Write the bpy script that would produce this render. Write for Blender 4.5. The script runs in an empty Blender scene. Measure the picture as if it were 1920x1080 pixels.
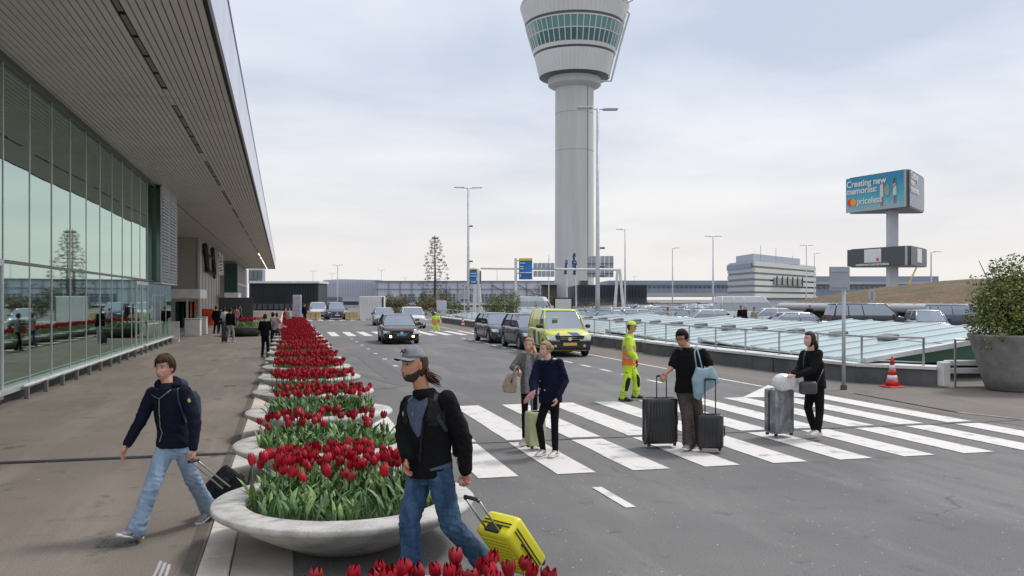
import bpy, math, random
from mathutils import Vector, Matrix, noise
from mathutils.bvhtree import BVHTree
R = math.radians
random.seed(7)
scn = bpy.context.scene
# ------------------------------------------------------------------ camera
F, VX, YH, CH = 1650.0, 538.0, 560.0, 2.25
yaw = math.atan((960 - VX) / F); S_, C_ = math.sin(yaw), math.cos(yaw)
cd = bpy.data.cameras.new('camera'); cam = bpy.data.objects.new('camera', cd)
scn.collection.objects.link(cam); scn.camera = cam
cam.location = (0, 0, CH); cam.rotation_euler = (R(90), 0, -yaw)
cd.sensor_width = 36; cd.lens = F / 1920 * 36; cd.shift_y = 20 / 1920
cd.clip_end = 3000; cd.clip_start = 0.1
# ------------------------------------------------------------------ world, sun, exposure
SUN_EL, SUN_AZ = 55, 70          # azimuth measured from +Y towards +X
w = bpy.data.worlds.new('World'); scn.world = w; w.use_nodes = True
nt = w.node_tree; N, L = nt.nodes, nt.links; N.clear()
def nn(t, **k):
    n = N.new(t)
    for a, b in k.items(): setattr(n, a, b)
    return n
out = nn('ShaderNodeOutputWorld'); bg = nn('ShaderNodeBackground'); bg.inputs[1].default_value = 0.1
sky = nn('ShaderNodeTexSky'); sky.sky_type = 'NISHITA'; sky.sun_disc = False
sky.sun_elevation = R(SUN_EL); sky.sun_rotation = R(SUN_AZ); sky.dust_density = 3
tc = nn('ShaderNodeTexCoord'); sep = nn('ShaderNodeSeparateXYZ'); L.new(tc.outputs['Generated'], sep.inputs[0])
def mth(op, a, b=None, clamp=False):
    m = nn('ShaderNodeMath', operation=op); m.use_clamp = clamp
    for i, v in enumerate((a, b)):
        if v is None: continue
        if isinstance(v, (int, float)): m.inputs[i].default_value = v
        else: L.new(v, m.inputs[i])
    return m.outputs[0]
zc = mth('MAXIMUM', sep.outputs[2], 0.0); den = mth('ADD', zc, 0.12)
cx_ = mth('DIVIDE', sep.outputs[0], den); cy_ = mth('DIVIDE', sep.outputs[1], den)
cmb = nn('ShaderNodeCombineXYZ'); L.new(cx_, cmb.inputs[0]); L.new(cy_, cmb.inputs[1])
no = nn('ShaderNodeTexNoise'); no.inputs['Scale'].default_value = 0.8; no.inputs['Detail'].default_value = 5
no.inputs['Roughness'].default_value = 0.5; no.inputs['Distortion'].default_value = 0.25; L.new(cmb.outputs[0], no.inputs['Vector'])
rp = nn('ShaderNodeValToRGB'); L.new(no.outputs[0], rp.inputs[0])
rp.color_ramp.elements[0].position = 0.36; rp.color_ramp.elements[0].color = (4.15, 4.65, 5.65, 1)
rp.color_ramp.elements[1].position = 0.66; rp.color_ramp.elements[1].color = (6.5, 6.75, 7.2, 1)
hz = nn('ShaderNodeValToRGB'); L.new(zc, hz.inputs[0])
hz.color_ramp.elements[0].position = 0.0; hz.color_ramp.elements[0].color = (1, 1, 1, 1)
hz.color_ramp.elements[1].position = 0.24; hz.color_ramp.elements[1].color = (0, 0, 0, 1)
hm = nn('ShaderNodeMixRGB'); L.new(hz.outputs[0], hm.inputs[0]); L.new(rp.outputs[0], hm.inputs[1]); hm.inputs[2].default_value = (6.75, 6.45, 6.2, 1)
mx = nn('ShaderNodeMixRGB'); mx.inputs[0].default_value = 0.93; L.new(sky.outputs[0], mx.inputs[1]); L.new(hm.outputs[0], mx.inputs[2])
zr = nn('ShaderNodeMapRange'); zr.inputs[1].default_value = 0.3; zr.inputs[2].default_value = 0.9; zr.inputs[3].default_value = 1.0; zr.inputs[4].default_value = 1.4; L.new(zc, zr.inputs[0])
mv_ = nn('ShaderNodeMixRGB', blend_type='MULTIPLY'); mv_.inputs[0].default_value = 1; L.new(mx.outputs[0], mv_.inputs[1]); L.new(zr.outputs[0], mv_.inputs[2])   # an overcast sky is brighter overhead
L.new(mv_.outputs[0], bg.inputs[0]); L.new(bg.outputs[0], out.inputs[0])
sd = bpy.data.lights.new('sun', 'SUN'); sd.energy = 1.5; sd.angle = R(11); sd.color = (1, 0.96, 0.9)
sun = bpy.data.objects.new('sun', sd); scn.collection.objects.link(sun)
dv = Vector((math.sin(R(SUN_AZ)) * math.cos(R(SUN_EL)), math.cos(R(SUN_AZ)) * math.cos(R(SUN_EL)), math.sin(R(SUN_EL))))
sun.rotation_euler = dv.to_track_quat('Z', 'Y').to_euler(); sun.location = (0, 0, 50)
scn.view_settings.view_transform = 'Standard'; scn.view_settings.look = 'None'
scn.view_settings.exposure = 0.5; scn.view_settings.gamma = 1; scn.view_settings.use_curve_mapping = False
scn.render.engine = 'CYCLES'

# ------------------------------------------------------------------ helpers
col = scn.collection
def wp(px, py, d):               # point at depth d (metres along the view axis) seen at a photo pixel
    cx = (px - 960) / F * d
    return Vector((cx * C_ + d * S_, d * C_ - cx * S_, CH + (YH - py) * d / F))
def gp(px, py, z=0.0):
    return wp(px, py, F * (CH - z) / (py - YH))
def atY(px, Y, z=0.0):
    r = (px - 960) / F; d = Y / (C_ - r * S_); p = wp(px, 560, d); p.z = z; return p
UR = Vector((C_, -S_, 0)); UF = Vector((S_, C_, 0)); UZ = Vector((0, 0, 1))   # camera right, camera forward, up

class MB:
    def __init__(s): s.v = []; s.f = []; s.m = []; s.cm = 0
    def add(s, vs, fs):
        o = len(s.v); s.v.extend([Vector(p) for p in vs])
        for f in fs: s.f.append([i + o for i in f]); s.m.append(s.cm)
        return s
    def box(s, c, sz, M=None):
        c = Vector(c); hx, hy, hz_ = sz[0] / 2, sz[1] / 2, sz[2] / 2
        vs = [Vector((x * hx, y * hy, z * hz_)) for x in (-1, 1) for y in (-1, 1) for z in (-1, 1)]
        if M is not None: vs = [M @ p for p in vs]
        return s.add([c + p for p in vs], [(0, 1, 3, 2), (4, 6, 7, 5), (0, 4, 5, 1), (2, 3, 7, 6), (0, 2, 6, 4), (1, 5, 7, 3)])
    def cbox(s, c, sz, M=None, b=0.02):    # box with chamfered edges
        c = Vector(c); h = [k / 2 for k in sz]; b = min(b, min(h) * 0.9); vs = []; idx = {}
        for sx in (-1, 1):
            for sy in (-1, 1):
                for sz_ in (-1, 1):
                    for ax in range(3):
                        p = [sx * h[0], sy * h[1], sz_ * h[2]]
                        for k in range(3):
                            if k != ax: p[k] -= (sx, sy, sz_)[k] * b
                        idx[(sx, sy, sz_, ax)] = len(vs); vs.append(Vector(p))
        fs = []
        for ax in range(3):
            a1, a2 = [k for k in range(3) if k != ax]
            for sg in (-1, 1):
                q = []
                for (p1, p2) in ((-1, -1), (1, -1), (1, 1), (-1, 1)):
                    k = [0, 0, 0]; k[ax] = sg; k[a1] = p1; k[a2] = p2; q.append(idx[(*k, ax)])
                fs.append(q)
        for ax in range(3):
            a1, a2 = [k for k in range(3) if k != ax]
            for p1 in (-1, 1):
                for p2 in (-1, 1):
                    k0 = [0, 0, 0]; k0[ax] = -1; k0[a1] = p1; k0[a2] = p2; k1 = list(k0); k1[ax] = 1
                    fs.append([idx[(*k0, a1)], idx[(*k1, a1)], idx[(*k1, a2)], idx[(*k0, a2)]])
        for sx in (-1, 1):
            for sy in (-1, 1):
                for sz_ in (-1, 1): fs.append([idx[(sx, sy, sz_, k)] for k in range(3)])
        if M is not None: vs = [M @ p for p in vs]
        return s.add([c + p for p in vs], fs)
    def loft(s, rings, cap=True, closed=True):
        n = len(rings[0]); vs = [p for r in rings for p in r]; fs = []
        for i in range(len(rings) - 1):
            for j in range(n if closed else n - 1):
                k = (j + 1) % n
                fs.append((i * n + j, i * n + k, (i + 1) * n + k, (i + 1) * n + j))
        if cap:
            fs.append(tuple(range(n))[::-1]); fs.append(tuple((len(rings) - 1) * n + j for j in range(n)))
        return s.add(vs, fs)
    def tube(s, pts, rad, n=8, cap=True):
        pts = [Vector(p) for p in pts]
        if not hasattr(rad, '__len__'): rad = [rad] * len(pts)
        rings = []; pv = None
        for i, p in enumerate(pts):
            t = (pts[min(i + 1, len(pts) - 1)] - pts[max(i - 1, 0)]); t = t.normalized() if t.length > 1e-9 else Vector((0, 0, 1))
            if pv is None:
                a = Vector((0, 0, 1)) if abs(t.z) < 0.9 else Vector((1, 0, 0)); pv = (a - t * a.dot(t)).normalized()
            else:
                q = pv - t * pv.dot(t); pv = q.normalized() if q.length > 1e-6 else pv
            b = t.cross(pv)
            rings.append([p + (pv * math.cos(2 * math.pi * k / n) + b * math.sin(2 * math.pi * k / n)) * rad[i] for k in range(n)])
        return s.loft(rings, cap)
    def lathe(s, prof, n=24, c=(0, 0, 0), cap=False, jit=0):
        c = Vector(c)
        return s.loft([[c + Vector((r * math.cos(2 * math.pi * k / n), r * math.sin(2 * math.pi * k / n), z)) for k in range(n)] for r, z in prof], cap)
    def ball(s, c, r, M=None, nu=16, nv=10):
        c = Vector(c)
        if not hasattr(r, '__len__'): r = (r, r, r)
        vs = []; fs = []
        for i in range(1, nv):
            th = math.pi * i / nv
            for j in range(nu):
                ph = 2 * math.pi * j / nu
                p = Vector((r[0] * math.sin(th) * math.cos(ph), r[1] * math.sin(th) * math.sin(ph), r[2] * math.cos(th)))
                vs.append(c + (M @ p if M is not None else p))
        a = Vector((0, 0, r[2])); top = len(vs); vs.append(c + (M @ a if M is not None else a)); vs.append(c - (M @ a if M is not None else a))
        for i in range(nv - 2):
            for j in range(nu):
                k = (j + 1) % nu; fs.append((i * nu + j, (i + 1) * nu + j, (i + 1) * nu + k, i * nu + k))
        for j in range(nu):
            k = (j + 1) % nu; fs.append((top, j, k)); fs.append((top + 1, (nv - 2) * nu + k, (nv - 2) * nu + j))
        return s.add(vs, fs)
    def quad(s, a, b, c, d): return s.add([a, b, c, d], [(0, 1, 2, 3)])
    def prism(s, poly, z0, z1):
        n = len(poly)
        vs = [Vector((x, y, z0)) for x, y in poly] + [Vector((x, y, z1)) for x, y in poly]
        return s.add(vs, [tuple(range(n))[::-1], tuple(range(n, 2 * n))] + [(i, (i + 1) % n, n + (i + 1) % n, n + i) for i in range(n)])
    def mesh(s, name, mats, off=None, smooth=False):
        me = bpy.data.meshes.new(name)
        vs = [tuple(p - off) for p in s.v] if off is not None else [tuple(p) for p in s.v]
        me.from_pydata(vs, [], s.f)
        if not isinstance(mats, (list, tuple)): mats = [mats]
        for m in mats: me.materials.append(m)
        if len(mats) > 1: me.polygons.foreach_set('material_index', s.m)
        if smooth: me.polygons.foreach_set('use_smooth', [True] * len(me.polygons))
        me.update(); return me
    def build(s, name, mats, parent=None, smooth=False, off=None):
        if parent is not None and off is None: off = parent.get('_o')
        off = Vector(off) if off is not None else None
        o = bpy.data.objects.new(name, s.mesh(name, mats, off, smooth)); col.objects.link(o)
        if parent is not None: o.parent = parent; 
        if parent is not None and off is not None: o['_o'] = parent['_o']
        return o
def inst(me, name, parent, loc=(0, 0, 0), rot=(0, 0, 0), sc=(1, 1, 1)):
    o = bpy.data.objects.new(name, me); col.objects.link(o); o.parent = parent
    o.location = loc; o.rotation_euler = rot; o.scale = sc; return o
def tag(o, label, cat, group=None, kind=None):
    if label: o['label'] = label
    if cat: o['category'] = cat
    if group: o['group'] = group
    if kind: o['kind'] = kind
    return o
def thing(name, label, cat, loc=(0, 0, 0), rot=0.0, group=None, world=False):
    o = bpy.data.objects.new(name, None); col.objects.link(o); o.location = loc; o.rotation_euler = (0, 0, rot)
    o.empty_display_size = 0.2; tag(o, label, cat, group)
    if world: o['_o'] = tuple(loc)      # parts are given in world coordinates
    return o
def struct(o): o['kind'] = 'structure'; return o
def copy_tree(o, parent=None):
    c = o.copy(); col.objects.link(c); c.parent = parent
    for ch in list(o.children): copy_tree(ch, c)
    return c
def joinroot(mb, name, mats, label, cat, group=None, kind=None, smooth=False):
    # a thing that is one mesh, origin at its base
    zs = min(p.z for p in mb.v); c = sum((p for p in mb.v), Vector()) / len(mb.v); off = Vector((c.x, c.y, zs))
    o = mb.build(name, mats, None, smooth, off); o.location = off
    return tag(o, label, cat, group, kind)

# ------------------------------------------------------------------ materials
MAT = {}
def mat(name, colr, rough=0.6, metal=0.0, var=0.0, vscale=5.0, bump=0.0, bscale=80.0, col2=None, coord='Object',
        spec=None, emit=None, coat=0, vmin=0.35, vmax=0.65, speck=None, sheen=0, trans=0, stretch=None, fine=0.0):
    if name in MAT: return MAT[name]
    m = bpy.data.materials.new(name); m.use_nodes = True; t = m.node_tree; n, l = t.nodes, t.links
    b = n['Principled BSDF']; b.inputs['Base Color'].default_value = (*colr, 1)
    b.inputs['Roughness'].default_value = rough; b.inputs['Metallic'].default_value = metal
    if spec is not None: b.inputs['Specular IOR Level'].default_value = spec
    if coat: b.inputs['Coat Weight'].default_value = coat; b.inputs['Coat Roughness'].default_value = 0.05
    if sheen: b.inputs['Sheen Weight'].default_value = sheen
    if emit: b.inputs['Emission Color'].default_value = (*emit[0], 1); b.inputs['Emission Strength'].default_value = emit[1]
    tcn = n.new('ShaderNodeTexCoord'); vec = tcn.outputs['Object']
    if coord == 'World':
        g = n.new('ShaderNodeNewGeometry'); vec = g.outputs['Position']
    if stretch:
        mp = n.new('ShaderNodeMapping'); mp.inputs['Scale'].default_value = stretch; l.new(vec, mp.inputs[0]); vec = mp.outputs[0]
    cur = None
    if var or col2:
        c2 = col2 or tuple(max(0, c * (1 - var)) for c in colr); c1 = colr if col2 else tuple(min(1, c * (1 + var)) for c in colr)
        nz = n.new('ShaderNodeTexNoise'); nz.inputs['Scale'].default_value = vscale; nz.inputs['Detail'].default_value = 6; nz.inputs['Roughness'].default_value = 0.62
        l.new(vec, nz.inputs['Vector'])
        r = n.new('ShaderNodeValToRGB'); l.new(nz.outputs[0], r.inputs[0])
        r.color_ramp.elements[0].position = vmin; r.color_ramp.elements[0].color = (*c2, 1)
        r.color_ramp.elements[1].position = vmax; r.color_ramp.elements[1].color = (*c1, 1)
        cur = r.outputs[0]
    if fine:
        nf = n.new('ShaderNodeTexNoise'); nf.inputs['Scale'].default_value = bscale; nf.inputs['Detail'].default_value = 3; l.new(vec, nf.inputs['Vector'])
        mr = n.new('ShaderNodeMapRange'); mr.inputs[1].default_value = 0.3; mr.inputs[2].default_value = 0.7
        mr.inputs[3].default_value = 1 - fine; mr.inputs[4].default_value = 1 + fine; l.new(nf.outputs[0], mr.inputs[0])
        mm = n.new('ShaderNodeMixRGB'); mm.blend_type = 'MULTIPLY'; mm.inputs[0].default_value = 1
        if cur is not None: l.new(cur, mm.inputs[1])
        else: mm.inputs[1].default_value = (*colr, 1)
        l.new(mr.outputs[0], mm.inputs[2]); cur = mm.outputs[0]
    if speck:
        vo = n.new('ShaderNodeTexVoronoi'); vo.inputs['Scale'].default_value = speck[0]; l.new(vec, vo.inputs['Vector'])
        rr = n.new('ShaderNodeValToRGB'); l.new(vo.outputs['Distance'], rr.inputs[0])
        rr.color_ramp.elements[0].position = speck[1]; rr.color_ramp.elements[0].color = (1, 1, 1, 1)
        rr.color_ramp.elements[1].position = speck[1] * 1.5; rr.color_ramp.elements[1].color = (0, 0, 0, 1)
        m2 = n.new('ShaderNodeMixRGB'); l.new(rr.outputs[0], m2.inputs[0]); l.new(cur, m2.inputs[1]); m2.inputs[2].default_value = (*speck[2], 1)
        cur = m2.outputs[0]
    if cur is not None: l.new(cur, b.inputs['Base Color'])
    if bump:
        nb = n.new('ShaderNodeTexNoise'); nb.inputs['Scale'].default_value = bscale; nb.inputs['Detail'].default_value = 4; l.new(vec, nb.inputs['Vector'])
        bp = n.new('ShaderNodeBump'); bp.inputs['Strength'].default_value = bump; bp.inputs['Distance'].default_value = 0.01
        l.new(nb.outputs[0], bp.inputs['Height']); l.new(bp.outputs[0], b.inputs['Normal'])
    MAT[name] = m; return m
def ground_mat(name, base, dark, light, stain, spk):
    m = bpy.data.materials.new(name); m.use_nodes = True; t = m.node_tree; n, l = t.nodes, t.links; b = n['Principled BSDF']
    g = n.new('ShaderNodeNewGeometry'); P = g.outputs['Position']
    def nz(scale, det=6, st=None, rough=0.6):
        v = P
        if st: mp = n.new('ShaderNodeMapping'); mp.inputs['Scale'].default_value = st; l.new(P, mp.inputs[0]); v = mp.outputs[0]
        k = n.new('ShaderNodeTexNoise'); k.inputs['Scale'].default_value = scale; k.inputs['Detail'].default_value = det; k.inputs['Roughness'].default_value = rough
        l.new(v, k.inputs['Vector']); return k.outputs[0]
    def ramp(i, a, b_, ca=(0, 0, 0, 1), cb=(1, 1, 1, 1)):
        r = n.new('ShaderNodeValToRGB'); l.new(i, r.inputs[0]); r.color_ramp.elements[0].position = a; r.color_ramp.elements[1].position = b_
        r.color_ramp.elements[0].color = ca; r.color_ramp.elements[1].color = cb; return r.outputs[0]
    def mix(f, a, b_, bt='MIX'):
        k = n.new('ShaderNodeMixRGB'); k.blend_type = bt
        for i, v in enumerate((f, a, b_)):
            if isinstance(v, (int, float)): k.inputs[i].default_value = v
            elif isinstance(v, tuple): k.inputs[i].default_value = (*v, 1)
            else: l.new(v, k.inputs[i])
        return k.outputs[0]
    c = mix(ramp(nz(0.35), 0.35, 0.68), dark, base)                 # broad patches
    c = mix(ramp(nz(1.2, 5, (1, 0.15, 1)), 0.5, 0.75), c, light)     # worn along the driving direction
    c = mix(ramp(nz(2.3, 8), 0.60, 0.72), c, stain); c = mix(ramp(nz(.9, 4, (1, 1, 1)), 0.64, 0.70), c, stain)                  # spots
    c = mix(ramp(nz(60, 3), 0.35, 0.7), mix(0.75, c, (0, 0, 0), 'MIX') if False else mix(1.0, c, (0.72, 0.72, 0.72), 'MULTIPLY'), mix(1.0, c, (1.22, 1.22, 1.22), 'MULTIPLY'))
    vo = n.new('ShaderNodeTexVoronoi'); vo.inputs['Scale'].default_value = spk[0]; l.new(P, vo.inputs['Vector'])
    c = mix(ramp(vo.outputs['Distance'], spk[1], spk[1] * 1.4, (1, 1, 1, 1), (0, 0, 0, 1)), c, spk[2])
    vo2 = n.new('ShaderNodeTexVoronoi'); vo2.inputs['Scale'].default_value = 1.7; l.new(P, vo2.inputs['Vector'])
    c = mix(ramp(vo2.outputs['Distance'], 0.02, 0.03, (1, 1, 1, 1), (0, 0, 0, 1)), c, (0.4, 0.39, 0.37))   # dried gum
    wv_ = n.new('ShaderNodeVectorMath'); wv_.operation = 'ADD'; nzv = n.new('ShaderNodeTexNoise'); nzv.inputs['Scale'].default_value = 1.1; l.new(P, nzv.inputs['Vector']); l.new(P, wv_.inputs[0]); l.new(nzv.outputs['Color'], wv_.inputs[1])
    vc = n.new('ShaderNodeTexVoronoi'); vc.feature = 'DISTANCE_TO_EDGE'; vc.inputs['Scale'].default_value = .16; l.new(wv_.outputs[0], vc.inputs['Vector'])
    ck = n.new('ShaderNodeMath'); ck.operation = 'MULTIPLY'; l.new(ramp(vc.outputs['Distance'], .0012, .003, (1, 1, 1, 1), (0, 0, 0, 1)), ck.inputs[0]); l.new(ramp(nz(.5), .48, .62), ck.inputs[1])
    c = mix(ck.outputs[0], c, (0.085, 0.082, 0.078))                  # fine cracks, here and there
    l.new(c, b.inputs['Base Color']); b.inputs['Roughness'].default_value = 0.86
    bp = n.new('ShaderNodeBump'); bp.inputs['Strength'].default_value = 0.5; bp.inputs['Distance'].default_value = 0.006
    l.new(nz(110, 3), bp.inputs['Height']); l.new(bp.outputs[0], b.inputs['Normal'])
    return m
M_ROAD = ground_mat('asphalt', (0.172, 0.165, 0.157), (0.128, 0.124, 0.120), (0.215, 0.206, 0.195), (0.105, 0.102, 0.099), (8, 0.06, (0.40, 0.39, 0.37)))
M_FARROAD = ground_mat('pale_asphalt', (0.22, 0.215, 0.205), (0.18, 0.178, 0.172), (0.26, 0.25, 0.24), (0.15, 0.148, 0.144), (26, 0.05, (0.4, 0.4, 0.38)))
M_PAVE = ground_mat('pavement_asphalt', (0.215, 0.180, 0.147), (0.165, 0.136, 0.111), (0.265, 0.225, 0.187), (0.105, 0.088, 0.073), (30, 0.06, (0.32, 0.29, 0.25)))
M_MARK = mat('road_paint', (0.66, 0.62, 0.58), 0.75, var=0.0, col2=(0.30, 0.28, 0.26), vscale=2.6, vmin=0.30, vmax=0.45, coord='World', bump=0.3, bscale=90, fine=0.08)
M_KERB = mat('kerb_stone', (0.64, 0.58, 0.50), 0.85, col2=(0.46, 0.42, 0.36), vscale=1.5, coord='World', bump=0.3, bscale=70, fine=0.1)
M_TAR = mat('tar', (0.03, 0.03, 0.032), 0.6, var=0.3, vscale=4, coord='World')
M_CONC = mat('planter_concrete', (0.54, 0.52, 0.485), 0.8, col2=(0.30, 0.28, 0.25), vscale=3.5, vmin=.30, vmax=.56, bump=0.35, bscale=60, fine=0.1)
M_CONCD = mat('pot_concrete', (0.27, 0.262, 0.25), 0.8, col2=(0.17, 0.165, 0.158), vscale=2.4, bump=0.35, bscale=60, fine=0.12)
M_WALLC = mat('parapet_concrete', (0.135, 0.14, 0.142), 0.85, col2=(0.085, 0.088, 0.09), vscale=1.6, coord='World', bump=0.3, bscale=40, fine=0.1)
M_COPE = mat('white_coping', (0.68, 0.67, 0.65), 0.7, col2=(0.45, 0.44, 0.42), vscale=1.3, coord='World', vmin=.3, vmax=.5)
M_SOIL = mat('soil', (0.03, 0.022, 0.016), 0.95, col2=(0.012, 0.009, 0.007), vscale=20, bump=1, bscale=40)
M_SLAT = mat('ceiling_slat', (0.64, 0.595, 0.54), 0.45, col2=(0.57, 0.53, 0.48), vscale=0.6, coord='World', metal=0.15)
M_BLACK = mat('black_gap', (0.012, 0.012, 0.013), 0.8)
M_FASC = mat('fascia_panel', (0.68, 0.70, 0.78), 0.35, metal=0.3, col2=(0.58, 0.6, 0.69), vscale=0.5, coord='World')
M_ALU = mat('aluminium', (0.62, 0.64, 0.63), 0.4, metal=0.4, col2=(0.5, 0.52, 0.51), vscale=2, coord='World')
M_DALU = mat('dark_aluminium', (0.10, 0.115, 0.11), 0.4, metal=0.5)
M_BEIGE = mat('beige_cladding', (0.42, 0.385, 0.34), 0.6, col2=(0.36, 0.33, 0.295), vscale=0.3, coord='World')
M_GREYC = mat('grey_cladding', (0.30, 0.30, 0.29), 0.6, col2=(0.25, 0.25, 0.245), vscale=0.3, coord='World')
M_WHITE = mat('white_paint', (0.78, 0.77, 0.75), 0.5, col2=(0.66, 0.65, 0.63), vscale=2, coord='World')
M_STEEL = mat('steel', (0.42, 0.43, 0.43), 0.4, metal=0.7, var=0.15, vscale=4)
M_GALV = mat('galvanised', (0.52, 0.54, 0.56), 0.5, metal=0.3, col2=(0.43, 0.45, 0.47), vscale=2)
M_TYRE = mat('tyre', (0.018, 0.018, 0.018), 0.85, bump=0.3, bscale=60)
M_RIM = mat('rim', (0.45, 0.45, 0.46), 0.3, metal=0.9)
M_DKPL = mat('dark_plastic', (0.022, 0.023, 0.025), 0.5, var=0.2, vscale=8)
M_HLAMP = mat('headlight_glass', (0.55, 0.57, 0.6), 0.12, metal=0.6)
M_HLIT = mat('lit_headlight', (1, 0.85, 0.65), 0.2, emit=((1, 0.72, 0.45), 7))
def glassmat(name, tint, gl=0.6, base=None, rough=0.02, gcol=None):
    m = bpy.data.materials.new(name); m.use_nodes = True; t = m.node_tree; n, l = t.nodes, t.links; n.remove(n['Principled BSDF'])
    g = n.new('ShaderNodeBsdfGlossy'); g.inputs[0].default_value = (*(gcol or (0.8, 0.9, 0.86)), 1); g.inputs['Roughness'].default_value = rough
    if base: d_ = n.new('ShaderNodeBsdfDiffuse'); d_.inputs[0].default_value = (*base, 1)
    else: d_ = n.new('ShaderNodeBsdfTransparent'); d_.inputs[0].default_value = (*tint, 1)
    fr = n.new('ShaderNodeLayerWeight'); fr.inputs[0].default_value = 0.5
    mr = n.new('ShaderNodeMapRange'); mr.inputs[3].default_value = gl * 0.75; mr.inputs[4].default_value = min(1, gl * 1.35); l.new(fr.outputs['Fresnel'], mr.inputs[0])
    x = n.new('ShaderNodeMixShader'); l.new(mr.outputs[0], x.inputs[0]); l.new(d_.outputs[0], x.inputs[1]); l.new(g.outputs[0], x.inputs[2])
    tcn = n.new('ShaderNodeTexCoord'); nz = n.new('ShaderNodeTexNoise'); nz.inputs['Scale'].default_value = 0.55; nz.inputs['Detail'].default_value = 1
    l.new(tcn.outputs['Object'], nz.inputs['Vector']); bp = n.new('ShaderNodeBump'); bp.inputs['Strength'].default_value = 0.05; bp.inputs['Distance'].default_value = 0.02
    l.new(nz.outputs[0], bp.inputs['Height']); l.new(bp.outputs[0], g.inputs['Normal'])
    l.new(x.outputs[0], n['Material Output'].inputs[0]); return m
M_GLASS = glassmat('terminal_glass', (0.36, 0.54, 0.46), 0.76, gcol=(0.70, 0.88, 0.80))
M_CGLASS = glassmat('car_glass', None, 0.42, base=(0.015, 0.018, 0.02), rough=0.04, gcol=(0.85, 0.92, 1.0))
M_GREENG = glassmat('green_glass', None, 0.22, base=(0.02, 0.055, 0.045), rough=0.1, gcol=(0.5, 0.75, 0.68))
M_TOWERG = glassmat('tower_glass', None, 0.35, base=(0.01, 0.05, 0.055), rough=0.06, gcol=(0.45, 0.8, 0.8))
M_SKYL = glassmat('skylight_glass', None, 0.45, base=(0.42, 0.51, 0.49), rough=0.2, gcol=(0.86, 0.93, 0.94))

# ------------------------------------------------------------------ ground, road, pavement, markings
def sheet(name, poly, z, m, sub=False):
    mb = MB(); mb.add([(x, y, z) for x, y in poly], [tuple(range(len(poly)))]); return struct(mb.build(name, m))
sheet('ground', [(-900, -200), (1500, -200), (1500, 1800), (-900, 1800)], -0.03, M_FARROAD)
sheet('road', [(-0.45, -20), (60, -20), (60, 300), (-0.45, 300)], 0.0, M_ROAD)
M_PATCH = ground_mat('lay_by_paving', (0.175, 0.150, 0.128), (0.15, 0.127, 0.108), (0.2, 0.175, 0.15), (0.12, 0.102, 0.087), (30, 0.06, (0.3, 0.28, 0.25)))
sheet('side_pavement', [(11.95, 19.0), (15.6, 19.0), (14.4, 20.8), (14.1, 28), (14.1, 88), (11.95, 88)], 0.004, M_PATCH)
sheet('corner_pavement', [(12.4, 13.5), (13.3, 10.8), (34, 4.0), (34, 26), (22, 24), (16.2, 20.0), (15.4, 19.3), (12.4, 19.0)], 0.0045, M_PATCH)
pv = sheet('pavement', [(-14, -20), (-0.72, -20), (-0.72, 300), (-14, 300)], 0.0, M_PAVE)
# kerb stones, 1 m each, with open joints
kerb = struct(MB().box((-0.585, 140, -0.03), (0.23, 320, 0.05)).build('kerb', M_TAR))
kme = MB().cbox((0, 0, 0), (0.25, 0.985, 0.09), b=0.008).mesh('kerb_stone', M_KERB)
y = -2.0; k = 0
while y < 64:
    inst(kme, 'kerb_stone', kerb, (-0.585 + random.uniform(-.004, .004), y + 0.5, -0.018 + random.uniform(-.003, .003))); y += 1.0; k += 1
mb = MB()
while y < 160: mb.cbox((-0.585, y + 0.5, -0.018), (0.25, 0.985, 0.09), b=0.008); y += 1.0
o = mb.build('far_kerb_stone', M_KERB, kerb); o['kind'] = 'stuff'
struct(MB().box((-0.80, 60, -0.0), (0.10, 180, 0.012)).build('gutter_joint', mat('gutter_strip', (.105, .088, .072), .8, var=.2, vscale=3, coord='World')))
# gutter apron of pale slabs under the planters
ap = struct(MB().box((-0.2, 60, -0.01), (0.5, 180, 0.03)).build('apron', mat('apron_slab', (0.50, 0.45, 0.385), 0.85, col2=(0.36, 0.325, 0.28), vscale=1, coord='World', fine=0.1, bscale=60, bump=.2)))
# seam across the road and the pavement
mb = MB(); mb.box((4.0, 13.42, 0.003), (36, 0.10, 0.014)); struct(mb.build('expansion_joint', mat('joint_steel', (0.16, 0.175, 0.19), 0.5, metal=0.5, col2=(0.06, 0.065, 0.07), vscale=1.5, coord='World')))
mb = MB(); mb.box((-7, 13.42, 0.006), (13, 0.07, 0.014)); mb.box((-7, 13.3, 0.006), (13, 0.02, 0.010)); struct(mb.build('pavement_joint', M_TAR))
# markings
marks = struct(bpy.data.objects.new('road_markings', None)); col.objects.link(marks)
def stripe(x0, x1, y0, y1, z=0.008, name='zebra_stripe'):
    mb = MB(); nx = 1; ny = max(1, int((y1 - y0) / 0.5)); vs = []; 
    for i in range(ny + 1):
        yy = y0 + (y1 - y0) * i / ny; e = random.uniform(-.008, .008)
        vs += [(x0 + e, yy, z), (x1 + e, yy, z)]
    mb.add(vs, [(2 * i, 2 * i + 1, 2 * i + 3, 2 * i + 2) for i in range(ny)]); return mb.build(name, M_MARK, marks)
for k in range(-1, 10):          # near crossing: half-metre stripes, gap of half a metre, two rows either side of the joint
    x = 2.32 + 1.03 * k
    stripe(x, x + 0.52, 10.75, 13.32)
for k in range(-1, 10):
    x = 2.34 + 1.03 * k
    stripe(x, x + 0.54, 13.52, 18.1)
for k in range(0, 14):
    x = 1.6 + 0.98 * k
    stripe(x, x + 0.5, 53.5, 60.2)
for k in range(0, 16):
    x = 2.0 + 1.1 * k; stripe(x, x + 0.55, 92, 97)
for k in range(-3, 1): stripe(3.52, 3.64, 8.85 + 4.0 * k, 9.9 + 4.0 * k, name='lane_dash')
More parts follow.
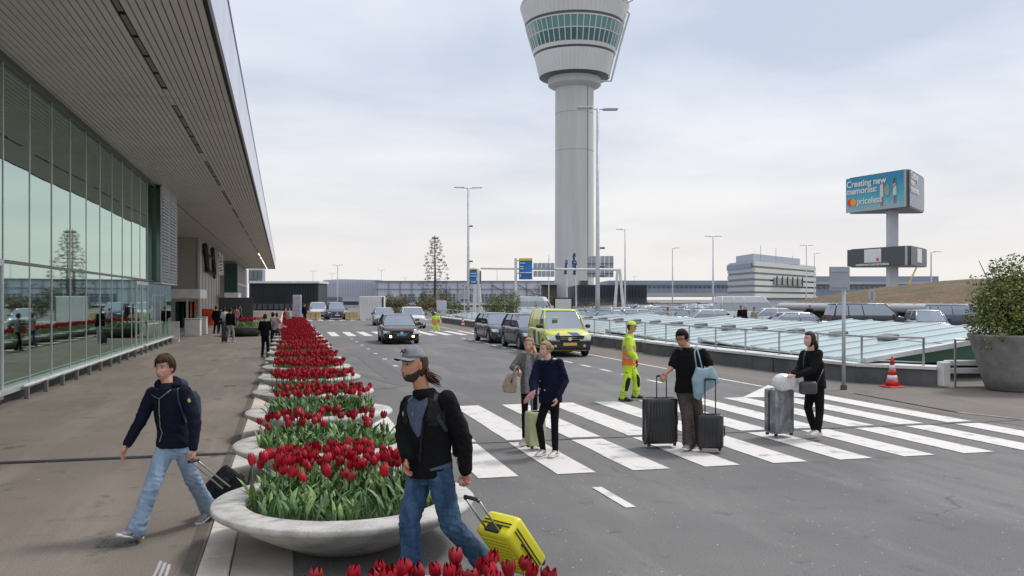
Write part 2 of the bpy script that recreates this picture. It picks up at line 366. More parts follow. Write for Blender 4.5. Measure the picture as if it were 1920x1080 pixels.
for k in range(8): stripe(3.44, 3.60, 25.8 + 3.4 * k, 26.25 + 3.4 * k, name='lane_dash')
for k in range(16): stripe(9.6, 9.74, 19.8 + 1.9 * k, 20.75 + 1.9 * k, name='bay_dash')
stripe(11.72, 11.84, 20.2, 90, name='edge_line')
mb = MB(); a, b, c_ = gp(1392, 745, .008), gp(1440, 722, .008), gp(1520, 744, .008); mb.add([a, c_, b], [(0, 1, 2)]); mb.build('give_way_triangle', M_MARK, marks)
mb = MB(); 
for (x0, y0, x1, y1) in ((1600, 738, 1800, 775), (1800, 775, 1960, 792)):
    p, q = gp(x0, y0), gp(x1, y1); dd = (q - p).normalized(); nrm = Vector((-dd.y, dd.x, 0)) * .03
    for s in (0, .14):
        off = Vector((0, s, .014)); mb.quad(p + off - nrm, q + off - nrm, q + off + nrm, p + off + nrm)
struct(mb.build('drain_channel', mat('drain_steel', (0.3, 0.31, 0.31), 0.5, metal=0.4, var=.3, vscale=3)))
# tyre marks swept into the asphalt, darker rubber
M_RUB = mat('rubber_trace', (0.105, 0.102, 0.10), 0.8, col2=(0.14, 0.137, 0.133), vscale=6, coord='World', bump=.3, bscale=100)
def trace(pts, wd, z=0.005):
    mb = MB(); P = [gp(*p) for p in pts]; P2 = []
    for i in range(len(P) - 1):
        for t in range(6): P2.append(P[i].lerp(P[i + 1], t / 6))
    P2.append(P[-1]); vs = []
    for i, p in enumerate(P2):
        t = (P2[min(i + 1, len(P2) - 1)] - P2[max(0, i - 1)]).normalized(); nn_ = Vector((-t.y, t.x, 0)) * wd * (0.5 if 0 < i < len(P2) - 1 else .1)
        vs += [p + nn_ + UZ * z, p - nn_ + UZ * z]
    mb.add(vs, [(2 * i, 2 * i + 1, 2 * i + 3, 2 * i + 2) for i in range(len(P2) - 1)]); struct(mb.build('tyre_trace', M_RUB))
trace([(665, 660), (690, 675), (722, 700), (760, 722)], 0.5)
trace([(675, 660), (705, 672), (745, 697), (790, 718)], 0.25, .0052)
trace([(672, 700), (700, 708), (735, 718), (765, 724)], 0.3, .0054)
trace([(630, 676), (668, 660)], 0.35, .0056)
trace([(690, 731), (755, 726)], 0.08, .0058)
# drain covers in the pavement
for (px, py, sx, sy) in ((222, 1019, .34, .24), (432, 724, .3, .12)):
    p = gp(px, py); mb = MB()
    mb.box((p.x, p.y, 0.007), (sx, sy, 0.012)); 
    for i in range(7): mb.box((p.x - sx / 2 + sx * (i + .5) / 7, p.y, 0.015), (sx / 14, sy * .85, 0.006))
    struct(mb.build('drain_cover', mat('iron_cover', (0.15, 0.145, 0.135), 0.6, metal=.3, var=.3, vscale=20)))

# ------------------------------------------------------------------ terminal building
ZS = 7.5                                                   # soffit height
def XE(Y): return -1.30 - 0.0045 * Y                        # canopy edge
term = thing('terminal_building', 'long glass-fronted airport terminal with slatted overhanging canopy along the pavement', 'building', (-6, 20, 0))
term['_o'] = (-6.0, 20.0, 0.0)
XG = -5.95
# glass front
gl_lo = MB().box((0, 0, 0), (0.03, 1.93, 2.72)).mesh('glass_pane', M_GLASS)
gl_hi = MB().box((0, 0, 0), (0.03, 1.93, 4.38)).mesh('glass_pane', M_GLASS)
mul = MB().box((0, 0, 0), (0.03, 0.06, 7.2)).mesh('mullion', M_ALU)
T0 = Vector((-6, 20, 0))
for k in range(-5, 14):
    Y = 21.1 + 2.03 * k
    top = Y < 43.0
    inst(mul, 'mullion', term, Vector((XG + 0.014, Y, 3.9 if top else 1.65)) - T0, sc=(1, 1, 1 if top else 0.38))
    jit = random.uniform(-.0035, .0035)
    inst(gl_lo, 'glass_pane', term, Vector((XG, Y + 1.015, 1.66)) - T0, rot=(0, 0, jit))
    if Y < 42: inst(gl_hi, 'glass_pane', term, Vector((XG, Y + 1.015, 5.29)) - T0, rot=(0, 0, jit * .7))
MB().box((XG + .01, 29.5, 3.06), (0.05, 40, 0.07)).build('transom', M_DALU, term)
MB().box((XG + .07, 29.5, 0.26), (0.30, 40, 0.08)).build('sill', M_ALU, term)
MB().box((XG - .1, 29.5, 0.11), (0.30, 40, 0.22)).build('plinth', mat('plinth', (0.05, 0.05, 0.05), .8, var=.3, vscale=2), term)
MB().box((XG + .02, 29.5, 7.42), (0.18, 40, 0.14)).build('head_channel', M_DALU, term)
# doors: silver framed leaves, at the near end and near the far end of the glass
def door(Y0, Y1, z1):
    d = MB()
    for yy in (Y0, (Y0 + Y1) / 2, Y1): d.box((XG + .02, yy, (z1 + .1) / 2), (0.06, 0.09, z1 - .1))
    d.box((XG + .02, (Y0 + Y1) / 2, z1), (0.08, Y1 - Y0 + .1, 0.14)); d.box((XG + .02, (Y0 + Y1) / 2, .14), (0.08, Y1 - Y0, 0.10))
    o = d.build('door', M_ALU, term)
    for s in (-.12, .12): h = MB(); h.tube([(XG + .10, (Y0 + Y1) / 2 + s, .9), (XG + .10, (Y0 + Y1) / 2 + s, 1.25)], .014); h.build('handle', M_STEEL, o)
door(17.1, 21.0, 3.02); door(38.4, 41.4, 2.9)
# interior seen dimly through the glass
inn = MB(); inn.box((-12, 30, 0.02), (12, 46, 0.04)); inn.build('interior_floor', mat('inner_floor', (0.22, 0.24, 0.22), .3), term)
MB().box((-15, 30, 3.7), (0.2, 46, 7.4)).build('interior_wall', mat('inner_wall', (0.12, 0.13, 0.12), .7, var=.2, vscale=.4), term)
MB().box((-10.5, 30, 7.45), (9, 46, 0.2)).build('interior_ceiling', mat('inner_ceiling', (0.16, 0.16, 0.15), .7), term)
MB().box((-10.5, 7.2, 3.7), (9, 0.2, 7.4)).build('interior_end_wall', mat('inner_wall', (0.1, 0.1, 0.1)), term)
for i in range(3):
    s = MB(); yy = 19.4 + i * 1.3; s.cbox((-7.6, yy, .55), (.5, .9, .12)); s.cbox((-7.85, yy, .95), (.12, .9, .8)); s.box((-7.6, yy, .27), (.08, .6, .46))
    tag(joinroot(s, 'green_seat', mat('green_seat', (0.03, 0.32, 0.12), .5), ('green', 'nearest green', 'farther green')[i] + ' lounge seat behind the terminal glass, ' + ('by the door', 'next to the frame', 'beyond the doors')[i], 'seat', 'lounge seats inside'), None, None)
# low protective rail in front of the glass
rail = thing('low_rail', 'knee-high white rail on stubby posts in front of the terminal glass', 'rail', (-5.5, 30, 0), world=True)
for (a, b) in ((16.0, 19.9), (21.6, 38.2), (38.9, 47.5)):
    MB().cbox((-5.66, (a + b) / 2, 0.31), (0.06, b - a, 0.06), b=.012).build('rail_bar', M_WHITE, rail)
    n = int((b - a) / 1.55)
    for i in range(n + 1):
        yy = a + .25 + (b - a - .5) * i / max(1, n)
        MB().cbox((-5.66, yy, 0.14), (0.10, 0.08, 0.28), b=.01).build('post', mat('rail_post', (.20, .20, .195), .7), rail)
# soffit slats
bays = [8, 15, 24.5, 34.5, 44, 52.5, 61, 69, 78, 87, 96, 105, 114, 123, 132, 141, 150, 161]
NR = 31
soff = MB(); soff.quad((-16, 8, ZS + .05), (XE(8), 8, ZS + .05), (XE(161), 161, ZS + .05), (-16, 161, ZS + .05)); soff.build('soffit_backing', M_BLACK, term)
def slat(mb, r, y0, y1, th=.03):
    f0, f1 = (r + 0.085) / NR, (r + 0.915) / NR
    def X(f, Y): return (XG + .05) + (XE(Y) - .06 - (XG + .05)) * f
    a, b, c, d = (X(f0, y0), y0), (X(f1, y0), y0), (X(f1, y1), y1), (X(f0, y1), y1)
    mb.prism([a, b, c, d], ZS, ZS + th)
LR = 20                                                     # the row that holds the lamps
far = MB(); fars = MB()
for bi in range(len(bays) - 1):
    y0, y1 = bays[bi] + .02, bays[bi + 1] - .02
    for r in range(NR):
        if r == LR: continue
        if bi < 7: mb = MB(); slat(mb, r, y0, y1); mb.build('ceiling_slat', M_SLAT, term)
        else: slat(far, r, y0, y1)
    # lamp strip of the bay
    def X(f, Y): return (XG + .05) + (XE(Y) - .06 - (XG + .05)) * f
    mb = MB(); slat(mb, LR, y0, y0 + .9); slat(mb, LR, y1 - .9, y1); mb.build('ceiling_slat', M_SLAT, term)
    n = 5; q = (y1 - y0 - 2.0) / n
    mb = MB(); mbk = MB()
    for i in range(n):
        a = y0 + 1.0 + i * q
        xm = X((LR + .5) / NR, a + q / 2)
        mb.box((xm, a + q / 2, ZS + .03), (0.095, q - .22, 0.02))
    lit = y0 > 104
    mb.build('ceiling_lamp', mat('lamp_lit', (1, .9, .75), .5, emit=((1, .86, .68), 2.2)) if lit else mat('lamp_off', (0.14, 0.135, 0.13), .3), term)
for q in range(26):
    x = XG - .02 - q * .15
    for bi in range(4, len(bays) - 1): far.box((x - .06, (bays[bi] + bays[bi + 1]) / 2, ZS + .015), (.12, bays[bi + 1] - bays[bi] - .04, .03))
o = far.build('far_ceiling_slat', M_SLAT, term); o['kind'] = 'stuff'
# dark reveal and fascia
mb = MB(); mb.add([(XE(8) - .05, 8, ZS - .02), (XE(8) + .0, 8, ZS - .02), (XE(161), 161, ZS - .02), (XE(161) - .05, 161, ZS - .02), (XE(8) - .05, 8, ZS + .08), (XE(8), 8, ZS + .08), (XE(161), 161, ZS + .08), (XE(161) - .05, 161, ZS + .08)],
    [(0, 1, 2, 3), (4, 7, 6, 5), (0, 4, 5, 1), (1, 5, 6, 2), (2, 6, 7, 3), (3, 7, 4, 0)]); mb.build('edge_reveal', M_BLACK, term)
yy = 8.0; farf = MB()
while yy < 161:
    y1 = min(161, yy + 2.4); t = farf if yy > 90 else MB()
    t.prism([(XE(yy) + .01, yy + .012), (XE(yy) + .07, yy + .012), (XE(y1) + .07, y1 - .012), (XE(y1) + .01, y1 - .012)], ZS + .02, 9.1)
    if yy <= 90: t.build('fascia_panel', M_FASC, term)
    yy = y1
o = farf.build('far_fascia_panel', M_FASC, term); o['kind'] = 'stuff'
mb = MB(); mb.prism([(-16, 8), (XE(8) + .09, 8), (XE(161) + .09, 161), (-16, 161)], 9.1, 9.2); mb.build('roof', M_DALU, term)
mb = MB(); mb.prism([(-15.9, 160.9), (XE(161), 160.9), (XE(161), 161), (-15.9, 161)], ZS - .02, 9.1); mb.build('canopy_end', M_GREYC, term)
# louvred box hanging from the canopy
mb = MB(); mb.box((-6.15, 46.2, 5.2), (1.0, 5.6, 4.4)); lb = mb.build('louvre_box', M_GREENG, term)
mb = MB(); mb.box((-5.62, 46.2, 7.25), (0.06, 5.7, 0.5)); mb.box((-5.62, 43.36, 5.2), (0.07, 0.1, 4.5)); mb.box((-5.62, 46.2, 5.2), (0.07, 0.16, 4.5)); mb.box((-5.62, 49.04, 5.2), (0.07, 0.1, 4.5)); mb.box((-6.15, 46.2, 2.98), (1.1, 5.8, 0.08)); mb.build('box_frame', M_GALV, lb)
for i in range(26):
    for q in (44.78, 47.6):
        MB().box((-5.60, q, 3.12 + i * .155), (0.10, 2.6, 0.10), Matrix.Rotation(R(35), 3, 'Y')).build('louvre', M_GALV, lb)
MB().box((-5.9, 43.36, 5.2), (0.12, 0.08, 4.4)).build('box_corner', M_DALU, lb)
# blocks further along
mb = MB(); mb.box((-11.7, 92.7, 3.75), (8.6, 24.6, 7.48)); blk = mb.build('beige_block', M_BEIGE, term)
MB().box((-7.37, 80.36, 3.75), (0.2, 0.2, 7.46)).build('corner_strip', mat('pale_trim', (.55, .54, .50), .6), blk)
for i in range(7): MB().box((-7.385, 84 + i * 3.2, 3.7), (0.04, 0.05, 7.3)).build('panel_joint', M_GREYC, blk)
mb = MB(); mb.box((-13.2, 62, 3.7), (5.0, 33, 7.4)); mb.build('recessed_wall', M_GREYC, term)
mb = MB(); mb.box((-10.2, 148, 3.72), (6.5, 36, 7.42)); g2 = mb.build('far_block', M_GREYC, term)
mb = MB()
for i in range(3): mb.box((-8.25 + i * .62, 129.9, 4.7), (0.5, 0.14, 5.0))
mb.build('green_window', M_GREENG, g2)
MB().box((-6.9, 148, 4.4), (0.1, 30, 0.25)).build('pale_band', M_WHITE, g2)
# black steel letters on the side wall
sg = thing('hanging_letter_sign', 'black open-frame letter sign with small white letters on the beige wall under the canopy', 'sign', (-6.9, 90, 5.3), world=True)
def seg3(mb, pts, r): mb.tube(pts, r, 6)
xs = -7.1
mb = MB()
def sp(px, py, d=None):       # on the wall plane X = xs
    r = (px - 960) / F; dd = xs / (r * C_ + S_); return wp(px, py, dd)
for pl, wd in (([(384, 458), (386, 478), (389, 508)], .42), ([(398, 466), (400, 487), (402, 515)], .36), ([(386, 475), (392, 479), (400, 485)], .25), ([(388, 507), (394, 508), (401, 514), (402, 521)], .28)):
    P = [sp(*q) for q in pl]
    for i in range(len(P) - 1): mb.tube([P[i], P[i + 1]], wd * .55, 4)
mb.build('letter_frame', M_BLACK, sg)
def text_obj(txt, name, m, parent, loc, X, Y, size, ext=.01, align='LEFT', bold=.022):
    cu = bpy.data.curves.new(name, 'FONT'); cu.body = txt; cu.size = size; cu.extrude = ext; cu.align_x = align; cu.offset = size * bold
    o = bpy.data.objects.new(name, cu); col.objects.link(o)
    dg = bpy.context.evaluated_depsgraph_get(); me = bpy.data.meshes.new_from_object(o.evaluated_get(dg)); bpy.data.objects.remove(o); bpy.data.curves.remove(cu)
    me.name = name; me.materials.clear(); me.materials.append(m)
    o = bpy.data.objects.new(name, me); col.objects.link(o); o.parent = parent
    X = Vector(X).normalized(); Yv = Vector(Y).normalized(); Z = X.cross(Yv)
    Mx = Matrix((X, Yv, Z)).transposed().to_4x4(); Mx.translation = Vector(loc) - Vector(parent.get('_o', (0, 0, 0))); o.matrix_local = Mx
    return o
mb = MB()
for (u0, v0, u1, v1) in ((403, 472, 408, 482), (408, 472, 403, 484), (402, 488, 410, 486), (403, 495, 409, 493), (402, 500, 410, 499), (403, 506, 411, 503), (402, 512, 411, 509), (404, 515, 412, 513), (410, 476, 411, 516)):
    mb.tube([sp(u0, v0) + Vector((.35, 0, 0)), sp(u1, v1) + Vector((.35, 0, 0))], .09, 4)
mb.build('white_letter', M_WHITE, sg)
# ------------------------------------------------------------------ entrance furniture by the terminal
def kiosk(px0, px1, Y, z0, z1, dep, label):
    a, b = atY(px0, Y), atY(px1, Y); w_ = b.x - a.x; c = (a + b) / 2
    t = thing('entrance_canopy', label, 'entrance', (c.x, Y, 0), world=True)
    MB().cbox((c.x, Y + dep / 2, (z0 + z1) / 2), (w_, dep, z1 - z0), b=.04).build('canopy_box', M_WHITE, t)
    for x in (a.x + .3, b.x - .9, b.x - .1): MB().box((x, Y + .12, z0 / 2), (.12, .12, z0)).build('column', M_GALV, t)
    return t, a, b
t, a, b = kiosk(310, 376, 66, 2.25, 2.92, 5, 'white flat-roofed entrance canopy over the orange poster wall')
M_POST = mat('poster_mix', (0.55, 0.09, 0.03), .5, col2=(0.30, 0.26, 0.16), vscale=1.3, vmin=.46, vmax=.54)
for i in range(5):
    x = a.x + .5 + i * (b.x - a.x - .9) / 5
    MB().box((x + .2, 67.5, 1.1), (.42, .06, 1.9)).build('poster_panel', M_POST if i > 1 else M_GREENG, t)
t2, a2, b2 = kiosk(420, 447, 100, 2.15, 2.9, 6, 'smaller white entrance canopy farther along the terminal')
MB().box(((a2.x + b2.x) / 2, 101, 1.0), (b2.x - a2.x - .4, .1, 2.0)).build('door_glass', M_GREENG, t2)
p = atY(352, 74); w2 = MB(); w2.box((p.x + 3.4, 79, 1.2), (2.8, .2, 2.3)); 
tag(joinroot(w2, 'glass_screen', mat('smoked_glass', (.045, .055, .06), .25), 'dark glazed screen between the two entrance canopies', 'screen'), None, None)
rd = MB(); q = atY(383, 74); rd.cbox((q.x + .3, 74, .8), (.9, .9, 1.3), b=.05); rd.cbox((q.x + .3, 73.5, 1.1), (.7, .1, .5), b=.02)
tag(joinroot(rd, 'vending_stand', mat('orange_red', (0.62, 0.06, 0.015), .45, var=.3, vscale=2), 'orange-red vending stand beside the entrance canopy', 'stand'), None, None)
def white_bin(px, py, w_, h, label):
    p = gp(px, py); t = thing('waste_bin', label, 'bin', p, world=True, group='white bins by the entrance')
    MB().cbox(p + UZ * (h / 2), (w_, w_, h), b=.03).build('bin_body', M_WHITE, t)
    MB().cbox(p + UZ * (h + .03), (w_ + .06, w_ + .06, .06), b=.02).build('lid', M_GALV, t)
white_bin(362, 630, .9, 1.0, 'wide white bin left of the pair by the poster wall'); white_bin(379, 627, .6, 1.05, 'narrow white bin right of the pair by the poster wall')
# crowd barrier
bp_ = gp(324, 642); t = thing('crowd_barrier', 'white crowd-control barrier at the end of the terminal glass', 'barrier', bp_, world=True)
a, b = gp(313, 641), gp(336, 641); up = UZ
dB = (b - a)
mb = MB(); mb.tube([a + up * .12, a + up * 1.05, b + up * 1.05, b + up * .12, a + up * .12], .02); mb.build('frame', M_WHITE, t)
for i in range(1, 12): MB().tube([a + dB * i / 12 + up * .12, a + dB * i / 12 + up * 1.05], .014, 5).build('bar', M_WHITE, t)
for q in (a, b):
    MB().tube([q + Vector((0, -.28, 0)), q + up * .12, q + Vector((0, .28, 0))], .018, 5).build('foot', M_WHITE, t)
# low white slatted thing at the bottom edge of the view
p = gp(300, 1072); t = thing('white_rack', 'tip of a white slatted rack at the bottom left edge of the view', 'rack', p, world=True)
for i in range(3):
    a = wp(286 + i * 11, 1088, 7.1); b = wp(302 + i * 8, 1052 + i * 3, 7.15); MB().tube([a - UZ * .25, a, b], .013, 6).build('slat', M_WHITE, t)

# ------------------------------------------------------------------ planters and tulips
M_RED = mat('tulip_petal', (0.50, 0.003, 0.020), 0.5, col2=(0.24, 0.001, 0.009), vscale=18, spec=.3, stretch=(1, 1, .3))
M_RED2 = mat('dark_tulip_petal', (0.38, 0.002, 0.015), 0.45, col2=(0.19, 0.001, 0.007), vscale=18, stretch=(1, 1, .3))
M_STEM = mat('stem_green', (0.10, 0.17, 0.05), 0.5)
M_LEAF = mat('tulip_leaf', (0.15, 0.26, 0.10), 0.5, col2=(0.06, 0.14, 0.045), vscale=9)
M_LEAF2 = mat('fresh_leaf', (0.24, 0.36, 0.10), 0.5, col2=(0.12, 0.22, 0.06), vscale=7)
M_GRASS = mat('grass_leaf', (0.11, 0.23, 0.05), 0.6, col2=(0.04, 0.10, 0.02), vscale=7)
PR, PX, PY0, DP = 1.18, 0.52, 8.2, 3.26
prof = [(0.02, 0.0), (0.42, 0.0), (0.50, 0.03), (0.74, 0.14), (0.98, 0.265), (1.12, 0.345), (1.165, 0.37), (1.18, 0.385), (1.18, 0.415), (1.165, 0.43), (0.905, 0.438), (0.885, 0.43), (0.87, 0.34), (0.02, 0.33)]
bowl_me = MB().lathe(prof, 72).mesh('bowl', M_CONC, smooth=True)
bowl_me.polygons.foreach_set('use_smooth', [True] * len(bowl_me.polygons))
def soil_mesh():
    mb = MB(); rings = []
    for i in range(1, 9):
        r = .88 * i / 8; rings.append([Vector((r * math.cos(a * math.pi / 20), r * math.sin(a * math.pi / 20), .41 - .04 * (i / 8) ** 3 + random.uniform(-.012, .02))) for a in range(40)])
    mb.loft(rings, cap=False); mb.add([(0, 0, .42)] + rings[0], [(0, k + 1, (k + 1) % 40 + 1) for k in range(40)]); return mb.mesh('soil', M_SOIL)
soil_me = soil_mesh()
def petals(mb, r, h, openness, n=6, seg=4, wseg=2, base=Vector((0, 0, 0)), rz=0, detail=True):
    for k in range(n):
        a = 2 * math.pi * k / n + rz; inner = k % 2; rr = r * (0.93 if inner else 1.0); hh = h * (1.0 if inner else 0.97)
        rows = []
        for i in range(seg + 1):
            t = i / seg
            rad = rr * (math.sin(math.pi * min(1, .13 + .50 * t)) ** .65) * (1 - (.42 if inner else .34) * (t ** 3.2)) * (1 + openness * t ** 3)
            half = .66 * math.sin(math.pi * (0.10 + .76 * t)) ** .55
            row = []
            for j in range(-wseg, wseg + 1):
                u = j / wseg; ang = a + u * half
                row.append(base + Vector((rad * math.cos(ang), rad * math.sin(ang), hh * t - (.024 * u * u * t * t * hh / .1))))
            rows.append(row)
        w_ = 2 * wseg + 1
        mb.add([p for r_ in rows for p in r_], [(i * w_ + j, i * w_ + j + 1, (i + 1) * w_ + j + 1, (i + 1) * w_ + j) for i in range(seg) for j in range(w_ - 1)])
def leaf(mb, base, az, length, width, lean, seg=5, curl=.5, twist=0.3):
    d = Vector((math.cos(az), math.sin(az), 0)); s = Vector((-math.sin(az), math.cos(az), 0)); rows = []
    p = Vector(base); th = lean; tw = 0
    for i in range(seg + 1):
        t = i / seg; wd = width * (math.sin(math.pi * (.12 + .88 * t)) ** .8 if t < 1 else 0.02)
        dirv = (d * math.sin(th) + UZ * math.cos(th)); nrm = (d * math.cos(th) - UZ * math.sin(th)); sv = s * math.cos(tw) + nrm * math.sin(tw)
        rows.append([p - sv * wd / 2, p + nrm * wd * -.18, p + sv * wd / 2]); p = p + dirv * length / seg; th += curl / seg * (1 + t); tw += twist / seg
    mb.add([q for r_ in rows for q in r_], [(i * 3 + j, i * 3 + j + 1, (i + 1) * 3 + j + 1, (i + 1) * 3 + j) for i in range(seg) for j in range(2)])
flower_me = []
for i in range(8):
    mb = MB(); petals(mb, random.uniform(.038, .047), random.uniform(.088, .112), random.uniform(-.25, .2) if i else .8, seg=5, wseg=2); flower_me.append(mb.mesh('flower', M_RED if i % 3 else M_RED2, smooth=True))
stem_me = []
for i in range(5):
    mb = MB(); lx, ly = random.uniform(-.03, .03), random.uniform(-.03, .03)
    mb.tube([(0, 0, 0), (lx * .4, ly * .4, .15), (lx, ly, .33)], [.006, .005, .0045], 5); stem_me.append((mb.mesh('stem', M_STEM, smooth=True), lx, ly))
leaf_me = []
for i in range(6):
    mb = MB(); leaf(mb, (0, 0, 0), 0, random.uniform(.22, .32), random.uniform(.04, .06), random.uniform(.15, .45), curl=random.uniform(.4, 1.1), twist=random.uniform(-.8, .8)); leaf_me.append(mb.mesh('leaf', M_LEAF if i % 2 else M_LEAF2, smooth=True))
ORD = ['nearest', 'second', 'third', 'fourth', 'fifth', 'sixth', 'seventh', 'eighth', 'ninth', 'tenth', 'eleventh', 'twelfth', 'thirteenth', 'fourteenth', 'fifteenth', 'sixteenth', 'seventeenth', 'eighteenth', 'nineteenth', 'twentieth', 'twenty-first']
tcount = 0
rnd = random.Random(11)
def tul_spots(k):
    pts = []
    n = {0: 115, 1: 46, 2: 82}.get(k, 150 if k > 0 else 62)
    tries = 0
    while len(pts) < n and tries < 9000:
        tries += 1
        a = rnd.uniform(0, 6.283); r = .84 * math.sqrt(rnd.random()); x, yy = r * math.cos(a), r * math.sin(a)
        if k == 0 and yy < -.15 and rnd.random() < .93 : continue
        if k == 0 and x < -.6 and yy < .1: continue
        if k == -1 and (yy > .45 or x < -.5): continue
        if k == 1 and yy < .25 and rnd.random() < .86: continue
        if k == 2 and yy < -.35 and rnd.random() < .4: continue
        if min([(x - q[0]) ** 2 + (yy - q[1]) ** 2 for q in pts] or [9]) < (.055 if k < 3 else .045) ** 2: continue
        pts.append((x, yy))
    return pts
for k in range(-1, 20):
    cy = PY0 + DP * k - (.3 if k < 0 else 0); idx = k + 1
    t = thing('round_planter', ORD[idx] + ' wide shallow concrete bowl planter of red tulips along the kerb, counted from the camera', 'planter', (PX, cy, 0), random.uniform(0, 6), 'concrete bowl planters along the kerb')
    inst(bowl_me, 'bowl', t); inst(soil_me, 'soil', t)
    gl_ = MB(); fl_ = MB(); wd_ = MB()
    spots = tul_spots(k)
    zb = .40
    lab = 'dark red tulip in bloom, one of those in the ' + ORD[idx] + ' planter from the camera'
    for (x, yy) in spots:
        h = rnd.uniform(.84, 1.14) * (.9 if k == 1 else .88 if k == -1 else 1)
        if tcount < 298 and k <= 2:
            g = thing('tulip', lab, 'tulip', (PX + x, cy + yy, zb), rnd.uniform(0, 6.28), 'tulips in the planters')
            sm, lx, ly = rnd.choice(stem_me); inst(sm, 'stem', g, sc=(1, 1, h))
            inst(rnd.choice(flower_me), 'flower', g, (lx, ly, .325 * h), (rnd.gauss(0, .22), rnd.gauss(0, .22), rnd.uniform(0, 6)), sc=(rnd.uniform(.85, 1.15),) * 2 + (rnd.uniform(.85, 1.2),))
            for q in range(2): inst(rnd.choice(leaf_me), 'leaf', g, (0, 0, 0), (0, 0, rnd.uniform(0, 6.28)))
            tcount += 1
        else:
            P = Vector((PX + x, cy + yy, zb)); top = P + Vector((rnd.uniform(-.03, .03), rnd.uniform(-.03, .03), .33 * h))
            wd_.cm = 0; wd_.tube([P, top], .005, 3, cap=False); wd_.cm = 1
            sg_ = 3 if k < 8 else 2
            petals(wd_, .043, .095, rnd.uniform(-.2, .3), n=6 if k < 6 else 4, seg=sg_, wseg=1, base=top, rz=rnd.uniform(0, 6))
    if wd_.v:
        o = wd_.build('tulip_bed', [M_STEM, M_RED], smooth=True); o['label'] = 'mass of dark red tulips filling the ' + ORD[idx] + ' planter from the camera'; o['category'] = 'tulips'; o['kind'] = 'stuff'; o['group'] = 'tulip beds'
    # foliage: broad tulip leaves and thin grassy shoots
    fo = MB(); nl = {-1: 240, 0: 560, 1: 620, 2: 520}.get(k, 330 if k < 8 else 130)
    for i in range(nl):
        a = rnd.uniform(0, 6.283); r = .86 * math.sqrt(rnd.random()); fo.cm = rnd.choice((0, 0, 1))
        big = rnd.random() < .6
        leaf(fo, (PX + r * math.cos(a), cy + r * math.sin(a), zb - .01), rnd.uniform(0, 6.28), rnd.uniform(.14, .30) if big else rnd.uniform(.12, .26), rnd.uniform(.028, .055) if big else .012, rnd.uniform(.05, .6), seg=4 if k < 5 else 2, curl=rnd.uniform(.2, 1.2), twist=rnd.uniform(-1, 1))
    fo.cm = 2
    for i in range({-1: 300, 0: 1300, 1: 1500, 2: 600}.get(k, 150 if k < 8 else 0)):
        a = rnd.uniform(0, 6.283) if k != 0 else rnd.uniform(math.pi * .85, math.pi * 2.0); r = rnd.uniform(.35, .87) if k == 0 else .87 * math.sqrt(rnd.random())
        leaf(fo, (PX + r * math.cos(a), cy + r * math.sin(a), zb - .02), rnd.uniform(0, 6.28), rnd.uniform(.06, .16), .006, rnd.uniform(.1, .8), seg=2, curl=.6, twist=.2)
    o = fo.build('planter_foliage', [M_LEAF, M_LEAF2, M_GRASS], smooth=False); o['label'] = 'green tulip leaves and grassy shoots in the ' + ORD[idx] + ' planter from the camera'; o['category'] = 'foliage'; o['kind'] = 'stuff'; o['group'] = 'foliage in the planters'
# lone planter by the entrance
p = gp(460, 630); t = thing('round_planter', 'round planter with red tulips standing apart by the entrance', 'planter', p)
MB().lathe([(.02, 0), (.7, 0), (1.1, .25), (1.3, .5), (1.3, .58), (1.15, .6), (1.1, .5), (.02, .5)], 40).build('bowl', mat('green_bowl', (.10, .12, .09), .7, var=.2, vscale=3), t, smooth=True)
mb = MB(); mbl = MB()
for i in range(170):
    a = rnd.uniform(0, 6.283); r = 1.1 * math.sqrt(rnd.random()); q = Vector((r * math.cos(a), r * math.sin(a), .5)); petals(mb, .05, .1, .1, n=4, seg=2, wseg=1, base=q + UZ * rnd.uniform(.42, .56))
    for j in range(3): leaf(mbl, q + Vector((rnd.uniform(-.1, .1), rnd.uniform(-.1, .1), 0)), rnd.uniform(0, 6.28), rnd.uniform(.25, .45), .05, rnd.uniform(.05, .4), seg=2)
o = mb.build('blooms', M_RED, t); o['kind'] = 'stuff'; o = mbl.build('leaves', M_LEAF2, t); o['kind'] = 'stuff'
# white seats / sign boards between the planters on the far stretch (pale slabs)
# ------------------------------------------------------------------ control tower
TD = 275.0; tcx = wp(1077, 560, TD); TS = TD / F
def tz(py): return CH + (YH - py) * TS
M_TCONC = mat('tower_concrete', (0.56, 0.555, 0.525), 0.8, col2=(0.49, 0.485, 0.46), vscale=.3, stretch=(1, 1, .08), coord='World', fine=.03, bscale=1.5)
M_TPAN = mat('tower_panel', (0.64, 0.64, 0.63), 0.6, col2=(0.57, 0.57, 0.565), vscale=.08, coord='World')
M_TPAN2 = mat('tower_panel_grey', (0.52, 0.52, 0.515), 0.6, col2=(0.46, 0.46, 0.455), vscale=.08, coord='World')
tw = thing('control_tower', 'tall pale concrete airport control tower with flared glazed cab', 'tower', (tcx.x, tcx.y, 0), world=True)
TC = Vector((tcx.x, tcx.y, 0))
MB().lathe([(36.8 * TS, 0), (36 * TS, tz(300)), (36 * TS, tz(160))], 64, TC).build('shaft', M_TCONC, tw, smooth=True)
for py in (285, 400, 215, 480): MB().lathe([(36.3 * TS, tz(py)), (36.15 * TS, tz(py) + .12)], 64, TC).build('shaft_joint', mat('joint_line', (.30, .295, .28), .8), tw)
for a in (-1.15, .2, 2.0):
    q = TC + Vector((math.cos(a), math.sin(a), 0)) * 36.2 * TS; MB().box((q.x, q.y, tz(160) / 2), (.25, .25, tz(165)), Matrix.Rotation(a, 3, 'Z')).build('shaft_seam', mat('joint_line', (.30, .295, .28)), tw)
